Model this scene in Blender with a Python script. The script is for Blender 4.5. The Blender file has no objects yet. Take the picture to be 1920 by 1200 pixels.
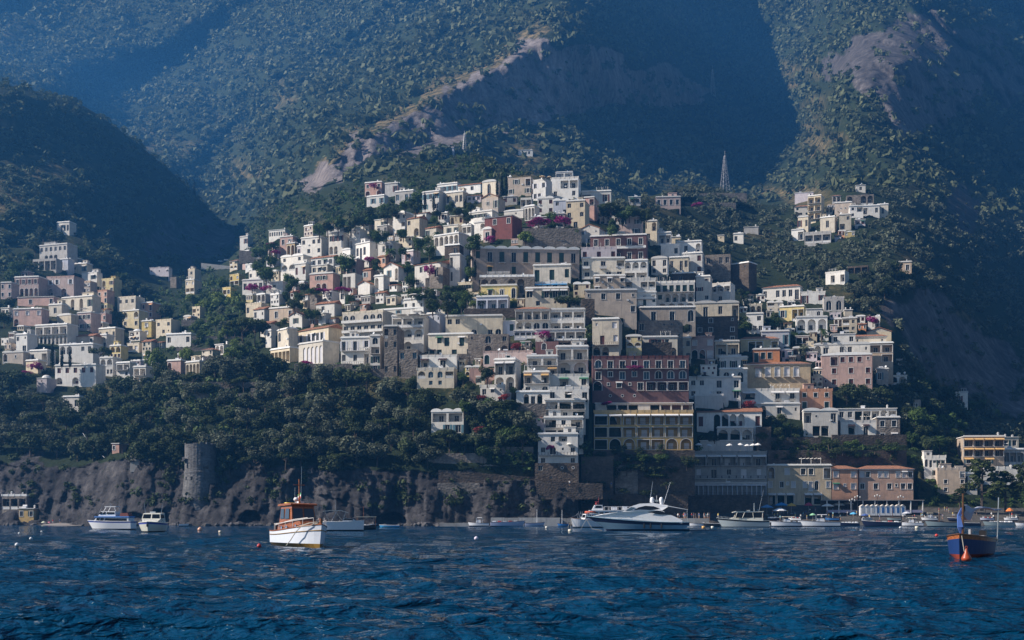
import bpy, bmesh, math, random
import numpy as np
from mathutils import Vector, Matrix

S = bpy.context.scene
COL = S.collection
R = math.radians
rng = random.Random(7)
nr = np.random.RandomState(11)

# ------------------------------------------------------------------ camera
F = 2400.0          # focal length in photo pixels (1920 wide)
CX, HZ, CH = 960.0, 974.0, 1.9   # principal column, horizon row, eye height in m
cam_d = bpy.data.cameras.new('camera')
cam = bpy.data.objects.new('camera', cam_d); COL.objects.link(cam)
cam_d.sensor_width = 36.0
cam_d.lens = 36.0 * F / 1920.0
cam_d.shift_y = (HZ - 600.0) / 1920.0
cam_d.clip_start = 0.5; cam_d.clip_end = 12000
cam.location = (0, 0, CH); cam.rotation_euler = (R(90), 0, 0)
S.camera = cam

# ------------------------------------------------------------------ light
SUN_AZ = (-1.0, -0.16)          # horizontal direction towards the sun
SUN_EL = R(35)
_h = Vector((SUN_AZ[0], SUN_AZ[1], 0)).normalized()
SUN = Vector((_h.x * math.cos(SUN_EL), _h.y * math.cos(SUN_EL), math.sin(SUN_EL)))
w = bpy.data.worlds.new('World'); S.world = w; w.use_nodes = True
nt = w.node_tree; bg = nt.nodes['Background']
sky = nt.nodes.new('ShaderNodeTexSky'); sky.sky_type = 'NISHITA'; sky.sun_disc = False
sky.sun_elevation = SUN_EL; sky.sun_rotation = math.atan2(SUN.x, SUN.y)
sky.ozone_density = 3.0; sky.dust_density = 0.3; sky.air_density = 1.0
nt.links.new(sky.outputs[0], bg.inputs[0]); bg.inputs[1].default_value = 0.052
sd = bpy.data.lights.new('sun', 'SUN'); sd.energy = 5.0; sd.angle = R(0.5); sd.color = (1.0, 0.92, 0.82)
so = bpy.data.objects.new('sun', sd); COL.objects.link(so)
so.rotation_euler = (-SUN).to_track_quat('-Z', 'Y').to_euler(); so.location = (-300, -50, 400)
S.view_settings.view_transform = 'Standard'; S.view_settings.look = 'None'
S.view_settings.gamma = 1.0; S.view_settings.exposure = 0.78
cy = S.cycles
cy.use_denoising = True
cy.max_bounces = 5; cy.diffuse_bounces = 2; cy.glossy_bounces = 2; cy.transmission_bounces = 2
cy.volume_bounces = 0; cy.transparent_max_bounces = 4
cy.sample_clamp_direct = 5.0; cy.sample_clamp_indirect = 3.0
cy.caustics_reflective = False; cy.caustics_refractive = False

def ray(px, py, Y):
    """the point at distance Y in the direction of photo pixel (px, py)"""
    return Vector(((px - CX) * Y / F, Y, CH + (HZ - py) * Y / F))

# ------------------------------------------------------------------ tagging
def tag(o, label=None, cat=None, group=None, kind=None):
    if label: o['label'] = label
    if cat: o['category'] = cat
    if group: o['group'] = group
    if kind: o['kind'] = kind
    return o

def empty(name, loc, rz=0.0, label=None, cat=None, group=None):
    o = bpy.data.objects.new(name, None); COL.objects.link(o)
    o.location = loc; o.rotation_euler = (0, 0, rz); o.empty_display_size = 0.5
    return tag(o, label, cat, group)

def link(name, me, parent=None, loc=None, rz=0.0, scale=None):
    o = bpy.data.objects.new(name, me); COL.objects.link(o)
    if parent: o.parent = parent
    if loc is not None: o.location = loc
    if rz: o.rotation_euler = (0, 0, rz)
    if scale is not None: o.scale = scale
    return o

def copy_tree(o, parent=None):
    c = o.copy(); COL.objects.link(c)
    if parent: c.parent = parent
    for ch in o.children: copy_tree(ch, c)
    return c

# ------------------------------------------------------------------ mesh building
class MB:
    def __init__(s): s.v = []; s.f = []; s.m = []
    def face(s, pts, mi=0):
        b = len(s.v); s.v.extend([tuple(p) for p in pts]); s.f.append(tuple(range(b, b + len(pts)))); s.m.append(mi)
    def box(s, c, d, mi=0, rz=0.0, ry=0.0, taper=1.0):
        x, y, z = c; a, b_, h = d[0] / 2, d[1] / 2, d[2] / 2
        P = []
        for zz, t in ((-h, 1.0), (h, taper)):
            for xx, yy in ((-a, -b_), (a, -b_), (a, b_), (-a, b_)):
                P.append(Vector((xx * t, yy * t, zz)))
        if ry: P = [Matrix.Rotation(ry, 3, 'Y') @ p for p in P]
        if rz: P = [Matrix.Rotation(rz, 3, 'Z') @ p for p in P]
        b = len(s.v); s.v.extend([(p.x + x, p.y + y, p.z + z) for p in P])
        for q in ((0, 3, 2, 1), (4, 5, 6, 7), (0, 1, 5, 4), (1, 2, 6, 5), (2, 3, 7, 6), (3, 0, 4, 7)):
            s.f.append(tuple(b + i for i in q)); s.m.append(mi)
    def tube(s, pts, r, mi=0, n=5, caps=True):
        pts = [Vector(p) for p in pts]; rings = []
        rr = r if isinstance(r, (list, tuple)) else [r] * len(pts)
        for i, p in enumerate(pts):
            t = (pts[min(i + 1, len(pts) - 1)] - pts[max(i - 1, 0)])
            if t.length < 1e-6: t = Vector((0, 0, 1))
            t.normalize()
            u = t.cross(Vector((0, 0, 1)) if abs(t.z) < 0.9 else Vector((1, 0, 0))).normalized(); w_ = t.cross(u)
            b = len(s.v)
            for k in range(n):
                a = 2 * math.pi * k / n
                s.v.append(tuple(p + (u * math.cos(a) + w_ * math.sin(a)) * rr[i]))
            rings.append(b)
        for i in range(len(rings) - 1):
            for k in range(n):
                a, b = rings[i], rings[i + 1]
                s.f.append((a + k, a + (k + 1) % n, b + (k + 1) % n, b + k)); s.m.append(mi)
        if caps:
            s.f.append(tuple(rings[0] + k for k in range(n))[::-1]); s.m.append(mi)
            s.f.append(tuple(rings[-1] + k for k in range(n))); s.m.append(mi)
    def lathe(s, prof, c=(0, 0, 0), n=10, mi=0, a0=0.0, a1=2 * math.pi, jit=0.0):
        full = abs(a1 - a0 - 2 * math.pi) < 1e-6; k_ = n if full else n + 1; rings = []
        for r, z in prof:
            b = len(s.v)
            for k in range(k_):
                a = a0 + (a1 - a0) * k / n
                q = r * (1 + (rng.uniform(-jit, jit) if jit else 0))
                s.v.append((c[0] + q * math.cos(a), c[1] + q * math.sin(a), c[2] + z))
            rings.append(b)
        for i in range(len(rings) - 1):
            for k in range(n):
                a, b = rings[i], rings[i + 1]; k2 = (k + 1) % k_
                s.f.append((a + k, a + k2, b + k2, b + k)); s.m.append(mi)
    def prism(s, poly, y0, y1, mi=0, top=None):
        """polygon in x-z extruded from y0 to y1; top = list of per-vertex inset factors of y"""
        n = len(poly); b = len(s.v); t = top or [1.0] * n
        for yy in (y0, y1):
            for i, (x, z) in enumerate(poly): s.v.append((x, yy * t[i], z))
        s.f.append(tuple(b + i for i in range(n))); s.m.append(mi)
        s.f.append(tuple(b + n + i for i in range(n))[::-1]); s.m.append(mi)
        for i in range(n):
            j = (i + 1) % n
            s.f.append((b + i, b + n + i, b + n + j, b + j)); s.m.append(mi)
    def mesh(s, name, mats, smooth=False):
        me = bpy.data.meshes.new(name); me.from_pydata(s.v, [], s.f)
        for m in (mats if isinstance(mats, (list, tuple)) else [mats]): me.materials.append(m)
        if s.m: me.polygons.foreach_set('material_index', s.m)
        if smooth: me.polygons.foreach_set('use_smooth', [True] * len(me.polygons))
        me.update(); return me
    def build(s, name, mats, parent=None, loc=None, rz=0.0, smooth=False):
        return link(name, s.mesh(name, mats, smooth), parent, loc, rz)

def np_mesh(name, V, Q, mats, attrs=None, smooth=False):
    V = np.ascontiguousarray(V, dtype=np.float32).reshape(-1, 3); Q = np.ascontiguousarray(Q, dtype=np.int32)
    k = Q.shape[1]; me = bpy.data.meshes.new(name)
    me.vertices.add(len(V)); me.vertices.foreach_set('co', V.ravel())
    me.loops.add(Q.size); me.loops.foreach_set('vertex_index', Q.ravel())
    me.polygons.add(len(Q)); me.polygons.foreach_set('loop_start', np.arange(0, Q.size, k, dtype=np.int32))
    me.polygons.foreach_set('loop_total', np.full(len(Q), k, dtype=np.int32))
    for m in (mats if isinstance(mats, (list, tuple)) else [mats]): me.materials.append(m)
    if smooth: me.polygons.foreach_set('use_smooth', np.ones(len(Q), dtype=bool))
    for n_, a in (attrs or {}).items():
        at = me.attributes.new(n_, 'FLOAT', 'POINT'); at.data.foreach_set('value', np.ascontiguousarray(a, dtype=np.float32).ravel())
    me.update(calc_edges=True); me.validate(); return me

# ------------------------------------------------------------------ noise
def _hash(i, j, k, seed):
    h = (i * 374761393 + j * 668265263 + k * 2147483647 + seed * 1274126177) & 0xffffffff
    h = ((h ^ (h >> 13)) * 1274126177) & 0xffffffff
    h = ((h ^ (h >> 16)) * 2246822519) & 0xffffffff
    return ((h ^ (h >> 15)) & 0xffff) / 65535.0
def vnoise(x, y, z=0.0, seed=0):
    x, y, z = np.broadcast_arrays(np.asarray(x, float), np.asarray(y, float), np.asarray(z, float))
    xi, yi, zi = np.floor(x).astype(np.int64), np.floor(y).astype(np.int64), np.floor(z).astype(np.int64)
    fx, fy, fz = x - xi, y - yi, z - zi
    fx, fy, fz = [t * t * (3 - 2 * t) for t in (fx, fy, fz)]
    r = 0
    for a in (0, 1):
        for b in (0, 1):
            for c in (0, 1):
                wgt = (fx if a else 1 - fx) * (fy if b else 1 - fy) * (fz if c else 1 - fz)
                r = r + wgt * _hash(xi + a, yi + b, zi + c, seed)
    return r * 2 - 1
def fbm(x, y, z=0.0, o=4, seed=0, g=0.5):
    r, a, t = 0, 1.0, 0
    for k in range(o):
        r = r + a * vnoise(x * 2**k, y * 2**k, z * 2**k, seed + k * 17); t += a; a *= g
    return r / t
def ridged(x, y, z=0.0, o=4, seed=0):
    r, a, t = 0, 1.0, 0
    for k in range(o):
        r = r + a * (1 - 2 * np.abs(vnoise(x * 2**k, y * 2**k, z * 2**k, seed + k * 17))); t += a; a *= 0.5
    return r / t
def inpoly(px, py, poly):
    ins = np.zeros(np.shape(px), bool); n = len(poly)
    for i in range(n):
        x1, y1 = poly[i]; x2, y2 = poly[(i + 1) % n]
        if y1 == y2: continue
        c = ((y1 > py) != (y2 > py)) & (px < (x2 - x1) * (py - y1) / (y2 - y1) + x1)
        ins ^= c
    return ins

# ------------------------------------------------------------------ materials
def nmat(name):
    m = bpy.data.materials.new(name); m.use_nodes = True
    nt = m.node_tree; return m, nt, nt.nodes['Principled BSDF'], nt.nodes, nt.links
_pm = {}
def plain(name, col, rough=0.6, metal=0.0, spec=0.5, var=0.06):
    if name in _pm: return _pm[name]
    m, nt, b, N, L = nmat(name)
    tc = N.new('ShaderNodeTexCoord'); ns = N.new('ShaderNodeTexNoise'); ns.inputs['Scale'].default_value = 3.0; ns.inputs['Detail'].default_value = 4
    mx = N.new('ShaderNodeMix'); mx.data_type = 'RGBA'
    mx.inputs[6].default_value = (*[c * (1 - var * 2) for c in col], 1); mx.inputs[7].default_value = (*[min(1, c * (1 + var)) for c in col], 1)
    L.new(tc.outputs['Object'], ns.inputs['Vector']); L.new(ns.outputs['Fac'], mx.inputs[0]); L.new(mx.outputs[2], b.inputs['Base Color'])
    b.inputs['Roughness'].default_value = rough; b.inputs['Metallic'].default_value = metal; b.inputs['Specular IOR Level'].default_value = spec
    _pm[name] = m; return m
def glass(name='dark_glass', col=(0.008, 0.010, 0.014), rough=0.2):
    if name in _pm: return _pm[name]
    m, nt, b, N, L = nmat(name); b.inputs['Base Color'].default_value = (*col, 1); b.inputs['Roughness'].default_value = rough
    b.inputs['IOR'].default_value = 1.45; b.inputs['Specular IOR Level'].default_value = 0.3; _pm[name] = m; return m
_wm = {}
def stucco(key, col, dirt=0.35):
    if key in _wm: return _wm[key]
    m, nt, b, N, L = nmat('stucco_' + key)
    tc = N.new('ShaderNodeTexCoord'); oi = N.new('ShaderNodeObjectInfo')
    add = N.new('ShaderNodeVectorMath'); add.operation = 'ADD'
    mul = N.new('ShaderNodeVectorMath'); mul.operation = 'SCALE'; mul.inputs['Scale'].default_value = 60
    cmb = N.new('ShaderNodeCombineXYZ')
    for i in range(3): L.new(oi.outputs['Random'], cmb.inputs[i])
    L.new(cmb.outputs[0], mul.inputs[0]); L.new(tc.outputs['Object'], add.inputs[0]); L.new(mul.outputs[0], add.inputs[1])
    n1 = N.new('ShaderNodeTexNoise'); n1.inputs['Scale'].default_value = 0.45; n1.inputs['Detail'].default_value = 6; n1.inputs['Roughness'].default_value = 0.65
    mp = N.new('ShaderNodeMapping'); mp.inputs['Scale'].default_value = (1.6, 1.6, 0.16)
    n2 = N.new('ShaderNodeTexNoise'); n2.inputs['Scale'].default_value = 1.0; n2.inputs['Detail'].default_value = 5
    L.new(add.outputs[0], n1.inputs['Vector']); L.new(add.outputs[0], mp.inputs[0]); L.new(mp.outputs[0], n2.inputs['Vector'])
    r1 = N.new('ShaderNodeMapRange'); r1.inputs[1].default_value = 0.45; r1.inputs[2].default_value = 0.70; r1.inputs[3].default_value = 0; r1.inputs[4].default_value = dirt
    r2 = N.new('ShaderNodeMapRange'); r2.inputs[1].default_value = 0.5; r2.inputs[2].default_value = 0.75; r2.inputs[3].default_value = 0; r2.inputs[4].default_value = dirt * 1.1
    L.new(n1.outputs['Fac'], r1.inputs[0]); L.new(n2.outputs['Fac'], r2.inputs[0])
    mx = N.new('ShaderNodeMath'); mx.operation = 'MAXIMUM'; L.new(r1.outputs[0], mx.inputs[0]); L.new(r2.outputs[0], mx.inputs[1])
    mc = N.new('ShaderNodeMix'); mc.data_type = 'RGBA'; mc.inputs[6].default_value = (*col, 1)
    g = sum(col) / 3; mc.inputs[7].default_value = (*[(c * 0.5 + g * 0.5) * 0.42 for c in col], 1)
    L.new(mx.outputs[0], mc.inputs[0])
    hv = N.new('ShaderNodeHueSaturation'); rv = N.new('ShaderNodeMapRange'); rv.inputs[3].default_value = 0.70; rv.inputs[4].default_value = 1.06
    L.new(oi.outputs['Random'], rv.inputs[0]); sv = N.new('ShaderNodeMath'); sv.operation = 'MULTIPLY'; sv.inputs[1].default_value = 7.31; sf = N.new('ShaderNodeMath'); sf.operation = 'FRACT'; L.new(oi.outputs['Random'], sv.inputs[0]); L.new(sv.outputs[0], sf.inputs[0]); sr = N.new('ShaderNodeMapRange'); sr.inputs[3].default_value = 0.6; sr.inputs[4].default_value = 1.12; L.new(sf.outputs[0], sr.inputs[0]); L.new(sr.outputs[0], hv.inputs['Saturation']); L.new(rv.outputs[0], hv.inputs['Value']); L.new(mc.outputs[2], hv.inputs['Color'])
    L.new(hv.outputs[0], b.inputs['Base Color']); b.inputs['Roughness'].default_value = 0.9; b.inputs['Specular IOR Level'].default_value = 0.2
    bp = N.new('ShaderNodeBump'); bp.inputs['Strength'].default_value = 0.35; bp.inputs['Distance'].default_value = 0.06
    L.new(n1.outputs['Fac'], bp.inputs['Height']); L.new(bp.outputs[0], b.inputs['Normal'])
    _wm[key] = m; return m
def masonry(key, col, scale=1.6):
    if key in _wm: return _wm[key]
    m, nt, b, N, L = nmat('masonry_' + key)
    tc = N.new('ShaderNodeTexCoord'); vo = N.new('ShaderNodeTexVoronoi'); vo.inputs['Scale'].default_value = scale
    n1 = N.new('ShaderNodeTexNoise'); n1.inputs['Scale'].default_value = 0.3; n1.inputs['Detail'].default_value = 8; n1.inputs['Roughness'].default_value = 0.7
    mp = N.new('ShaderNodeMapping'); mp.inputs['Scale'].default_value = (1, 1, 1.8)
    L.new(tc.outputs['Object'], mp.inputs[0]); L.new(mp.outputs[0], vo.inputs['Vector']); L.new(tc.outputs['Object'], n1.inputs['Vector'])
    cr = N.new('ShaderNodeValToRGB'); e = cr.color_ramp.elements
    e[0].position = 0.3; e[0].color = (*[c * 0.45 for c in col], 1); e[1].position = 0.75; e[1].color = (*[min(1, c * 1.35) for c in col], 1)
    L.new(n1.outputs['Fac'], cr.inputs[0])
    hs = N.new('ShaderNodeMix'); hs.data_type = 'RGBA'; hs.blend_type = 'MULTIPLY'; hs.inputs[0].default_value = 0.5
    L.new(cr.outputs[0], hs.inputs[6]); bw = N.new('ShaderNodeSeparateColor'); L.new(vo.outputs['Color'], bw.inputs[0])
    mr = N.new('ShaderNodeMapRange'); mr.inputs[3].default_value = 0.5; mr.inputs[4].default_value = 1.3; L.new(bw.outputs[0], mr.inputs[0]); L.new(mr.outputs[0], hs.inputs[7])
    L.new(hs.outputs[2], b.inputs['Base Color']); b.inputs['Roughness'].default_value = 0.95; b.inputs['Specular IOR Level'].default_value = 0.15
    bp = N.new('ShaderNodeBump'); bp.inputs['Strength'].default_value = 0.7; bp.inputs['Distance'].default_value = 0.15; L.new(vo.outputs['Distance'], bp.inputs['Height']); L.new(bp.outputs[0], b.inputs['Normal'])
    _wm[key] = m; return m
def rooftile():
    if 'tile' in _wm: return _wm['tile']
    m, nt, b, N, L = nmat('terracotta_tiles')
    tc = N.new('ShaderNodeTexCoord'); n1 = N.new('ShaderNodeTexNoise'); n1.inputs['Scale'].default_value = 1.3; n1.inputs['Detail'].default_value = 7; n1.inputs['Roughness'].default_value = .75
    wv = N.new('ShaderNodeTexWave'); wv.inputs['Scale'].default_value = 2.2; wv.inputs['Distortion'].default_value = 0.6
    L.new(tc.outputs['Object'], n1.inputs['Vector']); L.new(tc.outputs['Object'], wv.inputs['Vector'])
    cr = N.new('ShaderNodeValToRGB'); e = cr.color_ramp.elements
    e[0].position = 0.3; e[0].color = (0.17, 0.075, 0.045, 1); e[1].position = 0.7; e[1].color = (0.5, 0.22, 0.12, 1)
    L.new(n1.outputs['Fac'], cr.inputs[0]); L.new(cr.outputs[0], b.inputs['Base Color']); b.inputs['Roughness'].default_value = 0.85
    bp = N.new('ShaderNodeBump'); bp.inputs['Strength'].default_value = 0.8; bp.inputs['Distance'].default_value = 0.12; L.new(wv.outputs['Fac'], bp.inputs['Height']); L.new(bp.outputs[0], b.inputs['Normal'])
    _wm['tile'] = m; return m
def foliage(key, c0, c1, c2=None, tint=True, trans=0.25):
    if key in _wm: return _wm[key]
    m, nt, b, N, L = nmat('foliage_' + key)
    oi = N.new('ShaderNodeObjectInfo'); cr = N.new('ShaderNodeValToRGB'); e = cr.color_ramp.elements
    e[0].color = (*c0, 1); e[1].color = (*c1, 1)
    if c2: x = e.new(0.93); x.color = (*c1, 1); e[-1].color = (*c2, 1)
    at = N.new('ShaderNodeAttribute'); at.attribute_name = 'tint'
    ad = N.new('ShaderNodeMath'); ad.operation = 'ADD'; L.new(at.outputs['Fac'], ad.inputs[0])
    mr = N.new('ShaderNodeMapRange'); mr.inputs[3].default_value = -0.25; mr.inputs[4].default_value = 0.25; L.new(oi.outputs['Random'], mr.inputs[0]); L.new(mr.outputs[0], ad.inputs[1])
    L.new(ad.outputs[0], cr.inputs[0]); L.new(cr.outputs[0], b.inputs['Base Color'])
    b.inputs['Roughness'].default_value = 0.75; b.inputs['Specular IOR Level'].default_value = 0.25
    if trans:
        tr = N.new('ShaderNodeBsdfTranslucent'); L.new(cr.outputs[0], tr.inputs[0]); ms = N.new('ShaderNodeMixShader'); ms.inputs[0].default_value = trans
        L.new(b.outputs[0], ms.inputs[1]); L.new(tr.outputs[0], ms.inputs[2]); L.new(ms.outputs[0], N['Material Output'].inputs[0])
    _wm[key] = m; return m
# ------------------------------------------------------------------ the land: a control net of (photo row, distance in m), front to back
NET = {
 -700: [(988,440),(880,455),(740,530),(600,620),(470,720),(230,850),(260,1050),(180,1400),(100,1600),(40,1800),(-40,2000),(-190,2300)],
    0: [(988,430),(870,447),(735,520),(590,600),(420,740),(155,900),(200,1150),(140,1600),(80,1800),(20,1950),(-50,2150),(-190,2400)],
  150: [(990,425),(878,441),(740,520),(600,600),(430,780),(190,980),(260,1250),(200,1800),(110,2000),(40,2150),(-50,2300),(-190,2500)],
  260: [(988,405),(850,420),(740,500),(620,640),(460,860),(270,1080),(330,1300),(240,1750),(130,2000),(50,2150),(-50,2350),(-190,2500)],
  370: [(985,400),(850,415),(700,480),(570,680),(490,960),(365,1180),(400,1300),(300,1500),(180,1800),(80,2050),(-40,2300),(-190,2500)],
  430: [(985,398),(862,412),(700,475),(540,660),(490,960),(440,1220),(450,1280),(350,1420),(200,1680),(90,1900),(-40,2200),(-190,2450)],
  500: [(985,397),(875,407),(700,468),(560,580),(460,740),(400,920),(385,1000),(330,1150),(200,1500),(90,1800),(-40,2100),(-190,2400)],
 600: [(985,396),(880,405),(710,450),(570,535),(450,660),(362,790),(352,850),(345,890),(290,930),(110,1620),(-40,2000),(-190,2300)],
 750: [(985,395),(880,402),(725,432),(560,505),(430,610),(340,720),(312,850),(285,965),(214,1005),(100,1380),(-40,1750),(-190,2100)],
  870: [(985,395),(885,400),(730,420),(560,488),(420,585),(280,760),(300,900),(245,1050),(155,1080),(70,1300),(-40,1600),(-190,2000)],
  950: [(985,394),(890,398),(730,414),(560,478),(420,565),(322,680),(360,860),(235,1070),(120,1100),(40,1250),(-60,1450),(-190,1800)],
 1050: [(985,394),(895,398),(740,410),(560,470),(420,550),(337,640),(380,850),(225,1130),(60,1170),(0,1300),(-90,1500),(-190,1750)],
 1150: [(985,395),(905,401),(750,412),(560,474),(440,560),(388,640),(412,880),(208,1340),(100,1390),(0,1500),(-90,1650),(-190,1850)],
 1300: [(985,398),(955,436),(760,462),(580,510),(460,620),(345,800),(365,1080),(200,1720),(150,1760),(10,1900),(-90,2050),(-190,2200)],
 1400: [(985,399),(956,438),(770,466),(600,515),(480,660),(375,840),(390,1150),(215,1900),(120,1980),(30,2080),(-90,2200),(-190,2300)],
 1500: [(985,400),(957,440),(780,468),(620,515),(500,640),(400,800),(375,1020),(235,1560),(150,1600),(40,1680),(-90,1800),(-190,1900)],
 1560: [(985,401),(957,440),(786,468),(638,510),(512,612),(368,790),(352,880),(275,1040),(150,1200),(40,1400),(-90,1560),(-190,1740)],
 1600: [(985,402),(957,440),(790,468),(650,505),(520,600),(347,780),(332,850),(240,940),(150,1030),(40,1250),(-90,1450),(-190,1650)],
 1700: [(985,403),(957,440),(830,462),(700,520),(505,610),(400,760),(320,860),(250,960),(110,1050),(30,1230),(-90,1400),(-190,1600)],
 1800: [(985,404),(957,440),(870,458),(740,600),(545,690),(430,840),(335,970),(240,1120),(95,1250),(0,1450),(-90,1580),(-190,1700)],
 1920: [(985,406),(957,440),(880,460),(780,610),(640,750),(460,960),(350,1100),(260,1300),(100,1500),(-20,1700),(-90,1800),(-190,1900)],
 2620: [(985,410),(957,445),(880,470),(790,640),(660,900),(480,1300),(360,1500),(260,1700),(100,1900),(-20,2100),(-90,2200),(-190,2300)],
}
DU = 3.6; UU = np.arange(-700, 2621, DU); NU = len(UU)
SEG = [2, 60, 44, 44, 44, 36, 5, 36, 42, 26, 14, 5]     # steps between successive rows (first: sea bed to water's edge)
ks = sorted(NET)
rows_py = [np.interp(UU, ks, [NET[k][r][0] for k in ks]) for r in range(12)]
rows_Y = [np.interp(UU, ks, [NET[k][r][1] for k in ks]) for r in range(12)]
def blur(a, s):
    n = int(s * 3); k = np.exp(-0.5 * (np.arange(-n, n + 1) / s)**2); k /= k.sum()
    return np.convolve(np.pad(a, n, mode='edge'), k, 'valid')
rows_py = [blur(a, 7.5) for a in rows_py]; rows_Y = [blur(a, 7.5) for a in rows_Y]
r0Y = rows_Y[0] - 4; r0py = HZ + (6 + CH) * F / r0Y
rows_py = [r0py] + rows_py; rows_Y = [r0Y] + rows_Y
PYs, Ys, Ts = [], [], []
for s, n in enumerate(SEG):
    for i in range(n + (1 if s == len(SEG) - 1 else 0)):
        t = i / n
        PYs.append(rows_py[s] * (1 - t) + rows_py[s + 1] * t); Ys.append(rows_Y[s] * (1 - t) + rows_Y[s + 1] * t); Ts.append(s + t)
PY = np.array(PYs).T; YY = np.array(Ys).T; TT = np.broadcast_to(np.array(Ts), PY.shape); NV = PY.shape[1]
UG = np.broadcast_to(UU[:, None], PY.shape)
# smooth the creases along each column, not the water's edge or cliff tops
def smooth_v(A, it):
    for _ in range(it):
        B = A.copy(); B[:, 4:-1] = 0.25 * A[:, 3:-2] + 0.5 * A[:, 4:-1] + 0.25 * A[:, 5:]; A = B
    return A
YY = smooth_v(YY, 6)
XX = (UG - CX) * YY / F; ZZ = CH + (HZ - PY) * YY / F
def far(a): return np.clip((YY - a) / 300.0, 0, 1)
mtn = np.clip((TT - 6.3) / 0.8, 0, 1)
left_hill = np.clip((500 - UG) / 120, 0, 1) * np.clip((TT - 3.6) / 1.2, 0, 1) * (1 - mtn)
# where bare rock shows
jx = UG + 46 * fbm(UG / 50, PY / 50, 0, 5, 5, .62); jy = PY + 46 * fbm(UG / 50, PY / 50, 3.3, 5, 6, .62)
sea_cliff = (TT > 0.7) & (TT < 2.0 + 0.06 * fbm(UG / 30, 0, 0, 2, 3)) & (UG < 1200) & (jy > 842)
central = [(560,350),(605,296),(700,255),(760,215),(870,150),(930,108),(1000,60),(1090,92),(1150,108),(1290,140),(1330,165),(1300,195),(1200,190),(1130,208),(1050,228),(940,240),(860,255),(790,280),(700,305),(640,322),(590,375)]
strata = [(1540,120),(1600,75),(1700,30),(1880,40),(1930,160),(1890,210),(1800,130),(1700,120),(1640,150),(1560,160)]
rightrock = [(1600,170),(1690,95),(1840,150),(1830,205),(1780,240),(1700,255),(1645,205)]
brown = [(1645,560),(1720,545),(1800,590),(1870,640),(1930,690),(1930,800),(1830,760),(1760,720),(1700,660)]
leftrock = [(250,440),(330,420),(410,395),(440,450),(400,480),(330,480),(260,480)]
leftrock2 = [(0,862),(60,850),(110,940),(60,985),(0,985)]
mast = [(1795,360),(1825,350),(1830,430),(1810,470),(1790,430)]
rock = sea_cliff.astype(float)
for p in (central, strata, rightrock, brown, leftrock, leftrock2, mast):
    rock = np.maximum(rock, inpoly(jx, jy, p).astype(float))
patch = fbm(UG / 45, PY / 25, 7.7, 4, 21)
rock = np.maximum(rock, np.clip((patch - 0.44) * 8, 0, 1) * np.clip((TT - 2.2), 0, 1) * 0.8)
pale = np.maximum(inpoly(jx, jy, central) * 1.0, np.maximum(inpoly(jx, jy, rightrock), np.maximum(inpoly(jx, jy, brown), inpoly(jx, jy, strata) * .4)) * .45) * np.clip(.75 + .5 * fbm(UG / 40, PY / 60, 1, 3, 9), 0, 1)
for _ in range(2):
    for A in (rock,):
        A[1:-1, 1:-1] = 0.4 * A[1:-1, 1:-1] + 0.15 * (A[:-2, 1:-1] + A[2:, 1:-1] + A[1:-1, :-2] + A[1:-1, 2:])
# dry grass along the spurs
dry = np.clip(fbm(UG / 90, PY / 40, 1.7, 4, 33) * 2.2 - 0.35, 0, 1)
ridge_line = [(590,300),(700,235),(760,195),(870,130),(930,85),(1000,35),(1040,40),(1000,75),(930,118),(870,160),(760,225),(690,265),(600,325)]
dry = np.clip(np.maximum(dry, inpoly(jx, jy, ridge_line) * 0.95), 0, 1)
# relief, pushed along the line of sight
land = np.clip((TT - 0.9) * 3, 0, 1)
beach = ((TT > 0.9) & (TT < 2.05) & (UG > 1180)).astype(float)
d = 2.2 * fbm(XX / 14, ZZ / 14, YY / 30, 4, 1)
d += mtn * (100 * ridged(XX / 200 + ZZ / 420, ZZ / 400, 0.3, 3, 41) + 34 * ridged(XX / 75 + ZZ / 200, ZZ / 190, 0.6, 3, 43) + 14 * fbm(XX / 50, ZZ / 70, YY / 90, 4, 42))
qd = UG * .52 + PY * .85 + 40 * fbm(UG / 160, PY / 160, 2.2, 3, 44); qr = UG * .62 - PY * .78 + 36 * fbm(UG / 150, PY / 150, 5.1, 3, 45)
spur = lambda q, w_, sd: 1 - 2 * np.abs(vnoise(q / w_, 0.37 + 0 * q, UG / 900, sd))
lw = np.clip((1000 - UG) / 150, 0, 1); rw = np.clip((UG - 1420) / 80, 0, 1)
cl_ = inpoly(UG, PY, [(540,380),(560,310),(690,215),(870,120),(1000,30),(1350,110),(1380,230),(1000,270),(700,330)]).astype(float)
for _ in range(8): cl_[3:-3] = (cl_[:-6] + cl_[3:-3] + cl_[6:]) / 3; cl_[:, 3:-3] = (cl_[:, :-6] + cl_[:, 3:-3] + cl_[:, 6:]) / 3
lw = lw * (1 - cl_)
d += mtn * (lw * (95 * spur(qd, 95, 31) + 40 * spur(qd, 42, 32)) + rw * (55 * spur(qr, 80, 33) + 26 * spur(qr, 36, 34)))
d += left_hill * (52 * ridged(XX / 130 - ZZ / 260, ZZ / 260, 0.8, 4, 47) + 10 * fbm(XX / 40, ZZ / 50, 0, 3, 48))
d += rock * (1 - sea_cliff) * (6 * fbm(XX / 11, ZZ / 60, 0, 4, 51) + 5 * fbm(XX / 30, ZZ / 22, 0, 3, 52)) * np.clip(YY / 900, 0.4, 1.2)
strm = inpoly(jx, jy, strata).astype(float)
d += strm * 12 * vnoise((ZZ + XX * 0.42) / 16, 0.5, 0, 8)
scl = sea_cliff.astype(float)
wx = XX + 2.0 * fbm(XX / 7, ZZ / 7, 0, 3, 71); wz = ZZ + 3.0 * fbm(XX / 8, ZZ / 8, 5, 3, 72)
def slabs(sx, sz, seed): return vnoise(np.floor(wx / sx) * 1.37 + .5, np.floor((wz + wx * .35) / sz) * 1.73 + .5, 0, seed)
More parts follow.
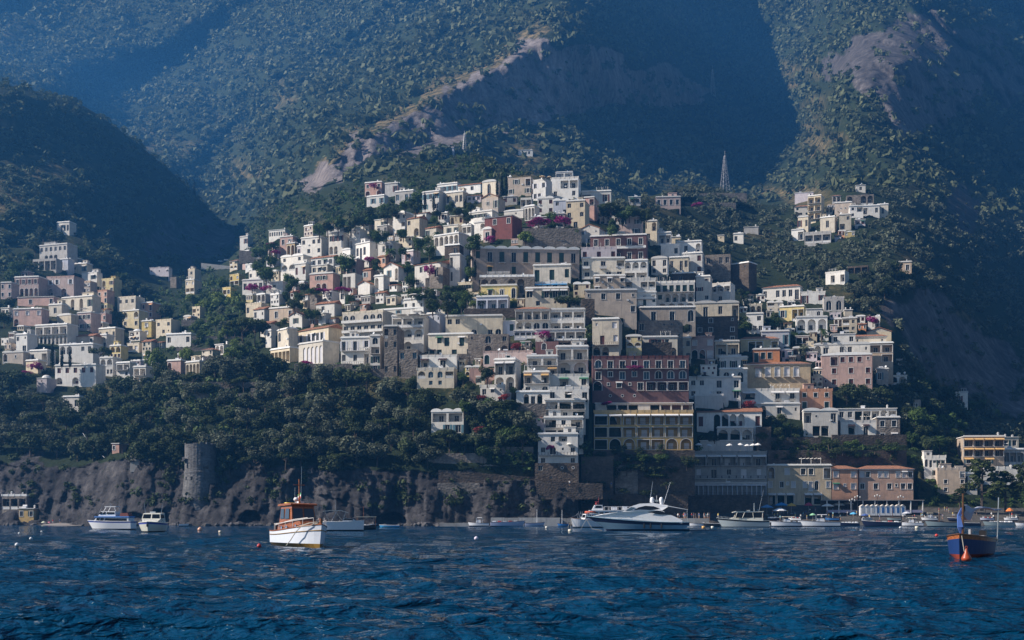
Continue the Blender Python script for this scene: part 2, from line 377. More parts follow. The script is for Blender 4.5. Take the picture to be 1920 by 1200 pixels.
d += scl * (3.0 * fbm(XX / 40, ZZ / 70, 0, 2, 63) + 1.3 * slabs(5.5, 11, 61) + .9 * slabs(2.3, 5, 62) + .45 * slabs(1.1, 2.2, 64) + 2.4 * np.maximum(0, ridged(XX / 8, ZZ / 40, .2, 3, 65)) + .8 * fbm(XX / 2.2, ZZ / 3, 0, 3, 66))
d += (rock * (1 - scl)) * np.clip(YY / 900, .5, 1.3) * (2.2 * slabs(9, 34, 67) + 1.6 * slabs(4, 14, 68))
# cave mouths at the foot of the cliff
for cu, cw, ctop, dep in ((300, 20, 955, 7), (470, 22, 958, 7), (250, 26, 962, 8), (735, 30, 962, 6), (575, 24, 965, 6)):
    e_ = ((UG - cu) / cw)**2 + ((985 - PY) / (985 - ctop))**2
    d += scl * dep * np.clip((1.15 - e_) * 4, 0, 1)
d *= land * (1 - 0.93 * beach)
YY = YY + d
# distance of the land's nearest surface at a photo pixel
def depth_at(px, py):
    i = int(round((px - UU[0]) / DU)); i = min(max(i, 0), NU - 1)
    c = PY[i]; y = YY[i]
    k = np.nonzero((c[:-1] >= py) & (c[1:] < py))[0]
    if len(k) == 0: return float(y[3])
    k = k[0]; t = (c[k] - py) / max(c[k] - c[k + 1], 1e-6)
    return float(y[k] * (1 - t) + y[k + 1] * t)
vis = np.zeros(PY.shape, bool); run = np.full(NU, 1e9)
for v in range(NV):
    vis[:, v] = PY[:, v] < run - 1e-3; run = np.minimum(run, PY[:, v])
occ = np.zeros((1250, 1930), bool)     # photo pixels taken by buildings

CARVES = []
def carve(x0, x1, yt, yb, Yf): CARVES.append((x0, x1, yt, yb, Yf))
def finish_land():
    """terrace the hillside: bring ground forward under each building's foot, then cut it back behind each face"""
    for x0, x1, yt, yb, Yf in CARVES:
        for i in range(max(int((x0 - UU[0]) / DU), 0), min(int((x1 - UU[0]) / DU) + 2, NU)):
            yf = Yf(min(max(UU[i], x0), x1)) - .15
            k = (PY[i] > yb + .5) & (PY[i] < yb + 20) & (YY[i] > yf) & (YY[i] < yf + 26) & (TT[i] > 1.9); YY[i][k] = yf
    for x0, x1, yt, yb, Yf in CARVES:
        for i in range(max(int((x0 - 3 - UU[0]) / DU), 0), min(int((x1 + 3 - UU[0]) / DU) + 2, NU)):
            yf = Yf(min(max(UU[i], x0), x1)) + 1.2
            k = (PY[i] > yt - 8) & (PY[i] < yb + 1.0) & (YY[i] < yf) & (TT[i] > 1); YY[i][k] = yf

def land_material():
    m, nt, b, N, L = nmat('land')
    tc = N.new('ShaderNodeTexCoord'); ar = N.new('ShaderNodeAttribute'); ar.attribute_name = 'rock'; ad = N.new('ShaderNodeAttribute'); ad.attribute_name = 'dry'
    ab = N.new('ShaderNodeAttribute'); ab.attribute_name = 'beach'
    def noise(sc, det=6, ro=0.6, scale=(1, 1, 1)):
        mp = N.new('ShaderNodeMapping'); mp.inputs['Scale'].default_value = scale; n = N.new('ShaderNodeTexNoise')
        n.inputs['Scale'].default_value = sc; n.inputs['Detail'].default_value = det; n.inputs['Roughness'].default_value = ro
        L.new(tc.outputs['Object'], mp.inputs[0]); L.new(mp.outputs[0], n.inputs['Vector']); return n
    def ramp(src, stops):
        c = N.new('ShaderNodeValToRGB'); e = c.color_ramp.elements
        while len(e) < len(stops): e.new(0.5)
        for el, (p, col) in zip(e, stops): el.position = p; el.color = (*col, 1)
        L.new(src, c.inputs[0]); return c
    def mix(f, a, b_):
        x = N.new('ShaderNodeMix'); x.data_type = 'RGBA'
        L.new(f, x.inputs[0]); L.new(a, x.inputs[6]); L.new(b_, x.inputs[7]); return x.outputs[2]
    nA = noise(0.12, 8, 0.7); nB = noise(0.02, 6, 0.6); nS = noise(0.11, 10, 0.72, (1, 1, 0.38)); nF = noise(0.9, 8, 0.75, (1, 1, .6)); nD = noise(0.35, 6, .7)
    nG = noise(0.26, 12, 0.8); av = N.new('ShaderNodeMix'); av.data_type = 'FLOAT'; av.inputs[0].default_value = .5; L.new(nS.outputs['Fac'], av.inputs[2]); L.new(nG.outputs['Fac'], av.inputs[3])
    rockc = ramp(av.outputs[0], [(0.34, (0.010, 0.0095, 0.011)), (0.47, (0.034, 0.032, 0.034)), (0.57, (0.080, 0.074, 0.076)), (0.70, (0.21, 0.195, 0.19))])
    green = ramp(nA.outputs['Fac'], [(0.3, (0.010, 0.016, 0.008)), (0.55, (0.022, 0.032, 0.014)), (0.75, (0.034, 0.038, 0.018))])
    dryc = ramp(nA.outputs['Fac'], [(0.3, (0.06, 0.05, 0.025)), (0.5, (0.16, 0.115, 0.055)), (0.75, (0.27, 0.2, 0.11))])
    sand = ramp(nD.outputs['Fac'], [(0.3, (0.06, 0.055, 0.05)), (0.7, (0.13, 0.12, 0.11))])
    gm = N.new('ShaderNodeMath'); gm.operation = 'MULTIPLY'; L.new(ad.outputs['Fac'], gm.inputs[0])
    rr = N.new('ShaderNodeMapRange'); rr.inputs[1].default_value = 0.4; rr.inputs[2].default_value = 0.6; L.new(nA.outputs['Fac'], rr.inputs[0]); L.new(rr.outputs[0], gm.inputs[1])
    veg = mix(gm.outputs[0], green.outputs[0], dryc.outputs[0])
    rm = N.new('ShaderNodeMath'); rm.operation = 'ADD'; L.new(ar.outputs['Fac'], rm.inputs[0])
    r2 = N.new('ShaderNodeMapRange'); r2.inputs[1].default_value = 0.35; r2.inputs[2].default_value = 0.65; r2.inputs[3].default_value = -0.45; r2.inputs[4].default_value = 0.3
    L.new(nD.outputs['Fac'], r2.inputs[0]); L.new(r2.outputs[0], rm.inputs[1]); rm.use_clamp = True
    r3 = N.new('ShaderNodeMath'); r3.operation = 'MULTIPLY'; r3.use_clamp = True
    sm = N.new('ShaderNodeMapRange'); sm.inputs[1].default_value = 0.25; sm.inputs[2].default_value = 0.7; L.new(rm.outputs[0], sm.inputs[0])
    ap = N.new('ShaderNodeAttribute'); ap.attribute_name = 'pale'
    lime = ramp(av.outputs[0], [(0.34, (0.045, 0.038, 0.037)), (0.47, (0.15, 0.125, 0.12)), (0.58, (0.28, 0.24, 0.23)), (0.72, (0.42, 0.37, 0.355))])
    c = mix(sm.outputs[0], veg, mix(ap.outputs['Fac'], rockc.outputs[0], lime.outputs[0])); c = mix(ab.outputs['Fac'], c, sand.outputs[0])
    L.new(c, b.inputs['Base Color']); b.inputs['Roughness'].default_value = 0.95; b.inputs['Specular IOR Level'].default_value = 0.1
    bp = N.new('ShaderNodeBump'); bp.inputs['Strength'].default_value = 0.9; bp.inputs['Distance'].default_value = 1.2
    L.new(nS.outputs['Fac'], bp.inputs['Height']); b2 = N.new('ShaderNodeBump'); b2.inputs['Strength'].default_value = .9; b2.inputs['Distance'].default_value = .5; L.new(nF.outputs['Fac'], b2.inputs['Height']); L.new(bp.outputs[0], b2.inputs['Normal']); L.new(b2.outputs[0], b.inputs['Normal'])
    return m

def build_land():
    X = (UG - CX) * YY / F; Z = CH + (HZ - PY) * YY / F
    V = np.stack([X, YY, Z], -1).reshape(-1, 3)
    i, v = np.meshgrid(np.arange(NU - 1), np.arange(NV - 1), indexing='ij'); a = (i * NV + v).ravel()
    Q = np.stack([a, a + NV, a + NV + 1, a + 1], 1)
    # split where the front hill's crest hides the valley behind, so the name of each piece of country is its own object
    me = np_mesh('hillside', V, Q, land_material(), {'rock': rock.ravel(), 'dry': dry.ravel(), 'beach': beach.ravel(), 'pale': pale.ravel()}, smooth=False)
    o = link('hillside', me); tag(o, kind='structure'); return o

# ------------------------------------------------------------------ sea
def build_sea():
    us = np.concatenate([np.arange(-6000, -760, 130.), np.arange(-500, 2440, 6.5), np.arange(2700, 8000, 130.)])
    # rows even in photo pixels, then far rows under the land
    pr = np.concatenate([np.arange(1800, 1215, -10.), np.arange(1215, 983, -0.8)])
    yr = (CH * F) / (pr - HZ); yr = np.concatenate([[-200, -60, -15, 0.5], yr, [np.max(yr) + 60]])
    U, Yg = np.meshgrid(us, yr, indexing='ij')
    X = (U - CX) * np.maximum(Yg, 6) / F
    rr = np.random.RandomState(3); Z = np.zeros_like(X)
    lod = np.clip(Yg / 60, 1, 6)
    for k in range(26):
        L_ = 0.55 * 1.22**k * 0.9; a = rr.normal(0.35, 0.55) ; dx, dy = math.sin(a), math.cos(a); ph = rr.uniform(0, 6.28)
        if L_ > 14: continue
        A = 0.0165 * L_**0.82
        A = A * np.clip((L_ - 0.012 * Yg) / (0.010 * Yg + 0.05), 0, 1)
        q = 2 * math.pi / L_ * (X * dx + Yg * dy) + ph + 1.6 * fbm(X / (L_ * 3), Yg / (L_ * 3), 0, 2, k)
        s_ = 1 - np.abs(np.sin(q / 2))**0.8 * 1.0
        Z += A * (s_ * 2 - 1) * (0.5 + 0.7 * (fbm(X / 9, Yg / 14, k * .3, 2, 90) + 0.4))
    Z *= np.clip((Yg - 3) / 5, 0, 1)
    Z *= (np.abs(U - 960) < 1800)
    V = np.stack([X, Yg, Z * 1.25], -1); nv = len(yr)
    i, v = np.meshgrid(np.arange(len(us) - 1), np.arange(nv - 1), indexing='ij'); a = (i * nv + v).ravel()
    Q = np.stack([a, a + nv, a + nv + 1, a + 1], 1)
    m, nt, b, N, L = nmat('sea_water')
    b.inputs['Base Color'].default_value = (0.0, 0.032, 0.078, 1); b.inputs['Specular IOR Level'].default_value = 0.33; b.inputs['Roughness'].default_value = 0.05; b.inputs['IOR'].default_value = 1.33
    tc = N.new('ShaderNodeTexCoord'); h = None
    for sc, st, di in ((2.6, (.7, 1.0, 1), 0.32), (1.05, (.5, 1.0, 1), 0.85), (0.4, (.4, 1.0, 1), 1.6)):
        mp = N.new('ShaderNodeMapping'); mp.inputs['Scale'].default_value = st; mp.inputs['Rotation'].default_value = (0, 0, 0.22)
        n = N.new('ShaderNodeTexNoise'); n.inputs['Scale'].default_value = sc; n.inputs['Detail'].default_value = 4; n.inputs['Distortion'].default_value = 0.6
        bp = N.new('ShaderNodeBump'); bp.inputs['Strength'].default_value = 1.0; bp.inputs['Distance'].default_value = di
        L.new(tc.outputs['Object'], mp.inputs[0]); L.new(mp.outputs[0], n.inputs['Vector']); L.new(n.outputs['Fac'], bp.inputs['Height'])
        if h: L.new(h.outputs[0], bp.inputs['Normal'])
        h = bp
    L.new(h.outputs[0], b.inputs['Normal'])
    o = link('sea', np_mesh('sea', V, Q, m, smooth=True)); tag(o, kind='structure'); return o
def build_haze():
    mb = MB(); mb.box((0, 1240, 330), (7200, 2620, 720)); 
    m = bpy.data.materials.new('haze_air'); m.use_nodes = True; N = m.node_tree.nodes; L = m.node_tree.links
    N.remove(N['Principled BSDF']); v = N.new('ShaderNodeVolumePrincipled'); v.inputs['Color'].default_value = (.09, .40, 1.0, 1); v.inputs['Density'].default_value = HAZE
    v.inputs['Anisotropy'].default_value = 0.35; L.new(v.outputs[0], N['Material Output'].inputs['Volume'])
    o = mb.build('haze', m); tag(o, kind='stuff'); return o
HAZE = 0.00019
# ------------------------------------------------------------------ building kit
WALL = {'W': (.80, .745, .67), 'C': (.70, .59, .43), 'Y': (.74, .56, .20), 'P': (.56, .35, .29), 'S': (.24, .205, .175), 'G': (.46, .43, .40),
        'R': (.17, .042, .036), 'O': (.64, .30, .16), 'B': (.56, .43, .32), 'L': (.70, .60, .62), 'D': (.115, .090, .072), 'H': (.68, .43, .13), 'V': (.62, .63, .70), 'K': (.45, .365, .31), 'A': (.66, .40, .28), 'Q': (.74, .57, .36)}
def wallmat(k):
    if k in 'SD': return masonry('wall_' + k, WALL[k], 1.3)
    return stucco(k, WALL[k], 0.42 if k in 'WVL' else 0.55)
TRIM = lambda: stucco('trim', (.80, .77, .73), 0.2)
MET = lambda: plain('dark_iron', (.035, .035, .04), 0.5)
SLAB = lambda: stucco('slab', (.62, .58, .54), 0.3)
GLZ = lambda: glass()
SHUT = {'n': (.012, .045, .035), 'r': (.10, .025, .018), 'w': (.62, .60, .62), 'b': (.07, .16, .20), 'd': (.02, .022, .03)}
def shutmat(k): return plain('shutter_' + k, SHUT[k], 0.6)

_unit = {}
def unit(kind):
    """meshes 1 wide, 1 high, standing on z = 0, facing -y, shared by every building"""
    if kind in _unit: return _unit[kind]
    mb = MB(); k, c = kind.split('_')
    if k in ('rect', 'arch'):
        t = 0.055; N_ = 8
        if k == 'rect': out = [(-.5, 0), (-.5, 1), (.5, 1), (.5, 0)]; inn = [(-.5 + t, .05), (-.5 + t, 1 - t * .8), (.5 - t, 1 - t * .8), (.5 - t, .05)]
        else:
            out = [(-.5, 0)] + [(-.5 * math.cos(math.pi * j / N_), .68 + .32 * math.sin(math.pi * j / N_)) for j in range(N_ + 1)] + [(.5, 0)]
            inn = [(-.5 + t, .05)] + [(-(.5 - t) * math.cos(math.pi * j / N_), .68 + (.32 - t * .7) * math.sin(math.pi * j / N_)) for j in range(N_ + 1)] + [(.5 - t, .05)]
        n = len(out)
        for i in range(n):
            j = (i + 1) % n
            mb.face([(out[i][0], -.05, out[i][1]), (inn[i][0], -.05, inn[i][1]), (inn[j][0], -.05, inn[j][1]), (out[j][0], -.05, out[j][1])], 0)
            mb.face([(inn[i][0], -.05, inn[i][1]), (inn[i][0], 0, inn[i][1]), (inn[j][0], 0, inn[j][1]), (inn[j][0], -.05, inn[j][1])], 0)
        mb.face([(x, -.004, z) for x, z in inn][::-1], 1)
        mb.box((0, -.03, .5), (.045, .04, .9), 0)
        if c in 'wnrb':        # louvred leaves closed over the opening
            pass
        mats = {'d': (TRIM(), GLZ()), 'n': (shutmat('n'), shutmat('n')), 'r': (shutmat('r'), shutmat('r')), 'w': (TRIM(), shutmat('w')), 'b': (TRIM(), glass('blue_glass', (.03, .07, .10), .08))}[c]
        if c in 'nr':
            for s in (-1, 1):
                for q in range(7): mb.box((s * .22, -.03, .12 + q * .115), (.34, .03, .05), 0, 0)
        me = mb.mesh('window', list(mats))
    elif k == 'round':
        ring = [(math.cos(a) * .5, .5 + math.sin(a) * .5) for a in [2 * math.pi * q / 12 for q in range(12)]]
        for i in range(12):
            j = (i + 1) % 12; p, q = ring[i], ring[j]; p2, q2 = [(x * .72, .5 + (z - .5) * .72) for x, z in (p, q)]
            mb.face([(p[0], -.06, p[1]), (q[0], -.06, q[1]), (q2[0], -.06, q2[1]), (p2[0], -.06, p2[1])], 0)
        mb.face([(x * .72, -.01, .5 + (z - .5) * .72) for x, z in ring], 1); me = mb.mesh('round_window', [TRIM(), GLZ()])
    elif k == 'rail':           # railing 1 wide, 1 m high
        mb.box((0, 0, .97), (1, .05, .05), 0); mb.box((0, 0, .08), (1, .04, .04), 0)
        for q in range(13): mb.box((-.5 + q / 12, 0, .5), (.012, .025, .95), 0)
        me = mb.mesh('railing', MET())
    elif k == 'wrail':
        for q in range(7): mb.box((-.5 + q / 6, 0, .5), (.035, .12, 1.0), 0)
        mb.box((0, 0, 1.02), (1.02, .16, .08), 0); mb.box((0, 0, .45), (1, .05, .8), 0); me = mb.mesh('balustrade', TRIM())
    elif k == 'leaf':
        mb.box((0, 0, .5), (1, .05, 1), 0)
        for q in range(5): mb.box((0, -.03, .15 + q * .175), (.8, .03, .06), 0)
        me = mb.mesh('shutter', shutmat(c))
    elif k == 'slab':
        mb.box((0, -.5, -.07), (1, 1, .14), 0); mb.box((-.38, -.3, -.25), (.06, .6, .22), 0); mb.box((.38, -.3, -.25), (.06, .6, .22), 0); me = mb.mesh('balcony', SLAB())
    elif k == 'awn':
        m_ = {'w': plain('awning_white', (.75, .72, .70), .8), 'o': plain('awning_ochre', (.70, .42, .16), .8), 'd': plain('awning_dark', (.06, .03, .03), .8), 'b': plain('awning_blue', (.05, .25, .50), .8), 'g': plain('awning_green', (.05, .18, .10), .8)}[c]
        P = [(-.5, 0, 0), (.5, 0, 0), (.5, -1, -.35), (-.5, -1, -.35)]
        mb.face(P, 0); mb.face([(x, y, z - .03) for x, y, z in P][::-1], 0)
        mb.face([P[3], P[2], (.5, -1, -.6), (-.5, -1, -.6)], 0)
        for x in (-.5, .5): mb.face([(x, 0, 0), (x, -1, -.35), (x, -1, -.39), (x, 0, -.04)], 0)
        mb.tube([(-.49, 0, -.9), (-.49, -1, -.37)], .02, 0, 4); mb.tube([(.49, 0, -.9), (.49, -1, -.37)], .02, 0, 4)
        me = mb.mesh('awning', m_)
    elif k == 'chim':
        mb.box((0, 0, .5), (.55, .55, 1.0), 0); mb.box((0, 0, 1.06), (.75, .75, .12), 0); mb.box((0, 0, 1.22), (.4, .4, .2), 0); me = mb.mesh('chimney', TRIM())
    elif k == 'dish':
        prof = [(0.02, 0), (.25, .03), (.42, .12), (.45, .16)]; mb.lathe(prof, (0, 0, 0), 10, 0)
        v = [Matrix.Rotation(R(70), 3, 'X') @ Vector(p) for p in mb.v]; mb.v = [(p.x, p.y, p.z + .9) for p in v]; mb.tube([(0, 0, 0), (0, 0, .95)], .03, 0, 5); me = mb.mesh('satellite_dish', plain('dish', (.7, .7, .7)))
    elif k == 'tank':
        mb.box((0, 0, .35), (1.5, .9, .5), 0, taper=.92); mb.tube([(-.8, .1, .85), (.8, .1, .85)], .28, 0, 8); me = mb.mesh('water_tank', plain('tank', (.62, .62, .64), .4))
    elif k == 'ac':
        mb.box((0, -.17, .3), (.8, .32, .55), 0); mb.lathe([(.22, 0), (.2, .02), (.05, .03)], (0, 0, 0), 8, 0); me = mb.mesh('air_conditioner', plain('ac_white', (.6, .6, .6)))
    _unit[kind] = me; return me

class Facade:
    """front wall with real openings; x across, y into the hill, z up"""
    def __init__(s, trim): s.mb = MB(); s.tb = MB(); s.trim = trim; s.holes = []
    def q(s, x0, x1, z0, z1):
        if x1 - x0 > 1e-4 and z1 - z0 > 1e-4: s.mb.face([(x0, 0, z0), (x1, 0, z0), (x1, 0, z1), (x0, 0, z1)])
    def bay(s, x0, x1, z0, z1, hole):
        if hole is None: s.q(x0, x1, z0, z1); return
        hx0, hx1, hz0, hz1, arch, dep, typ = hole
        rx = (hx1 - hx0) / 2; rise = min(rx, (hz1 - hz0) * 0.6) if arch else 0; zs = hz1 - rise; mx = (hx0 + hx1) / 2
        s.q(x0, x1, z0, hz0); s.q(x0, hx0, hz0, z1); s.q(hx1, x1, hz0, z1)
        if arch:
            n = 8; P = [(mx - rx * math.cos(math.pi * j / n), zs + rise * math.sin(math.pi * j / n)) for j in range(n + 1)]
            for a, b in zip(P, P[1:]): s.mb.face([(a[0], 0, a[1]), (b[0], 0, b[1]), (b[0], 0, z1), (a[0], 0, z1)])
            loop = [(hx0, hz0)] + P + [(hx1, hz0)]
        else:
            s.q(hx0, hx1, hz1, z1); loop = [(hx0, hz0), (hx0, hz1), (hx1, hz1), (hx1, hz0)]
        for i in range(len(loop)):
            a, b = loop[i], loop[(i + 1) % len(loop)]
            s.mb.face([(a[0], 0, a[1]), (a[0], dep, a[1]), (b[0], dep, b[1]), (b[0], 0, b[1])])
        s.mb.face([(x, dep, z) for x, z in loop][::-1])
        if s.trim:
            t = 0.16
            if arch:
                for a, b in zip(loop[:-1], loop[1:]):
                    ca = [((p[0] - mx) * (1 + t / rx) + mx, zs + (p[1] - zs) * (1 + t / max(rise, .1)) if p[1] > zs else p[1]) for p in (a, b)]
                    s.tb.face([(a[0], -.04, a[1]), (b[0], -.04, b[1]), (ca[1][0], -.04, ca[1][1]), (ca[0][0], -.04, ca[0][1])])
            else:
                s.tb.box(((hx0 + hx1) / 2, -.03, hz1 + t / 2 + .002), (hx1 - hx0 + 2 * t, .08, t)); s.tb.box((hx0 - t / 2, -.03, (hz0 + hz1) / 2), (t, .06, hz1 - hz0)); s.tb.box((hx1 + t / 2, -.03, (hz0 + hz1) / 2), (t, .06, hz1 - hz0))
                s.tb.box(((hx0 + hx1) / 2, -.05, hz0 - .06), (hx1 - hx0 + 2 * t + .1, .14, .12))

def yaw_default(u):
    return float(np.interp(u, [0, 330, 450, 600, 720, 860, 1000, 1200, 1400, 1600, 1900], [-16, -22, -30, -34, -26, -14, -7, -6, -9, -14, -8]))

HOUSES = []
LAND = [(376,870,'the round stone tower'),(843,790,'the wavy roofed white cottage'),(592,660,'the arched dining hall'),(707,665,'the slim white tower house'),(141,700,'the red windowed house'),(134,757,'the lone wood house'),(220,838,'the tiny pinkish house'),
 (264,700,'the lowest village balcony'),(365,690,'the cream arcade house'),(1600,800,'the solar panel terraces'),(1664,900,'the salmon hotel'),(1757,875,'the dark doored house'),(1531,745,'the peach house'),(1597,690,'the pinkish villa'),(1472,547,'the terracotta roofed villa'),(1697,502,'the lone beige house'),
 (1575,518,'the white staircase house'),(980,500,'the long grey palazzo'),(943,420,'the red villa'),(937,548,'the lemon yellow house'),(1061,350,'the crowning hotel'),(606,525,'the dusty pink house'),(750,408,'the twin vaulted house'),(476,537,'the purple flowered house'),(97,625,'the eight arches'),(51,535,'the large pink hotel'),(240,570,'the stepped cream hotel'),
 (1203,705,'the dark red hotel'),(1208,800,'the ochre yellow hotel'),(1370,785,'the tiled seaside villa'),(690,610,'the curved cream hotel'),(818,705,'the turquoise blinds'),(1000,768,'the tall stone wall'),(1462,700,'the long terracotta roof'),(1048,845,'the lowest white tower'),(498,760,'the broken terrace walls'),(620,860,'the cliff edge path'),(740,800,'the middle of the olive wood'),(60,800,'the left wood edge'),(300,790,'the gully of the left wood')]
ORD = ['leftmost', 'second from left', 'third from left', 'fourth from left', 'fifth from left', 'sixth from left', 'seventh from left', 'eighth from left', 'ninth from left', 'tenth from left'] + [a + ' from left' for a in 'eleventh twelfth thirteenth fourteenth fifteenth sixteenth seventeenth eighteenth nineteenth twentieth'.split()] + [t + '-' + u + ' from left' for t in ('twenty', 'thirty', 'forty') for u in 'first second third fourth fifth sixth seventh eighth ninth'.split()]
SCAT = []
def filler(poly, n, seed):
    rs = random.Random(seed); xs = [p[0] for p in poly]; ys = [p[1] for p in poly]; got = []; t = 0
    while len(got) < n and t < n * 120:
        t += 1; w_ = rs.uniform(15, 34); hh = w_ * rs.uniform(.5, .95); x = rs.uniform(min(xs), max(xs)); y = rs.uniform(min(ys), max(ys))
        if not inpoly(np.array([x]), np.array([y]), poly)[0]: continue
        a = occ[int(y - hh):int(y), int(x - w_ / 2):int(x + w_ / 2)]
        if a.size == 0 or a.mean() > .22: continue
        r = rs.random(); nst = 2 if hh > 19 else 1
        rows = '/'.join(rs.choice(['w.w', 'dw', 'www', 'aa', 'lw', 'wsw', 'll', 'a.w', 'w.d'][: 9 if w_ > 24 else 5]) for _ in range(nst))
        col = rs.choice('WWWCCCCBBPYLGO'); roof = rs.choice(['f', 'f', 'p', 'p', 'v1', 'v2', 'g', 't', 'd'])
        o = house(x - w_ / 2, x + w_ / 2, y - hh, y, col, rows, roof, None, rs.choice(['d', 'd', 'n', 'r', 'w']), 'x')
        cw = {'W': 'white', 'C': 'cream', 'B': 'beige', 'P': 'pink', 'Y': 'yellow', 'L': 'pale lilac', 'G': 'grey', 'O': 'orange'}[col]; rw = {'f': 'flat roofed', 'p': 'parapeted', 'v': 'vaulted', 'g': 'tile roofed', 't': 'hip roofed', 'd': 'domed'}[roof[0]]
        lx, ly, ln = min(LAND, key=lambda l: (l[0] - x)**2 + 1.6 * (l[1] - y + hh / 2)**2); dx, dy = x - lx, y - hh / 2 - ly
        rel = ('left of' if dx < 0 else 'right of') if abs(dx) > abs(dy) * 1.2 else ('above' if dy < 0 else 'below')
        SCAT.append(('small %s %s house %s %s' % (cw, rw, rel, ln), x, o)); got.append(o)
def house(x0, x1, yt, yb, col, rows, roof='f', yaw=None, win='d', label='', name='house', cat='house', x='', lower=None, Y=None):
    """x0..x1, yt..yb: its outline in the photo; rows: one string per storey, one letter per bay"""
    px = (x0 + x1) / 2
    Yb = min(depth_at(px, yb), depth_at(x1 - 2, yb), depth_at(x0 + 2, yb) + 6)
    if Y: Yb = Y
    k = Yb / F; Wt = (x1 - x0) * k; Ht = (yb - yt) * k
    a = R(yaw_default(px) if yaw is None else yaw); sa, ca = math.sin(abs(a)), math.cos(a)
    D = min(max(Ht * 0.9, 5.0), 13.0)
    if sa > .05: D = min(D, max(0.36 * Wt / sa, 2.5))
    W = (Wt - D * sa) / ca
    roofh = {'t': 0.16, 'g': 0.20, 'G': 0.24, 'v': 0.16, 'd': 0.22}.get(roof[0], 0.0) * min(Ht, 7.0) * (1 if roof[0] != 'v' else .8)
    if roof[0] == 'p': roofh = min(0.9, Ht * .14)
    H = Ht - roofh
    # nearest upright edge: right one when turned to the left, else the left one
    if a <= 0: xc = ((x0 - CX) * k) + W * ca / 2; yc = Yb + W / 2 * sa
    else: xc = ((x1 - CX) * k) - W * ca / 2; yc = Yb + W / 2 * sa
    zb = CH + (HZ - yb) * k
    root = empty(name, (xc, yc, zb), a, label, cat)
    rows = rows.split('/'); nR = len(rows); fh = H / nR
    Fc = Facade('T' in x or col in 'RPOHYBAQ')
    things = []
    for r, row in enumerate(rows):
        cont = row.endswith('_'); row = row.rstrip('_'); z0 = H - (r + 1) * fh; n = len(row); bw = W / n
        for i, ch in enumerate(row):
            bx = -W / 2 + i * bw; m = bx + bw / 2; hole = None; top = z0 + fh
            s = min(1.25, fh / 3.1)
            if ch in 'w': ww = min(bw * .66, 1.3 * s); hole = (m - ww / 2, m + ww / 2, z0 + .30 * fh, z0 + .78 * fh, False, .28, 'rect')
            elif ch == 's': ww = min(bw * .5, .6 * s); hole = (m - ww / 2, m + ww / 2, z0 + .5 * fh, z0 + .74 * fh, False, .22, 'rect')
            elif ch in 'db': ww = min(bw * .66, 1.55 * s); hole = (m - ww / 2, m + ww / 2, z0 + .05 * fh, z0 + .76 * fh, False, .28, 'rect')
            elif ch == 'g': ww = min(bw * .74, 1.9 * s); hole = (m - ww / 2, m + ww / 2, z0 + .10 * fh, z0 + .84 * fh, True, .3, 'arch')
            elif ch == 'o': ww = min(bw * .6, .9 * s); hole = None; things.append(('round', m, z0 + .42 * fh, ww, ww, -.01))
            elif ch == 'a': ww = bw * .78; hole = (m - ww / 2, m + ww / 2, z0 + .03 * fh, z0 + .88 * fh, True, min(1.7, D * .4), 'log')
            elif ch == 'l': ww = bw * .86; hole = (m - ww / 2, m + ww / 2, z0 + .03 * fh, z0 + .80 * fh, False, min(2.0, D * .45), 'log')
            Fc.bay(bx, bx + bw, z0, top, hole)
            if hole and hole[6] in ('rect', 'arch'):
                things.append((hole[6], m, hole[2], hole[1] - hole[0], hole[3] - hole[2], hole[5] - .015))
                if ch == 'b' and not cont: things.append(('balc', m, z0 + .04 * fh, min(bw * .92, 2.2 * s), .9, 0))
            elif hole:
                dw = min(ww * .45, 1.4 * s); things.append(('rect', m + rng.uniform(-.1, .1) * ww, hole[2] + .01, dw, (hole[3] - hole[2]) * (.62 if hole[4] else .78), hole[5] - .015))
                if not cont: things.append(('rail', m, hole[2], ww, min(1.0, .33 * fh), .1))
        if cont: things.append(('balc', 0, z0 + .04 * fh, W * .96, 1.1, 0))
    mb = Fc.mb; e = -5.0
    mb.face([(-W / 2, 0, e), (W / 2, 0, e), (W / 2, 0, 0), (-W / 2, 0, 0)])
    for sx in (-1, 1):
        P = [(sx * W / 2, 0, e), (sx * W / 2, D, e), (sx * W / 2, D, H), (sx * W / 2, 0, H)]
        mb.face(P if sx > 0 else P[::-1])
    mb.face([(W / 2, D, e), (-W / 2, D, e), (-W / 2, D, H), (W / 2, D, H)]); mb.face([(-W / 2, 0, H), (W / 2, 0, H), (W / 2, D, H), (-W / 2, D, H)])
    mats = [wallmat(col)]
    mb.build('wall', mats, root)
    if lower:      # a rough stone base storey of the same building, a hand's breadth proud
        hb = (lower[1]) * k; b2 = MB(); b2.box((0, D / 2 - .1, hb / 2 - 2.5), (W + .2, D, hb + 5.0)); b2.build('stone_base', wallmat(lower[0]), root)
    if Fc.tb.v: Fc.tb.build('trim', TRIM(), root)['kind'] = 'stuff'
    hs = random.Random(int(x0 * 7 + yt * 13)); open_sh = hs.choice('nnrbw') if (win == 'd' and col not in 'SD' and hs.random() < .42) else None
    white_rail = 'B' in x or hs.random() < .4
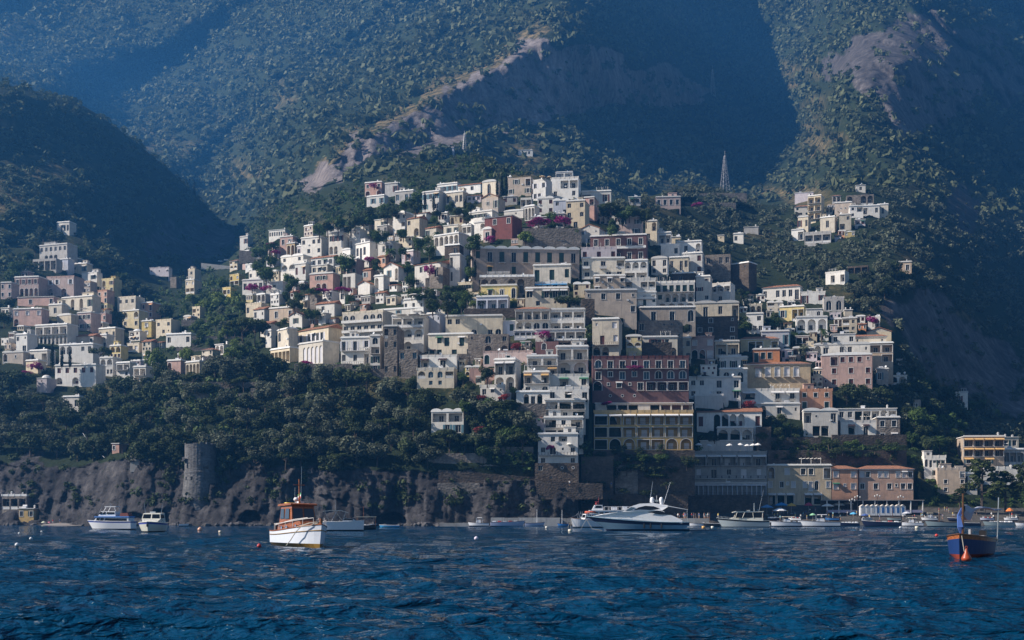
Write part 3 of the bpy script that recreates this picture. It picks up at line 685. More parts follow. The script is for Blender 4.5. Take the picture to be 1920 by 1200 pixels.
    for typ, xx, zz, ww, hh, yy in things:
        if typ == 'rect' and yy < .5 and ww < 1.9 and open_sh and hs.random() < .8:
            for sx in (-1, 1): link('shutter', unit('leaf_' + open_sh), root, (xx + sx * ww * .78, -.03, zz), 0, (ww * .46, 1, hh))
        if typ == 'rect' and yy < .5 and hs.random() < .07: link('awning', unit('awn_' + hs.choice('wwogd')), root, (xx, -.01, zz + hh + .25), 0, (ww * 1.5, .9, .8))
        c = win if len(win) == 1 else rng.choice(win)
        if typ in ('rect', 'arch', 'round'): link('window', unit(typ + '_' + c) if typ != 'round' else unit('round_d'), root, (xx, yy, zz), 0, (ww, 1, hh))
        elif typ == 'rail': link('railing', unit('wrail_w' if white_rail else 'rail_d'), root, (xx, yy, zz), 0, (ww, 1, hh))
        elif typ == 'balc':
            b_ = link('balcony', unit('slab_d'), root, (xx, -.001, zz), 0, (ww, hh, 1)); link('railing', unit('wrail_w' if 'B' in x else 'rail_d'), b_, (0, -.94, 0), 0, (1, 1, .95))
    # roof
    rb = MB(); rm = TRIM() if roof[0] in 'fpvd' else rooftile(); t = roof[0]; o = .28
    if t == 'f':
        rb.box((0, D / 2, H + .13), (W + 2 * o, D + 2 * o, .26)); 
        if Ht > 5: rb.box((0, .12, H + .45), (W, .18, .4)); rb.box((W / 2 - .1, D / 2, H + .44), (.18, D - .5, .38))
    elif t == 'p':
        n = max(2, int(W / 2.2))
        rb.box((0, .1, H + roofh * .45), (W + .06, .22, roofh * .9)); rb.box((W / 2 - .1, D / 2 + .1, H + roofh * .45 - .02), (.2, D - .3, roofh * .86)); rb.box((-W / 2 + .1, D / 2 + .1, H + roofh * .45 - .02), (.2, D - .3, roofh * .86))
        for i in range(n + 1): rb.box((-W / 2 + W * i / n, .1, H + roofh * .5), (.34, .36, roofh * 1.05))
    elif t == 't':
        o = .5; c = min(D, W) * .32; x_, y0, y1 = W / 2 + o, -o, D + o; rx, ry = W / 2 - c, D / 2
        b_ = [(-x_, y0, H), (x_, y0, H), (x_, y1, H), (-x_, y1, H)]; r_ = [(-rx, ry, H + roofh * 1.25), (rx, ry, H + roofh * 1.25)]
        rb.face([b_[0], b_[1], r_[1], r_[0]]); rb.face([b_[1], b_[2], r_[1]]); rb.face([b_[2], b_[3], r_[0], r_[1]]); rb.face([b_[3], b_[0], r_[0]]); rb.face(b_[::-1])
        fb = MB(); fb.box((0, D / 2, H - .13), (W + .7, D + .7, .22)); fb.build('cornice', TRIM(), root)
    elif t in 'gG':
        o = .35
        if t == 'G':      # pediment towards the sea
            P = [(-W / 2 - o, H - .1), (0, H + roofh * 1.1), (W / 2 + o, H - .1), (W / 2 + o, H + .12), (0, H + roofh * 1.1 + .25), (-W / 2 - o, H + .12)]
            rb.prism(P, -o, D + o); gb = MB(); gb.prism([(-W / 2, H + .002), (W / 2, H + .002), (0, H + roofh * 1.08)], .02, D); gb.build('gable', wallmat(col), root)
            link('window', unit('round_d'), root, (0, .01, H + roofh * .3), 0, (min(.9, W * .16), 1, min(.9, W * .16)))
        else:
            rb.face([(-W / 2 - o, -o, H), (W / 2 + o, -o, H), (W / 2 + o, D * .62, H + roofh * 1.2), (-W / 2 - o, D * .62, H + roofh * 1.2)]); rb.face([(-W / 2 - o, -o, H - .15), (W / 2 + o, -o, H - .15), (W / 2 + o, -o, H), (-W / 2 - o, -o, H)])
            for sx in (-1, 1): rb.face([(sx * (W / 2 + o), -o, H - .15), (sx * (W / 2 + o), D, H - .15), (sx * (W / 2 + o), D * .62, H + roofh * 1.2)][::sx])
            rb.face([(-W / 2 - o, D * .62, H + roofh * 1.2), (W / 2 + o, D * .62, H + roofh * 1.2), (W / 2 + o, D, H - .15), (-W / 2 - o, D, H - .15)])
    elif t == 'v':
        nv = int(roof[1:] or 2); vw = (W + .3) / nv
        for i in range(nv):
            c = -W / 2 - .15 + vw * (i + .5); P = [(c + vw / 2 * math.cos(math.pi * j / 8), H + roofh * math.sin(math.pi * j / 8)) for j in range(9)]
            rb.prism(P + [(c - vw / 2, H - .25), (c + vw / 2, H - .25)], -.2, D)
    elif t == 'd':
        r_ = min(W, D) * .42; rb.box((0, D / 2, H + .12), (W + .4, D + .4, .24)); rb.lathe([(r_, H + .2), (r_ * .95, H + .2 + roofh * .35), (r_ * .7, H + .2 + roofh * .75), (r_ * .35, H + .2 + roofh * .95), (.01, H + .2 + roofh)], (0, D / 2, 0), 12)
    if t != 'n':
        rb.build('parapet' if t == 'p' else 'roof', wallmat(col) if t == 'p' and col not in 'SD' else rm, root, smooth=False)
    # things fixed on the roof and facade
    rs = random.Random(int(x0 * 31 + yb))
    if t in 'fp' and Ht > 3.5:
        for j in range(rs.choice([0, 1, 1, 2])): link('chimney', unit('chim_d'), root, (rs.uniform(-.42, .42) * W, D * rs.uniform(.3, .7), H + .02), 0, (rs.uniform(.7, 1.2), 1, rs.uniform(.8, 1.5)))
        if rs.random() < .35: link('water_tank', unit('tank_d'), root, (rs.uniform(-.3, .3) * W, D * .4, H + .25), rs.uniform(-.3, .3))
        if rs.random() < .30: link('satellite_dish', unit('dish_d'), root, (rs.uniform(-.4, .4) * W, .4, H + .2), rs.uniform(-.5, .5))
    if rs.random() < .3 and col in 'CBWYO' and nR > 1: link('air_conditioner', unit('ac_d'), root, (W * rs.uniform(-.45, .45), -.01, H - fh * .9 + .3))
    if t in 'fp' and Ht > 5.5 and W > 5 and rs.random() < .42 and name in ('house', 'hotel', 'villa'):
        ww, dd, hh = W * rs.uniform(.22, .42), D * .45, rs.uniform(1.9, 2.6); rx = rs.choice([-1, 1]) * (W - ww) * rs.uniform(.2, .46)
        if rs.random() < .55:
            b2 = MB(); b2.box((rx, D * .35 + dd / 2, H + hh / 2 + .25), (ww, dd, hh)); b2.box((rx, D * .35 + dd / 2, H + hh + .32), (ww + .4, dd + .4, .16)); rr_ = b2.build('roof_room', wallmat(col), root)
            link('window', unit('rect_d'), root, (rx, D * .35 - .02, H + .5), 0, (min(1.0, ww * .4), 1, hh * .66))
        else:
            b2 = MB()
            for px_ in (-.5, 0, .5): b2.tube([(rx + px_ * ww, .5, H + .2), (rx + px_ * ww, .5, H + hh)], .07, 0, 5)
            for q in range(6): b2.box((rx + (q / 5 - .5) * ww, .5 + dd / 2, H + hh + .06), (.09, dd + .6, .1))
            b2.build('pergola', TRIM(), root)['kind'] = 'stuff'
    # awnings: x holds e.g. A0o = ochre awnings over storey 0
    for q in range(len(x) - 2):
        if x[q] == 'A' and x[q + 1].isdigit():
            r = int(x[q + 1]); row = rows[min(r, nR - 1)].rstrip('_'); bw = W / len(row)
            for i, ch in enumerate(row):
                if ch != '.': link('awning', unit('awn_' + x[q + 2]), root, (-W / 2 + (i + .5) * bw, -.01, H - r * fh - .12 * fh), 0, (bw * .9, 1.5, 1.25))
    # cut the land, remember the pixels
    xr = x0 + W * ca / k if a <= 0 else x0
    def Yf(px, a=a):
        if a <= 0:
            xs = x0 + W * ca / k
            return Yb + (xs - px) * k * math.tan(-a) if px <= xs else Yb + (px - xs) * k / max(math.tan(-a), .02) if -a > .02 else Yb
        xs = x1 - W * ca / k
        return Yb + (px - xs) * k * math.tan(a) if px >= xs else Yb
    carve(x0, x1, yt, yb, lambda p: min(Yf(p), Yb + 16))
    occ[max(int(yt), 0):max(int(yb), 0), max(int(x0), 0):max(int(x1), 0)] = True
    HOUSES.append((x0, x1, yt, yb, Yb, label))
    return root
# ------------------------------------------------------------------ the town, building by building (photo outline, colour, storeys, look)
def build_town():
    h = house
    # --- waterfront, right
    h(1440,1562,873,946,'Q','a.w.ww.l/w.wsw.wdg.w/aaa.aa.','f',-3,'wd','long cream waterfront hotel with arched ground floor and flower balconies',name='hotel',cat='hotel',x='A2w')
    h(1560,1612,873,946,'O','w.w/wsw/...','t',-3,'w','narrow vivid orange waterfront house between the cream hotel and the salmon hotel',x='T')
    h(1612,1716,873,946,'A','ww.ww.www/w.w.wsww/.......','t',-3,'wd','salmon waterfront hotel with white window surrounds and long planted balconies',name='hotel',cat='hotel',x='T')
    h(1269,1440,845,946,'G','llllll_/bwbwbw_/......../.s...s.','p',-2,'wd','grey waterfront hotel carrying a roof terrace of white parasols',name='hotel',cat='hotel',x='A0w')
    h(1274,1438,906,929,'V','llllllllllllllllll','f',-2,'b','long glazed restaurant veranda with white posts under the grey hotel',name='veranda',cat='restaurant',Y=433)
    h(1253,1272,846,866,'W','w','f',-3,'w','tiny white pavilion perched on the dark wall left of the grey hotel',name='pavilion',cat='pavilion')
    h(1760,1816,876,926,'B','....l/.w..w/.w..s','p',-8,'d','beige rendered block in the shade behind the small green pine',cat='house')
    h(1790,1836,888,926,'W','.b./w.w','f',-6,'d','pale block with one small balcony beside the tall beach pine')
    h(1735,1779,853,897,'W','gdsdd/..w..','p',-8,'d','small white house with dark doors standing in front of the shaded wood')
    h(1809,1888,819,874,'B','llll/llll/w.w.','f',-6,'d','sand coloured hotel with two rows of ochre awnings at the right edge',name='hotel',cat='hotel',x='A0oA1oA2o')
    h(1868,1922,843,872,'G','llll','f',-5,'b','grey green glazed terrace building cut by the right edge of the view')
    h(1880,1912,820,843,'C','ww','f',-5,'d','small cream attic house above the green glazed terrace')
    h(1836,1924,874,908,'W','w.dw.l/.a.a.a','p',-5,'d','low white terraces behind the big beach pine')
    h(1794,1821,733,762,'W','w.','p',-14,'d','lone white cottage on the dark slope above the awning hotel')
    h(1714,1731,749,776,'B','s','n',-25,'d','narrow ruined pinkish tower stub among dark trees on the right slope',name='ruin',cat='ruin')
    # --- right, terraces above the waterfront
    h(1508,1576,764,818,'W','lo.d/.ll.','v2',-6,'d','white house with two shallow barrel vaults over slanting buttresses')
    h(1573,1684,766,789,'W','wwlllal','f',-6,'d','long low white storey with solar panels on its flat roof')
    h(1578,1647,787,820,'W','.l.d.','p',-6,'d','white house with a dark awning porch and tall brown door below the solar panels',x='A0d')
    h(1645,1692,783,831,'S','ww/ww','f',-6,'d','weathered grey house with four white framed windows right of the white terraces',x='T')
    h(1392,1502,727,766,'W','l.bb/a.aw','p',-5,'nd','white villa with a glazed balcony and two arched green doors',x='A0w')
    h(1409,1502,757,784,'W','aa.w.s','f',-5,'d','white undercroft of two arches below the green doored villa')
    h(1499,1563,728,766,'O','www/d.d','p',-4,'n','peach house with dark green shutters and white pillars on its roof terrace',x='T')
    h(1309,1434,764,810,'W','w.aaaa.w','g',-8,'r','white seaside villa with tawny tiled roof and a row of arched windows',name='villa',cat='villa')
    h(1346,1416,802,830,'W','aaa','f',-8,'d','white three arched loggia storey beneath the tiled villa')
    h(1315,1416,826,847,'W','.......','f',-8,'d','plain white base wall behind the parasol terrace',name='terrace_wall',cat='wall')
    h(1114,1302,768,843,'H','laallll/lllllll/laallaa','p',-2,'w','large ochre yellow hotel with three rows of balconies and white shutters',name='hotel',cat='hotel',x='TA0w')
    h(1117,1300,756,771,'W','.lll.llll','f',-2,'w','white roof terrace with laundry coloured blinds atop the ochre yellow hotel',name='roof_terrace',cat='terrace')
    h(1111,1294,666,753,'R','gbbbbbbb_/dwdwdggg/aswsbllll/.ooo....','p',-2,'db','large dark red hotel with white ornate window frames in the middle of town',name='hotel',cat='hotel',x='T')
    h(1293,1392,708,748,'W','ww.d.d/w..b.d','f',-5,'d','white house with a balcony garden right of the dark red hotel')
    h(1303,1358,738,764,'W','....','p',-4,'d','bright white terrace wall with cropped bushes behind its parapet',name='terrace_wall',cat='wall')
    h(1350,1404,670,695,'W','d.d.w','f',-6,'d','white upper storey with three dark doors left of the terracotta hotel')
    h(1350,1404,692,720,'W','gg','f',-6,'d','white house with two big glazed arches left of the terracotta hotel')
    h(1398,1526,676,732,'H','.bbbbb./.......','t',-7,'w','ochre hotel under a long terracotta hipped roof with five white doors',name='hotel',cat='hotel',x='T')
    h(1413,1465,655,680,'O','dww.','f',-7,'n','ochre house with wide dark green shutters above the terracotta hotel')
    h(1390,1463,630,660,'Y','.ll.l','t',-7,'d','yellow terraced house with a small terracotta roof and pale eaves')
    h(1341,1389,640,670,'C','ll','f',-6,'d','cream house with two dark loggias right of the pink house')
    h(1296,1342,629,673,'P','w.w/aab','p',-5,'w','pink house with arched doors and white shutters')
    h(1263,1299,634,678,'C','w.w/s.d','f',-5,'d','tall narrow cream house left of the pink house')
    h(1205,1273,632,667,'C','.www./a.aa','f',-5,'d','cream villa with three upper windows and two low arches above the dark red hotel')
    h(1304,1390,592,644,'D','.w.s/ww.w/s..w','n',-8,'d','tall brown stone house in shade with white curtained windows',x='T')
    h(1304,1390,562,598,'C','.d.w.l','v2',-8,'d','cream house with a pale vaulted roof and iron pergola above the brown stone house')
    h(1200,1306,576,606,'B','.b.b.g','f',-4,'d','brown peach block with tall dark doors above the grey stone house',x='T')
    h(1197,1284,600,640,'S','d..sss/...s.s','n',-6,'d','grey stone house with a row of small square openings')
    h(1545,1648,659,726,'P','.lwwws/.w.w.w/sw.w.w','v1',-12,'r','pinkish beige villa with white pilasters on the right hand slope',name='villa',cat='villa',x='T')
    h(1530,1636,640,668,'W','ad.ww.s','v3',-10,'d','cluster of low white vaults just above the pinkish villa')
    h(1632,1683,643,696,'B','ll/.l/..','f',-10,'d','brown pink terraced house right of the pinkish villa')
    h(1588,1666,626,650,'C','.s..s','t',-10,'d','cream storey under a long terracotta roof above the white vaults')
    h(1628,1678,614,645,'C','.d.','G',-14,'d','small gabled cream house at the top of the right hand slope',x='T')
    h(1561,1608,626,646,'W','w.w','f',-10,'d','plain white storey left of the terracotta roofed cream storey')
    h(1645,1671,692,720,'B','w.','f',-12,'d','small beige annex right of the pinkish villa')
    h(1670,1705,704,722,'W','aa','f',-12,'d','low white annex with two arches at the end of the right hand row')
    h(1434,1511,531,563,'W','w.wwwb','t',-22,'d','white villa with terracotta hipped roof high on the right of town',name='villa',cat='villa')
    h(1504,1551,545,569,'W','d..w','p',-10,'d','white annex with a dark doorway beside the terracotta villa')
    h(1546,1586,555,584,'G','gg','p',-8,'d','pale grey garden wall house with two arched holes')
    h(1584,1602,581,597,'C','.','f',-10,'d','tiny cream shed below the grey arched wall house')
    h(1465,1516,574,602,'Y','w.ll','f',-20,'d','yellow house with a long shaded porch on the right slope')
    h(1513,1546,579,599,'W','.w','f',-10,'d','white cube beside the yellow porch house')
    h(1495,1556,594,624,'W','aaa','f',-10,'d','white house with three wide arches behind the palm')
    h(1401,1438,588,625,'W','.w/www','f',-12,'d','stepped white house right of the brown stone house')
    h(1429,1483,621,648,'V','w...d','f',-8,'d','grey blue house with a long white parapet above the yellow terraced house')
    h(1629,1656,592,619,'W','.a','p',-14,'d','small white house covered by magenta flowers on the upper right slope')
    # --- centre right, upper town
    h(1370,1423,492,545,'D','..s/.../...','f',-40,'d','tall bare brown wall house with a white top on the right shoulder of town')
    h(1324,1380,476,524,'S','w.ww/a...','n',-14,'d','roofless grey brown stone ruin on the right shoulder of town',name='ruin',cat='ruin')
    h(1282,1326,474,516,'W','w.w/..w','f',-14,'r','white cubic house with two brown shuttered windows')
    h(1256,1296,482,509,'C','w.dw','f',-12,'d','cream house with a clipped green roof garden')
    h(1222,1258,479,516,'W','d.d/w.w','v1',-12,'d','white vaulted house right of the red and white hotel')
    h(1108,1220,440,492,'R','wwwww_/wwwww_','f',-10,'d','red and white terraced hotel with balcony rows below the hilltop',name='hotel',cat='hotel',x='TB')
    h(1170,1220,488,526,'W','aaa/ll_','f',-10,'d','white arched lower terraces of the red and white hotel',name='terrace',cat='terrace',x='B')
    h(1136,1174,433,448,'W','l.l','v1',-8,'d','white rooftop pavilion above the red and white hotel',name='pavilion',cat='pavilion')
    h(1090,1158,462,490,'L','w.w.w','p',-4,'r','lilac white house with three tall brown windows')
    h(1091,1174,484,524,'C','b.b.l/d.dd_','f',-4,'d','cream house over a shaded terrace with white parapet beside the palazzo',x='B')
    h(1114,1174,517,550,'B','w.w.w/w...w','f',-3,'d','brown beige house with three cream awnings',x='A0w')
    h(1097,1196,544,592,'B','s.w.w.s/......w','f',-3,'d','peach house with quoined corners over a vine covered restaurant',x='T')
    h(1172,1232,520,562,'W','l.ll/w.w_','p',-4,'d','white terrace house with crowded balustrade',x='B')
    h(1196,1232,548,574,'W','.d.w','f',-4,'n','whitish house with green doors left of the long white arcade')
    h(1217,1309,525,584,'W','bdbdbdd_/bwaaaa/aaaaa','p',-7,'n','long white arcaded house with green doors on three storeys',cat='house')
    h(1261,1310,512,545,'D','.w../w.ss','f',-12,'d','dark brown house with a pinkish side above the long white arcade')
    h(1306,1342,518,566,'W','.s/w./.w','f',-14,'d','tall plain white house at the right end of the long white arcade')
    h(1334,1384,528,568,'W','lll/.w.','p',-24,'d','white stepped terrace lined with little pillars',x='B')
    h(1161,1209,407,442,'P','w.w/.w','f',-10,'d','small pink and white houses behind the umbrella pine')
    h(1211,1240,414,452,'C','.a/w.','f',-14,'d','cream and white corner house with a dark arch on the skyline right')
    h(1225,1262,436,460,'W','.ll','f',-10,'d','white flat roofed house with deep shade under its eaves')
    h(1252,1280,444,464,'C','s.w','f',-12,'d','small sand coloured cube right of the deep eaved house')
    h(1240,1278,456,482,'W','..w','p',-12,'d','low white wall house under the sand coloured cube')
    h(1270,1322,452,484,'W','.w.a','f',-14,'d','white and cream house with a long balcony facing the olive hill')
    h(1087,1137,420,456,'G','w.s/.d.','G',-24,'d','grey gabled stone house like a chapel under the umbrella pine')
    # --- hilltop
    h(1033,1091,330,372,'W','.ll/w.w','p',-10,'d','tall white crenellated hotel crowning the hilltop',name='hotel',cat='hotel')
    h(1000,1036,334,376,'W','w.w/ww.','p',-28,'d','white wing with tan parasols left of the crowning hotel',name='hotel_wing',cat='hotel')
    h(1042,1076,322,334,'W','ll','f',-10,'d','small white roof pavilion on the very top of the town',name='pavilion',cat='pavilion')
    h(1091,1149,358,386,'W','l.w','f',-8,'d','white house on the skyline just right of the crowning hotel')
    h(1008,1042,367,402,'W','w.w/w.w','v2',-8,'r','white house with two wavy vaults and brown shutters below the crowning hotel')
    h(1038,1070,371,404,'V','w./.w','v2',-8,'d','bluish white house adjoining the wavy vaulted house')
    h(1062,1108,376,428,'C','w.w/w.w/.b.','f',-14,'d','tall cream block with laundry on its lowest balcony near the hilltop')
    h(1095,1125,370,414,'P','.l/s./..','f',-16,'d','lilac pink tower house with a dark open top storey')
    h(952,1004,331,366,'B','.w.l/w..w','n',-16,'d','dull beige house left of the crowning hotel')
    h(952,962,326,366,'B','s/.','d',-10,'d','slim beige bell turret with a domed cap on the skyline',name='turret',cat='turret')
    h(904,942,335,366,'C','.g.','v1',-26,'d','pale church apse beside the three hilltop cypresses',name='church',cat='church')
    h(903,947,362,398,'B','.s.w','G',-24,'d','peach chapel with gabled front below the hilltop cypresses',name='chapel',cat='chapel')
    h(976,1000,370,391,'W','ll','n',-10,'d','white open pergola frame beside the wavy vaulted house',name='pergola',cat='pergola')
    h(984,1012,386,412,'W','aaa','f',-26,'d','white arcade house above the magenta hedge')
    h(945,988,391,408,'W','..s.','v1',-20,'d','low white barrel roofed house above the red villa')
    h(908,979,398,446,'R','.w.w/....','t',-26,'d','brick red villa with grey quoins near the hilltop',name='villa',cat='villa',x='T')
    h(906,930,424,454,'P','d','v1',-26,'d','salmon porch with an arched roof at the foot of the red villa',name='porch',cat='porch')
    h(879,934,395,424,'W','wwww./..w.w','f',-26,'d','white house with a row of small windows left of the red villa')
    h(889,922,416,450,'W','.a/w.','f',-26,'d','white house with one blind arch directly left of the red villa')
    h(866,892,418,441,'W','ll','v2',-24,'d','little white domed house between two terraces left of the red villa')
    h(831,868,421,442,'C','.w.w','f',-26,'d','cream terrace house left of the little domed house')
    h(797,829,421,446,'C','w..','g',-30,'d','small pale yellow house with a tiled gable among trees')
    h(835,878,359,386,'C','w.ww','f',-24,'d','cream house below the skyline terraces')
    h(791,837,358,396,'W','www/w.w','f',-24,'d','tall whitish house behind two slim cypresses')
    h(819,864,343,362,'W','wwww','f',-22,'d','long white house on the skyline at the back of town')
    h(858,908,340,360,'W','w.w.','g',-22,'d','white house with a thin tiled edge on the skyline')
    h(721,752,343,366,'G','..w','f',-18,'d','grey block right of the rosy hillside hotel')
    h(683,723,341,368,'P','w.w/a.a','f',-18,'d','rosy hotel with bougainvillea high on the left skyline',name='hotel',cat='hotel')
    h(686,727,366,386,'W','.w.w','f',-22,'d','flat white bungalow under the rosy hillside hotel')
    h(740,782,357,381,'G','w.bb','f',-20,'b','grey house with a large pale glazed front')
    # --- palazzo band
    h(881,1087,460,521,'K','wbbbbbbbb/.w.w.w.w.','v9',4,'nd','long grey palazzo with a wavy roofline and nine small balconies',name='palazzo',cat='palazzo')
    h(900,1004,514,550,'S','aa.aa.','p',-4,'d','stone arcade of dark arches under the palazzo',name='arcade',cat='arcade')
    h(1000,1073,497,530,'C','d.d.w','f',-6,'n','cream house with three green doors in front of the palazzo')
    h(914,958,508,545,'G','.../...','p',-5,'d','grey terrace block with a white sheet hung on its rail')
    h(843,873,477,528,'W','l../d..','f',-14,'d','white house striped with broad mustard bands')
    h(775,852,484,536,'W','.ww.d./w.l.w','g',-34,'d','long white house with a sloping eave leading to the mustard striped house')
    h(805,845,500,540,'S','.g./...','n',-26,'d','squat grey stone house with one pointed window')
    h(833,869,459,482,'D','.w','f',-20,'d','dark brown cube above the mustard striped house')
    h(812,879,437,477,'W','aaaaa/.....','f',-32,'d','white arcade of five arches stepping down under a pergola',name='arcade',cat='arcade')
    h(902,972,535,562,'Y','.d.d.g','f',-8,'d','bright lemon yellow house in the gardens below the palazzo',x='T')
    h(893,956,556,586,'V','lll','f',-8,'b','pale blue glazed storey under the lemon yellow house')
    h(987,1066,527,545,'W','.lwga','p',-5,'d','white terrace with a bright blue awning below the palazzo',x='A0b')
    h(985,1068,540,578,'C','g.ddw/.w.s.','f',-5,'d','cream house with scalloped awnings and a dark arched balcony',x='A0w')
    h(966,1035,573,622,'W','llll_/aagg','t',-6,'d','white house with tall arches under a strip of terracotta roof')
    h(1031,1100,580,622,'W','lll/lll_','f',-6,'d','white house with four buttress pillars and an orange end wall')
    h(835,946,592,634,'C','ww...../...g.wg','f',-6,'d','long cream house with a solitary arched opening')
    h(942,968,602,628,'V','.w','f',-6,'n','bluish white lean to right of the long cream house')
    h(877,957,626,664,'S','s.g.w/..a.a','n',-6,'d','ruined stone house with dark arched holes')
    h(964,1010,620,634,'V','llll','f',-6,'b','turquoise glazed veranda under the tall arches',name='veranda',cat='veranda')
    h(1004,1100,617,644,'W','.llll_','f',-5,'d','wide white terrace storey with purple flowers trailing at its left')
    h(1004,1050,640,674,'R','.g../..s.','n',-6,'d','small brick red wall house below the purple flowered terrace')
    h(1040,1102,634,660,'D','llll','p',-5,'d','dark pergola terrace with white posts above the arched white house',name='terrace',cat='terrace')
    h(1111,1172,598,672,'C','s.w/.b.w_/aa.','f',-10,'rw','tall cream and yellow tower house right of centre')
    h(802,894,626,672,'C','.wn.n./dw.d.w'.replace('n','d'),'f',-10,'n','cream house with green shutters and blue laundry')
    h(800,837,588,634,'V','w.s.s/....','f',-18,'d','blue white corner house with tiny paired windows')
    h(734,803,592,660,'W','lll_/aaa/aa.','f',-8,'d','white house with three rows of arched loggias',x='B')
    h(720,752,612,704,'S','l.w/w.w/.../w.w','f',-6,'d','tall brown stone tower house left of the arched loggias')
    h(748,788,655,706,'S','w.w/...','n',-6,'b','stone base storey with two green shuttered windows under the arched loggias')
    h(638,738,580,640,'C','gg.ggg_/bbbbbb/wwwwww','p',-22,'d','curved cream hotel with planted terrace and rows of balconies',name='hotel',cat='hotel',x='B')
    h(638,700,633,684,'W','d.d.w_/w.w.l_','f',-10,'d','white house with long thin balconies below the curved cream hotel')
    h(694,721,630,698,'W','g/l_/d/d','f',-8,'d','slim white tower house with one big glazed arch')
    h(550,640,606,646,'C','b.bbbb.','g',-42,'d','cream wing with small iron balconies facing left')
    h(515,556,616,664,'C','g../...','f',-50,'d','blank cream corner house at the left end of the hotel wing')
    h(552,632,640,684,'C','.ggggg','f',-42,'w','cream dining hall with tall white arched windows',name='dining_hall',cat='hotel')
    h(500,560,652,678,'C','lllll','f',-42,'d','columned veranda below the blank cream corner house',name='veranda',cat='veranda')
    h(781,856,688,726,'C','aggl/.ww.','p',-8,'b','cream house with turquoise blinds above the wooded gap')
    h(787,860,664,694,'W','l.d.','p',-8,'d','white house with a dark red awning above the turquoise blinds',x='A0d')
    h(906,1002,656,684,'P','g..d...','p',-8,'n','rose stone house with one green door behind a pergola')
    # --- white stack on the central spur
    h(927,977,674,732,'W','ll/aa','f',-12,'d','white house with two slanted white awnings over two arches',x='A0w')
    h(988,1048,668,704,'W','ll_/..l_','f',-5,'d','white balcony house with a thin striped awning',x='A1o')
    h(1043,1106,650,702,'W','ll_/aa_','f',-4,'d','white house with two broad arches below the dark pergola terrace')
    h(982,1034,698,742,'W','l.l_/w.g','f',-6,'d','white house under an ochre awning on the central spur',x='A0o')
    h(1030,1106,700,730,'W','.l.w_','p',-4,'d','white terrace with a mustard door and pink flowers on the central spur',x='A0g')
    h(1028,1106,724,756,'W','w.l.d_','p',-4,'d','white terrace house hung with pot plants on the central spur')
    h(968,1034,735,765,'W','.ada.','f',-6,'d','white house with two cream arches on a tall stone wall')
    h(1022,1100,750,786,'W','lll_/ldl_','f',-4,'d','white stack of balconies with parked chairs above the lowest white tower')
    h(1020,1096,783,822,'W','lwl_/lld_','f',-4,'d','white stack of balconies with washing on the rails')
    h(1009,1088,814,874,'W','.wl./wgsw_/w..w','f',-5,'d','lowest white tower house with a conservatory window and a parasol')
    h(1003,1088,868,908,'D','w.oo/.s..','n',-5,'d','dark stone base with two oval windows under the lowest white tower',name='stone_base',cat='house')
    h(900,952,720,756,'W','dws/w.d','p',-10,'d','small white house with red flowers left of the central spur')
    h(808,878,765,812,'W','ll/.wd','v3',-12,'d','white cottage with a wavy roof alone among trees above the cliff',name='cottage',cat='cottage')
    # --- left flank of the town
    h(735,774,394,428,'W','.w.w/..l','v2',-30,'d','white twin vaulted house on the left shoulder of town')
    h(701,737,410,428,'C','..bb','f',-28,'d','long low cream wall house left of the twin vaults')
    h(706,735,422,440,'G','w.w','f',-28,'d','small grey house under the low cream wall house')
    h(762,800,402,442,'C','w../.a','g',-30,'d','cream gabled house right of the twin vaults')
    h(774,808,395,412,'W','w.w','g',-28,'d','whitewashed tiled house above the cream gabled house')
    h(707,750,450,478,'W','.wlw','v2',-32,'d','white house with shaded terrace beside the big palm')
    h(664,710,454,486,'W','wbw.','f',-40,'d','white house with three windows stepping down to the left')
    h(641,666,464,482,'W','..','v1',-30,'d','blank white vault left of the stepping white house')
    h(654,686,430,466,'W','w.s/a..','f',-26,'d','white house with a small arch on the left flank')
    h(615,656,436,480,'W','www/aa.','f',-20,'d','white block with two blind arches on the left flank')
    h(562,614,444,478,'W','w.ww/.w.w','f',-22,'d','bright white block on the left flank next to the pale pink house')
    h(536,562,456,480,'H','aa','f',-26,'d','ochre house with little arches on the left flank')
    h(555,587,460,482,'L','w.w','f',-26,'d','pale pink washed house below the bright white block')
    h(522,582,474,506,'W','w.w/aa.','v2',-28,'d','whitish house with two large arches above the valley road')
    h(580,634,476,500,'W','wwww','g',-24,'d','white house with four dark windows under a red tiled eave',x='T')
    h(582,622,496,514,'C','www','f',-24,'d','cream lower storey with three windows under the red tiled eave')
    h(551,584,494,522,'W','w.w','f',-26,'r','white house with two red windows on the left flank')
    h(502,540,430,446,'W','wwwwwww','f',-20,'d','white colonnaded pavilion at the left edge of town',name='pavilion',cat='pavilion')
    h(523,556,443,464,'P','ww','f',-22,'d','small rosy house wrapped in plants below the colonnaded pavilion')
    h(448,472,443,462,'W','.w','f',-26,'d','outlying white cube on the far left of the town hill')
    h(610,643,420,440,'G','...','n',-20,'d','blank grey stone house on the upper left flank')
    h(578,634,512,544,'P','.ww./.aa.','f',-20,'d','dusty pink house with a shaded right end on the left flank')
    h(452,500,524,550,'W','wwww','f',-16,'d','long white house with four dark windows and hanging purple flowers')
    h(496,536,528,548,'W','.s.','f',-16,'d','low white annex right of the purple flowered white house')
    h(718,760,492,526,'W','.w.a','G',-26,'d','white chapel like house with a pointed gable',name='chapel',cat='chapel')
    h(680,704,501,524,'O','w.','g',-28,'d','small pale orange house left of the pointed white gable')
    h(641,677,512,540,'W','ll.','n',-26,'d','white frame of a pergola house on the left flank',name='pergola',cat='pergola')
    h(670,704,526,550,'W','..','G',-28,'d','white blank gable below the pale orange house')
    h(701,729,517,542,'W','a.','f',-28,'d','white house with one arch below the pointed white gable')
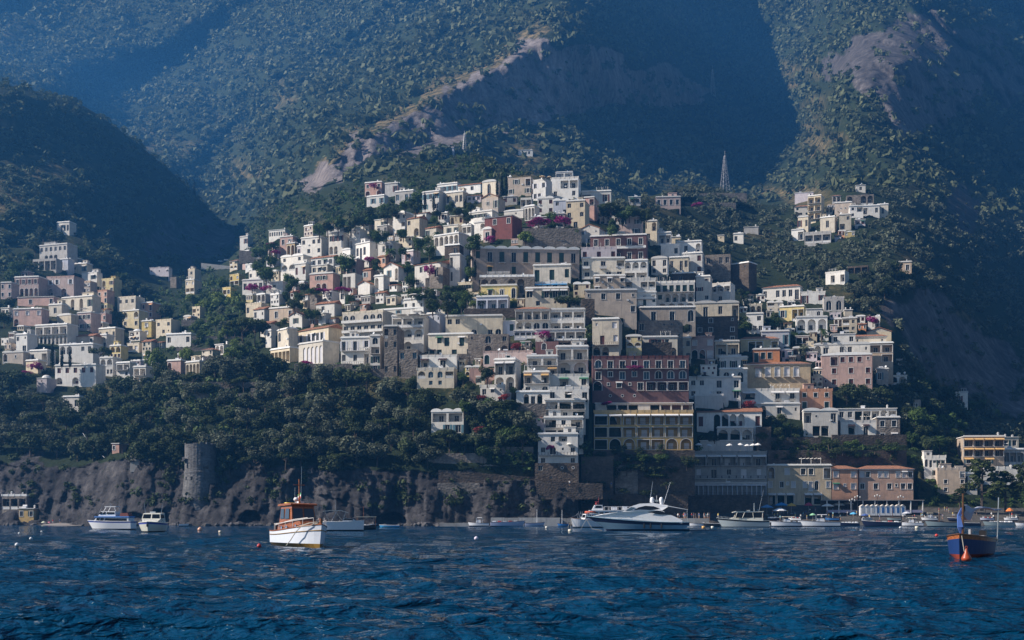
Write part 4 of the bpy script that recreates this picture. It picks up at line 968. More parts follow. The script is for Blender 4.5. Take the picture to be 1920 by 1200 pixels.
    h(636,652,538,568,'W','w','G',-28,'d','narrow white gabled house on the left flank')
    h(708,731,476,498,'O','.w','g',-28,'d','salmon house tucked under the big palm')
    h(752,787,470,494,'L','.w.','f',-34,'d','pale stepped house right of the big palm')
    h(580,602,552,580,'S','s','n',-24,'d','little stone tower house on the lower left flank')
    h(590,638,562,590,'W','.w..','g',-26,'d','white house under a sloped tiled roof above the curved cream hotel')
    h(540,579,584,612,'W','.w.','G',-30,'d','white gabled house left of the curved cream hotel')
    h(501,558,576,602,'B','.w..w','f',-24,'d','low beige terrace house on the lower left flank')
    h(473,508,573,602,'W','w.s','g',-30,'d','white house with a pink tiled roof on the lower left flank')
    h(458,500,566,592,'C','w..w','p',-26,'d','cream cube house at the far left foot of the town')
    h(486,519,600,630,'W','w.','g',-30,'d','white house with tiled roof beside the dark umbrella trees')
    h(497,515,620,650,'W','w/.','f',-30,'d','slim white house half hidden by creepers')
    h(343,388,678,706,'C','aaaa','f',-34,'d','cream arcade house on the terraces above the left wood')
    h(311,347,676,700,'P','a..','f',-20,'d','rosy garden house left of the cream arcade house')
    h(351,373,503,530,'C','w/.','p',-26,'d','cream turret like house at the valley mouth')
    h(318,337,519,540,'S','.','n',-20,'d','rough stone stub at the valley mouth',name='ruin',cat='ruin')
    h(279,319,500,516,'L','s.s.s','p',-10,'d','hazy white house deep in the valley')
    h(756,804,560,590,'W','w.w.s','f',-22,'d','white bungalow with small dark windows under a lone parasol')
    h(700,800,574,590,'W','...w..w','v1',-20,'d','long white shallow vault above the arched loggias')
    # --- village on the left hill
    h(104,136,416,440,'W','.www','f',-16,'d','lone white cottage high on the left hill')
    h(66,136,457,490,'G','wwwwww/.aaa..','f',-20,'d','greyish hotel with a row of low arches at the top of the left village',name='hotel',cat='hotel')
    h(57,110,484,506,'G','llll','n',-14,'d','grey open gallery overgrown with creepers in the left village',name='gallery',cat='gallery')
    h(109,133,486,508,'V','w.','f',-16,'d','pale blue cube right of the grey open gallery')
    h(132,168,494,514,'C','s.w','f',-18,'d','cream house at the right end of the top row of the left village')
    h(150,187,509,528,'W','.w','p',-18,'d','white terrace with a flowered pergola in the left village')
    h(24,78,519,556,'P','wwww/aaaaa_','f',-10,'d','large rose pink hotel with a white balcony line in the left village',name='hotel',cat='hotel')
    h(84,146,516,556,'P','ww.w/a.a.','p',-12,'d','rose pink hotel wing with a white tower end',name='hotel_wing',cat='hotel')
    h(0,26,530,560,'P','w.w/w.w','f',-10,'d','rose pink house cut by the left edge of the view')
    h(28,104,556,574,'P','..w...w','f',-10,'d','low rose pink basement storey under the large pink hotel')
    h(22,82,579,611,'P','w.w.w/a....','f',-8,'w','pink villa with white quoins and three white windows',name='villa',cat='villa',x='T')
    h(106,182,555,582,'C','a.a.a.w','f',-22,'d','cream white house with small arches below the pink hotel wing')
    h(88,122,571,594,'C','.w.','f',-18,'d','small cream terrace house in the middle of the left village')
    h(100,144,586,610,'C','...','v1',-30,'d','blank sunlit cream house with a vaulted roof in the left village')
    h(142,180,586,620,'P','www/ww_','f',-18,'d','pink house with dark balcony doors in the left village')
    h(180,226,615,642,'C','w.w.w','f',-24,'d','beige house at the right end of the left village')
    h(58,136,608,645,'W','llll_/aaaaaaaa','f',-18,'d','white house with a long row of eight arches in the left village')
    h(135,184,624,650,'B','.s.w','g',-22,'d','dull beige house with a tiled gable right of the eight arches')
    h(185,208,628,656,'W','a','f',-20,'d','white house framing one large dark arch')
    h(27,60,627,660,'W','w.s/.d','f',-18,'d','white stepped house left of the eight arches')
    h(216,264,554,586,'C','www/...','p',-20,'d','stepped cream hotel on the right edge of the left village',name='hotel',cat='hotel')
    h(226,270,582,614,'Y','a.a/w.w','f',-20,'d','yellow cream house with scalloped parapet in the left village')
    h(264,291,602,631,'Y','w/w','f',-16,'w','small yellow house with white doors right of a dark tree')
    h(289,331,597,628,'C','w.w/.ws','p',-22,'d','cream house with a rounded right end in the left village')
    h(308,363,626,648,'W','w..w','f',-14,'d','low white house at the right end of the left village')
    h(104,183,645,680,'W','aa.ww/.....','f',-16,'d','white house with dark arches behind three cypresses')
    h(97,187,684,724,'W','wwwww/a.a..','f',-12,'r','long white house with four dark red windows above the left wood',x='')
    h(67,95,702,736,'L','s/.','d',-14,'d','round topped pale chapel among magenta flowers on the left slope',name='chapel',cat='chapel')
    h(51,96,657,684,'W','w.l','f',-18,'d','white house with a red dot awning left of three cypresses')
    h(45,79,676,700,'C','.w.','f',-20,'d','sandy cube house left of three cypresses')
    h(0,50,656,682,'B','a.s.','v2',-16,'d','beige vaulted houses at the left edge below the pink villa')
    h(185,219,671,706,'W','aa/wwww','f',-14,'d','white house with two arches over four small windows')
    h(215,252,680,708,'W','ll_/.w','f',-20,'d','white terraced house with shaded balconies right of the four small windows')
    h(248,281,688,720,'W','ll_/ll_','f',-16,'d','lowest white balcony house at the right tip of the left village')
    h(115,154,744,770,'W','w.w','f',-14,'d','small white house with a magenta hedge alone in the left wood')
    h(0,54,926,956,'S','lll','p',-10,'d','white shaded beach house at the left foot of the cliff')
    h(34,67,954,974,'H','w.w','f',-8,'d','ochre hut with two windows on the left shore',name='hut',cat='hut')
    h(209,231,832,848,'P','w.','f',-16,'d','tiny pinkish house perched left of the stone tower')
    # --- far right knoll
    h(1517,1552,366,410,'C','ll_/ll_/ll_','f',-26,'d','cream stepped house with curved balconies on the right knoll')
    h(1498,1525,406,432,'C','w.w','f',-26,'d','cream cube at the left tip of the right knoll')
    h(1567,1602,379,400,'B','.oo.','f',-16,'d','beige wall house with two round windows on the right knoll')
    h(1594,1622,386,408,'W','wl/w.','f',-10,'d','bright white house in the middle of the right knoll')
    h(1618,1652,385,404,'W','l.w','f',-10,'d','white terrace house with a dark awning on the right knoll')
    h(1646,1671,383,408,'C','.w.','f',-14,'d','sandy house at the right tip of the right knoll')
    h(1575,1602,402,430,'C','.w/l.','f',-14,'d','cream house with a white chimney on the right knoll')
    h(1541,1577,406,434,'C','.w.','f',-28,'d','cream house with a slanted buttress on the right knoll')
    h(1512,1564,432,454,'G','lll','p',-18,'d','low grey curved terrace at the foot of the right knoll',name='terrace',cat='terrace')
    h(1486,1514,430,450,'W','.l','f',-24,'d','small white porch house at the lower left of the right knoll')
    h(1590,1642,364,384,'S','a.aa','n',-12,'d','stone arcade above the bright white house on the right knoll',name='arcade',cat='arcade')
    h(1606,1626,347,360,'W','w','f',-12,'d','tiny white hut at the top of the right knoll')
    h(1492,1528,360,372,'L','..w','f',-14,'d','faint white roof in the trees left of the right knoll')
    h(1553,1597,506,532,'W','.l.l','p',-34,'d','white staircase house with white cubes on the olive spur')
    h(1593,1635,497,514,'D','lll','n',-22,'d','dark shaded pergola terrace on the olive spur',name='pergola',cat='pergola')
    h(1681,1714,491,513,'B','.w','f',-14,'d','beige flat house alone at the right of the olive spur')
    h(1376,1398,438,456,'W','w.','f',-14,'d','little white house lost among the olive trees')
    h(1346,1362,441,453,'C','s','f',-14,'d','tiny sandy hut lost among the olive trees')
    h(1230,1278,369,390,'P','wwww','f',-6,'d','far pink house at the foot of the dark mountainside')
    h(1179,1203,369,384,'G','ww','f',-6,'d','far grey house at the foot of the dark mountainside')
    h(972,1000,281,292,'W','.w','f',-6,'d','isolated white house below the great rock wall')
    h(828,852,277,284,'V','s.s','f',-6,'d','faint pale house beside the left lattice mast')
    h(1396,1426,425,438,'G','..','f',-14,'d','faint grey roof among the olive trees below the right mast')
    filler([(480,575),(560,490),(700,425),(830,385),(960,365),(1100,400),(1240,450),(1330,490),(1420,540),(1420,620),(1300,620),(1300,720),(1100,760),(1010,800),(900,720),(780,690),(640,640),(500,640)], 84, 5)
    filler([(1330,560),(1430,560),(1600,590),(1690,660),(1690,700),(1560,730),(1560,760),(1420,780),(1330,720)], 30, 6)
    filler([(10,540),(130,480),(230,570),(330,610),(290,700),(100,700),(10,690)], 24, 7); filler([(1500,395),(1600,375),(1660,400),(1600,445),(1500,450)], 8, 8); filler([(430,500),(560,440),(640,420),(560,540),(450,560)], 10, 9)
    filler([(330,560),(440,520),(500,560),(500,650),(420,690),(330,690)], 9, 10)
# ------------------------------------------------------------------ plants
OLIVE = lambda: foliage('olive', (.036, .046, .028), (.150, .165, .105))
OAK = lambda: foliage('oak', (.014, .024, .009), (.070, .095, .032))
PINE = lambda: foliage('pine', (.016, .028, .008), (.070, .090, .022))
CYP = lambda: foliage('cypress', (.006, .014, .007), (.022, .036, .014))
GARD = lambda: foliage('garden', (.022, .045, .010), (.095, .150, .035))
LIME = lambda: foliage('lime', (.055, .09, .02), (.19, .25, .055))
BOUG = lambda: foliage('bougainvillea', (.16, .008, .08), (.42, .02, .22))
REDF = lambda: foliage('red_flowers', (.16, .02, .02), (.35, .05, .05))
BARK = lambda: plain('bark', (.075, .055, .042), .95)
def leaves(centres, radii, n, size, up=0.35, flat=1.0, rs=None):
    """quads scattered over the shells of several lobes"""
    rs = rs or nr; C = np.repeat(np.asarray(centres, float), n, 0); Rr = np.repeat(np.asarray(radii, float), n, 0)
    N = len(C); dirs = rs.normal(size=(N, 3)); dirs /= np.linalg.norm(dirs, axis=1)[:, None]
    rad = Rr * (0.72 + 0.36 * rs.rand(N, 1)); P = C + dirs * rad * np.array([1, 1, flat])
    nrm = dirs + rs.normal(size=(N, 3)) * 0.55 + np.array([0, 0, up]); nrm /= np.linalg.norm(nrm, axis=1)[:, None]
    a = np.cross(nrm, rs.normal(size=(N, 3))); a /= np.linalg.norm(a, axis=1)[:, None]; b = np.cross(nrm, a)
    s = size * (0.6 + 0.8 * rs.rand(N, 1)); e = 0.62
    V = np.stack([P - a * s - b * s * e, P + a * s - b * s * e * .5, P + a * s * .8 + b * s * e, P - a * s * .7 + b * s * e], 1)
    tint = np.repeat(np.clip(0.5 + 0.22 * rs.normal(size=N) + 0.25 * (rs.rand(N) - .5), 0, 1), 4)
    Q = np.arange(N * 4).reshape(N, 4); return V.reshape(-1, 3), Q, tint
_tp = {}
def tree_parts(kind, var):
    """(crown mesh, trunk mesh) one unit tall"""
    key = (kind, var)
    if key in _tp: return _tp[key]
    rs = np.random.RandomState(100 + hash_kind(kind) * 10 + var); tb = MB(); tr = random.Random(var * 7 + hash_kind(kind))
    if kind in ('olive', 'oak', 'garden', 'lime', 'shrub', 'bougainvillea', 'red'):
        n = {'olive': 11, 'oak': 13, 'garden': 11, 'lime': 12, 'shrub': 7, 'bougainvillea': 8, 'red': 8}[kind]; cs, rd = [], []
        low = {'shrub': .28, 'bougainvillea': .3, 'red': .3}.get(kind, .36)
        for i in range(n):
            a = rs.rand() * 6.28; z = low + (0.82 - low) * rs.rand()**0.9; rr = 0.34 * math.sqrt(rs.rand()) * (1.15 - abs(z - .5))
            cs.append((rr * math.cos(a) * (1.25 if kind in ('shrub', 'bougainvillea', 'red') else 1), rr * math.sin(a), z)); rd.append([0.13 + 0.09 * rs.rand()])
        cs.append((0, 0, .60)); rd.append([.24])
        V, Q, t = leaves(cs, rd, 115 if kind != 'shrub' else 90, .034, rs=rs)
        tb.tube([(0, 0, -.15), (.01, 0, .15), (.02, .01, .38), (0, 0, .6)], [.035, .028, .02, .008], 0, 6)
        for c in cs[:4]: tb.tube([(0.01, 0, .28), (c[0] * .6, c[1] * .6, .25 + c[2] * .4), c], [.016, .011, .004], 0, 5)
        mat = {'olive': OLIVE, 'oak': OAK, 'garden': GARD, 'lime': LIME, 'shrub': OAK, 'bougainvillea': BOUG, 'red': REDF}[kind]()
    elif kind == 'pine':       # umbrella pine: flat layered plates on a bare trunk
        cs, rd = [], []
        for i in range(13):
            a = rs.rand() * 6.28; rr = 0.46 * math.sqrt(rs.rand()); cs.append((rr * math.cos(a), rr * math.sin(a), .86 - .32 * rr**2 / .21 * .6 + .06 * rs.rand())); rd.append([.12 + .05 * rs.rand()])
        V, Q, t = leaves(cs, rd, 130, .026, up=.8, flat=.5, rs=rs)
        tb.tube([(0, 0, -.15), (.01, 0, .25), (-.01, .01, .55), (0, 0, .8)], [.03, .024, .018, .008], 0, 6)
        for c in cs[:7]: tb.tube([(0, 0, .5 + .1 * tr.random()), (c[0] * .55, c[1] * .55, .70), c], [.014, .009, .004], 0, 5)
        mat = PINE()
    elif kind == 'tallpine':   # ragged aleppo pine with open tiers
        cs, rd = [], []
        for i in range(16):
            z = .3 + .66 * i / 15; a = i * 2.4 + rs.rand(); rr = (.10 + .26 * (1 - z)) * (0.5 + rs.rand() * .7); cs.append((rr * math.cos(a), rr * math.sin(a), z)); rd.append([.075 + .07 * rs.rand()])
        V, Q, t = leaves(cs, rd, 95, .026, up=.7, flat=.6, rs=rs)
        tb.tube([(0, 0, -.15), (.01, 0, .3), (-.01, .01, .65), (0, 0, .95)], [.03, .024, .014, .004], 0, 6)
        for c in cs[::2]: tb.tube([(0, 0, c[2] - .06), c], [.01, .004], 0, 5)
        mat = PINE()
    elif kind == 'cypress':
        cs = [(0.012 * rs.normal(), .012 * rs.normal(), z) for z in np.linspace(.08, .95, 16)]; rd = [[.085 * (1 - (z - .32)**2 * 1.9) * (1.0 if z < .8 else .55)] for _, _, z in cs]
        V, Q, t = leaves(cs, rd, 75, .020, up=.6, flat=1.3, rs=rs)
        tb.tube([(0, 0, -.15), (0, 0, .1), (0, 0, .9)], [.02, .015, .004], 0, 6); mat = CYP()
    elif kind == 'palm':
        Vs, Qs, ts = [], [], []; b = 0
        for i in range(26):
            a = rs.rand() * 6.28; el = rs.uniform(-.35, 1.1); L_ = .40 * rs.uniform(.8, 1.1)
            pts = []
            for s in np.linspace(0, 1, 6): pts.append(np.array([math.cos(a) * L_ * s * math.cos(el * (1 - s * .5)), math.sin(a) * L_ * s * math.cos(el * (1 - s * .5)), .68 + L_ * s * math.sin(el) - .30 * s * s]))
            side = np.array([-math.sin(a), math.cos(a), 0])
            for p, q in zip(pts, pts[1:]):
                for sg in (-1, 1):
                    for f in (0, .5):
                        o_ = p * (1 - f) + q * f; d_ = (q - p) * .45
                        Vs += [o_, o_ + d_ * .8, o_ + d_ * 1.6 + side * sg * .06 - np.array([0, 0, .035]), o_ + d_ * .9 + side * sg * .06 - np.array([0, 0, .04])]; Qs.append([b, b + 1, b + 2, b + 3]); b += 4; ts += [rs.rand()] * 4
        V, Q, t = np.array(Vs), np.array(Qs), np.array(ts)
        tb.tube([(0, 0, -.15), (.01, 0, .2), (0, 0, .45), (.01, 0, .69)], [.045, .036, .034, .04], 0, 7); mat = GARD()
    cm = np_mesh('crown', V, Q, mat, {'tint': t}); tm = tb.mesh('trunk', BARK()); _tp[key] = (cm, tm); return _tp[key]
def hash_kind(k): return sum(ord(c) for c in k) % 97
NAMES = {'olive': ('olive_tree', 'tree'), 'oak': ('broadleaf_tree', 'tree'), 'garden': ('garden_tree', 'tree'), 'lime': ('pale_green_tree', 'tree'), 'pine': ('umbrella_pine', 'pine tree'), 'tallpine': ('pine_tree', 'pine tree'),
         'cypress': ('cypress_tree', 'cypress'), 'palm': ('palm_tree', 'palm'), 'shrub': ('shrub', 'shrub'), 'bougainvillea': ('bougainvillea', 'flowering shrub'), 'red': ('flowering_shrub', 'flowering shrub')}
TREES = 0
def tree(kind, px, pyb, hpx, label, group=None, wide=1.0, Y=None, var=None):
    global TREES; TREES += 1
    Y = (depth_at(px, pyb) + .3) if Y is None else Y; p = ray(px, pyb, Y); hm = hpx * Y / F
    v = rng.randrange(4) if var is None else var
    cm, tm = tree_parts(kind, v); n, c = NAMES[kind]
    r = empty(n, p, rng.uniform(0, 6.28), label, c, group); r.scale = (hm * wide, hm * wide, hm)
    link('crown', cm, r); link('trunk', tm, r); return r
def free(px, pyb, h, w_=0.5):
    x, y0, y1 = int(px), int(pyb), int(pyb - h)
    if not (0 <= x < 1925 and 5 < y1 < 1240 and y0 < 1245): return 1.0
    a = occ[y1:y0, max(0, int(x - h * w_ * .7)):max(1, int(x + h * w_ * .7))]
    return 1 - a.mean() if a.size else 1.0
def scatter(poly, n, hmin, hmax, kinds, label, group, need=0.72, gap=0.55):
    xs = [p[0] for p in poly]; ys = [p[1] for p in poly]; got = []; t = 0
    while len(got) < n and t < n * 60:
        t += 1; x = rng.uniform(min(xs), max(xs)); y = rng.uniform(min(ys), max(ys))
        if not inpoly(np.array([x]), np.array([y]), poly)[0]: continue
        h_ = rng.uniform(hmin, hmax)
        if any((x - a)**2 + ((y - b) * 1.3)**2 < (gap * (h_ + c) / 2)**2 for a, b, c in got): continue
        if free(x, y, h_) < need: continue
        got.append((x, y, h_))
    for x, y, h_ in sorted(got, key=lambda g: g[1]):
        k = rng.choice(kinds); kn = {'olive': 'grey green olive tree', 'oak': 'dark broad crowned tree', 'pine': 'flat topped umbrella pine', 'tallpine': 'ragged dark pine', 'garden': 'fresh green garden tree', 'lime': 'pale green tree', 'shrub': 'dark round shrub'}[k]
        lx, ly, ln = min(LAND, key=lambda l: (l[0] - x)**2 + 1.6 * (l[1] - y + h_ / 2)**2)
        dx, dy = x - lx, (y - h_ / 2) - ly; rel = ('left of' if dx < 0 else 'right of') if abs(dx) > abs(dy) * 1.2 else ('above' if dy < 0 else 'below')
        sz = 'small' if h_ < hmin + (hmax - hmin) * .33 else ('tall' if h_ > hmin + (hmax - hmin) * .67 else '')
        o = tree(k, x, y, h_, None, kn + 's ' + group, wide=rng.uniform(.95, 1.3), Y=front_Y(x, y) if need < .6 else None); SCAT.append((' '.join((sz + ' ' + kn + ' ' + rel + ' ' + ln).split()), x, o))
def name_scattered():
    by = {}
    for l, x, o in SCAT: by.setdefault(l, []).append((x, o))
    for l, v in by.items():
        v.sort(key=lambda t: t[0])
        for i, (x, o) in enumerate(v): o['label'] = l if len(v) == 1 else ORD[i] + ' ' + l if len(v) > 2 else ('left ' if i == 0 else 'right ') + l

def clump_templates(n=6, q=46):
    T = []
    for i in range(n):
        rs = np.random.RandomState(500 + i); cs = [(rs.normal() * .32, rs.normal() * .32, .25 + .4 * rs.rand()) for _ in range(5)]; rd = [[.34 + .2 * rs.rand()] for _ in cs]
        V, Q, t = leaves(cs, rd, max(3, q // 5), .21 * (46 / q)**.5, up=.6, rs=rs); T.append((V, Q, t))
    return T
def mass(name, cells, dens, dmin, dmax, mat, seed, keep_rock=.14, q=46, occ_ok=False):
    """countless bushes and tree tops over part of the land, joined as one piece of stuff; sizes in metres"""
    rs = np.random.RandomState(seed); T = clump_templates(q=q)
    dpy = np.abs(np.diff(PY, axis=1, append=PY[:, -1:])); area = dpy * DU; D = (dmin + dmax) / 2
    lam = np.where(cells & vis, area * dens / (D * F / YY)**2, 0)
    lam = lam * np.clip(.75 + 1.2 * fbm(UG / 26, PY / 18, 9., 3, seed + 60), .4, 1.5) * np.where(rock > .5, keep_rock, 1 - .5 * np.clip(dry, 0, 1) * (fbm(UG / 30, PY / 20, 4., 3, seed) > .05)) * (PY > -120) * (UG > -250) * (UG < 2200)
    k = rs.poisson(lam); i, v = np.nonzero(k); rep = k[i, v]; i, v = np.repeat(i, rep), np.repeat(v, rep)
    if len(i) == 0: return None
    n = len(i); fu, fv = rs.rand(n), rs.rand(n); i2, v2 = np.minimum(i + 1, NU - 1), np.minimum(v + 1, NV - 1)
    B = lambda A: (A[i, v] * (1 - fu) + A[i2, v] * fu) * (1 - fv) + (A[i, v2] * (1 - fu) + A[i2, v2] * fu) * fv
    px, py, Y = B(UG), B(PY), B(YY) + .2
    size = dmin + (dmax - dmin) * rs.rand(n)**1.6; hp = size * .7 * F / Y
    ix, iy, it = np.clip(px, 0, 1924).astype(int), np.clip(py, 0, 1245).astype(int), np.clip(py - hp, 0, 1245).astype(int)
    inside = (px > 0) & (px < 1924)
    ok = ~(occ[iy, ix] & inside) & (~(occ[it, ix] & inside) | (hp < 9) & (rs.rand(n) < .5))
    ok &= ~((occ[iy, np.clip(ix - hp * .5, 0, 1924).astype(int)] | occ[iy, np.clip(ix + hp * .5, 0, 1924).astype(int)]) & (rs.rand(n) < .6))
    px, py, Y, size = px[ok], py[ok], Y[ok], size[ok]; n = len(px)
    P = np.stack([(px - CX) * Y / F, Y, CH + (HZ - py) * Y / F], 1); ti = rs.randint(0, len(T), n); ang = rs.rand(n) * 6.28
    Vs, Qs, ts, b = [], [], [], 0
    for t_, (V, Q, tt) in enumerate(T):
        s = np.nonzero(ti == t_)[0]
        if len(s) == 0: continue
        c, sn = np.cos(ang[s])[:, None], np.sin(ang[s])[:, None]; r = (size[s] * .5)[:, None]
        X = (V[None, :, 0] * c - V[None, :, 1] * sn) * r; Yy = (V[None, :, 0] * sn + V[None, :, 1] * c) * r; Z = V[None, :, 2] * r * (0.9 + .4 * rs.rand(len(s)))[:, None]
        W = np.stack([X, Yy, Z], -1) + P[s][:, None, :]; m = V.shape[0]
        Vs.append(W.reshape(-1, 3)); Qs.append((Q[None] + (np.arange(len(s)) * m)[:, None, None] + b).reshape(-1, 4)); b += len(s) * m
        ts.append(np.clip(tt[None] * .45 + .55 * rs.rand(len(s))[:, None], 0, 1).ravel())
    o = link(name, np_mesh(name, np.concatenate(Vs), np.concatenate(Qs), mat, {'tint': np.concatenate(ts)})); tag(o, kind='stuff'); return n

def front_Y(x, y):
    Y_ = depth_at(x, y) - 2.0
    for hx in HOUSES:
        if hx[0] - 3 < x < hx[1] + 3 and hx[2] < y <= hx[3] + 4: Y_ = min(Y_, hx[4] - 1.0)
    return Y_
def build_plants():
    # single trees that mark the skyline and the gardens
    for x, y, hh, l in ((932, 365, 30, 'left and shortest of the three cypresses by the hilltop church'), (941, 366, 38, 'middle cypress of the three by the hilltop church'), (949, 366, 41, 'right and tallest of the three cypresses by the hilltop church')):
        tree('cypress', x, y, hh, l, 'cypresses by the hilltop church', 1.0, Y=front_Y(x, y))
    for x, y, hh, l in ((797, 393, 34, 'slim dark cypress before the tall whitish house on the upper left of town'), (813, 394, 32, 'second slim cypress right of the one before the tall whitish house'), (872, 412, 40, 'broad dark cypress above the little white domed house'),
                        (98, 688, 46, 'tallest of the three cypresses above the long white house with red windows'), (116, 688, 36, 'middle cypress above the long white house with red windows'), (131, 688, 34, 'right cypress above the long white house with red windows'),
                        (364, 370, 34, 'far bluish cypress standing alone at the foot of the hazy slope'), (400, 362, 30, 'second far bluish cypress on the hazy slope'), (439, 368, 30, 'third far bluish cypress on the hazy slope'), (891, 520, 34, 'dark cypress by the blue door in front of the palazzo'),
                        (1167, 424, 26, 'dark column cypress beside the umbrella pine on the skyline'), (1230, 905, 26, 'small dark cypress against the stone wall left of the grey waterfront hotel'), (750, 706, 26, 'dark cypress against the stone base under the arched loggias')):
        tree('cypress', x, y, hh, l, None, 1.0 if hh > 30 else .8, Y=front_Y(x, y))
    tree('pine', 1146, 426, 48, 'large umbrella pine on the skyline right of the hilltop', None, 1.1, Y=depth_at(1146, 426) - 5)
    tree('pine', 188, 690, 42, 'umbrella pine standing over the white arches of the left village', None, 1.0, Y=depth_at(188, 690) - 5)
    tree('pine', 754, 312, 32, 'umbrella pine alone on the slope under the great rock wall', None, 1.2)
    tree('pine', 455, 660, 66, 'dark umbrella pine at the foot of the town left edge', None, 1.0); tree('pine', 478, 655, 60, 'second dark umbrella pine just right of the one at the town left edge', None, .9)
    tree('palm', 731, 492, 34, 'big palm among the white houses on the left flank', None, 1.0, Y=depth_at(731, 492) - 4)
    tree('palm', 1541, 640, 32, 'palm before the white three arched house on the right', None, 1.0, Y=depth_at(1541, 640) - 4)
    tree('palm', 820, 452, 22, 'small palm beside the pale yellow gabled house', None, 1.0, Y=depth_at(820, 452) - 2)
    tree('palm', 575, 520, 20, 'small palm under the house with two red windows', None, 1.0, Y=depth_at(575, 520) - 2)
    tree('lime', 290, 704, 54, 'bright yellow green tree standing alone right of the left village', None, .9)
    tree('lime', 350, 690, 40, 'yellow green tree by the rosy garden house', None, 1.0)
    tree('lime', 985, 464, 32, 'bright green tree under the red villa on the hilltop', None, 1.1, Y=depth_at(985, 464) - 3)
    tree('garden', 907, 580, 34, 'round green tree before the lemon yellow house', None, .9, Y=depth_at(907, 580) - 3)
    tree('lime', 888, 580, 18, 'small yellow topped tree left of the lemon yellow house', None, 1.2, Y=depth_at(888, 580) - 3)
    tree('oak', 1064, 578, 26, 'dark rounded tree on the roof terrace right of the scalloped awnings', None, 2.0, Y=depth_at(1064, 578) - 4)
    tree('tallpine', 1841, 945, 84, 'tall ragged pine behind the beach in front of pale houses', None, 1.25, Y=430); tree('tallpine', 1800, 950, 34, 'small yellow green pine by the beach in front of the beige block', None, 1.6, Y=431)
    tree('tallpine', 1885, 950, 66, 'spreading dark pine behind the beach right of the tall ragged pine', None, 1.3, Y=432); tree('tallpine', 1925, 945, 80, 'dark pine cut by the right edge of the view', None, 1.2, Y=428)
    tree('garden', 1830, 775, 26, 'round pale bush tree on the ledge right of the lone white cottage', None, 1.7); tree('lime', 1868, 785, 20, 'small bright tree right of the round pale bush tree', None, 1.2)
    tree('garden', 646, 520, 44, 'large green tree between white houses on the left flank', None, 1.0, Y=depth_at(646, 520) - 3)
    tree('lime', 1228, 897, 9, 'yellow green vine pergola strip on the dark wall under the ochre yellow hotel', None, 5.0, Y=min(h_[4] for h_ in HOUSES if 'ochre yellow hotel' in h_[5]) - 3.0)
    tree('garden', 1338, 822, 20, 'fresh green shrub tree in the dark garden right of the seaside villa', None, 1.2, Y=depth_at(1470, 812) - 2).location = ray(1473, 812, depth_at(1473, 812) - 2)
    for x, y, hh, wd, l in ((1010, 428, 22, 2.6, 'magenta bougainvillea bank right of the red villa'), (1058, 424, 20, 2.2, 'magenta bougainvillea under the bluish white house'), (918, 456, 14, 1.8, 'magenta bougainvillea at the foot of the salmon porch'), (696, 498, 20, 1.6, 'magenta bougainvillea between trees below the big palm'),
                            (606, 550, 12, 3.4, 'magenta bougainvillea under the dusty pink house'), (640, 548, 12, 3.0, 'magenta bougainvillea strip right of the dusty pink house'), (473, 548, 18, 1.6, 'purple bougainvillea hanging on the long white house at the valley'), (498, 548, 16, 1.5, 'purple bougainvillea at the right end of the long white house at the valley'),
                            (488, 686, 18, 2.0, 'magenta bougainvillea below the columned veranda'), (571, 688, 14, 2.0, 'magenta bougainvillea below the dining hall windows'), (805, 520, 26, .9, 'magenta bougainvillea on the sloping eave house'), (512, 466, 12, 1.8, 'magenta bougainvillea on the far left flank'),
                            (519, 478, 10, 2.2, 'magenta bougainvillea over the valley road'), (1637, 610, 20, 1.5, 'magenta bougainvillea over the small white house on the right'), (1306, 392, 14, 1.8, 'red pink bougainvillea on the terraced knoll'), (1018, 634, 14, 2.4, 'purple flowers trailing from the wide white terrace'),
                            (72, 698, 20, 1.6, 'magenta bougainvillea beside the round topped chapel'), (48, 704, 10, 3.0, 'magenta hedge in front of the sandy cube house'), (702, 354, 10, 2.2, 'magenta bougainvillea on the rosy hillside hotel'), (1032, 846, 14, 1.3, 'magenta flower pot tree on the lowest white tower'),
                            (1138, 762, 10, 3.0, 'pink flowers on the roof terrace of the ochre yellow hotel'), (1190, 695, 10, 4.0, 'pink flowers along the balcony of the dark red hotel')):
        Y_ = depth_at(x, y) - 2.5
        for hx in HOUSES:
            if hx[0] - 4 < x < hx[1] + 4 and hx[2] < y <= hx[3] + 3: Y_ = min(Y_, hx[4] - .8)
        tree('bougainvillea', x, y, hh, l, None, wd, Y=Y_)
    for x, y, hh, wd, l in ((905, 752, 12, 2.6, 'red flowering creeper under the small white house left of the central spur'), (945, 752, 14, 2.0, 'red flowering creeper by the wall left of the two arched house'), (900, 815, 16, 2.0, 'deep red shrub in the garden right of the lone white cottage'), (1402, 770, 20, 1.6, 'red flowering shrub left of the green doored villa'), (968, 660, 18, 1.4, 'reddish bush before the dark arch of the ruined house')):
        tree('red', x, y, hh, l, None, wd, Y=depth_at(x, y) - 2)
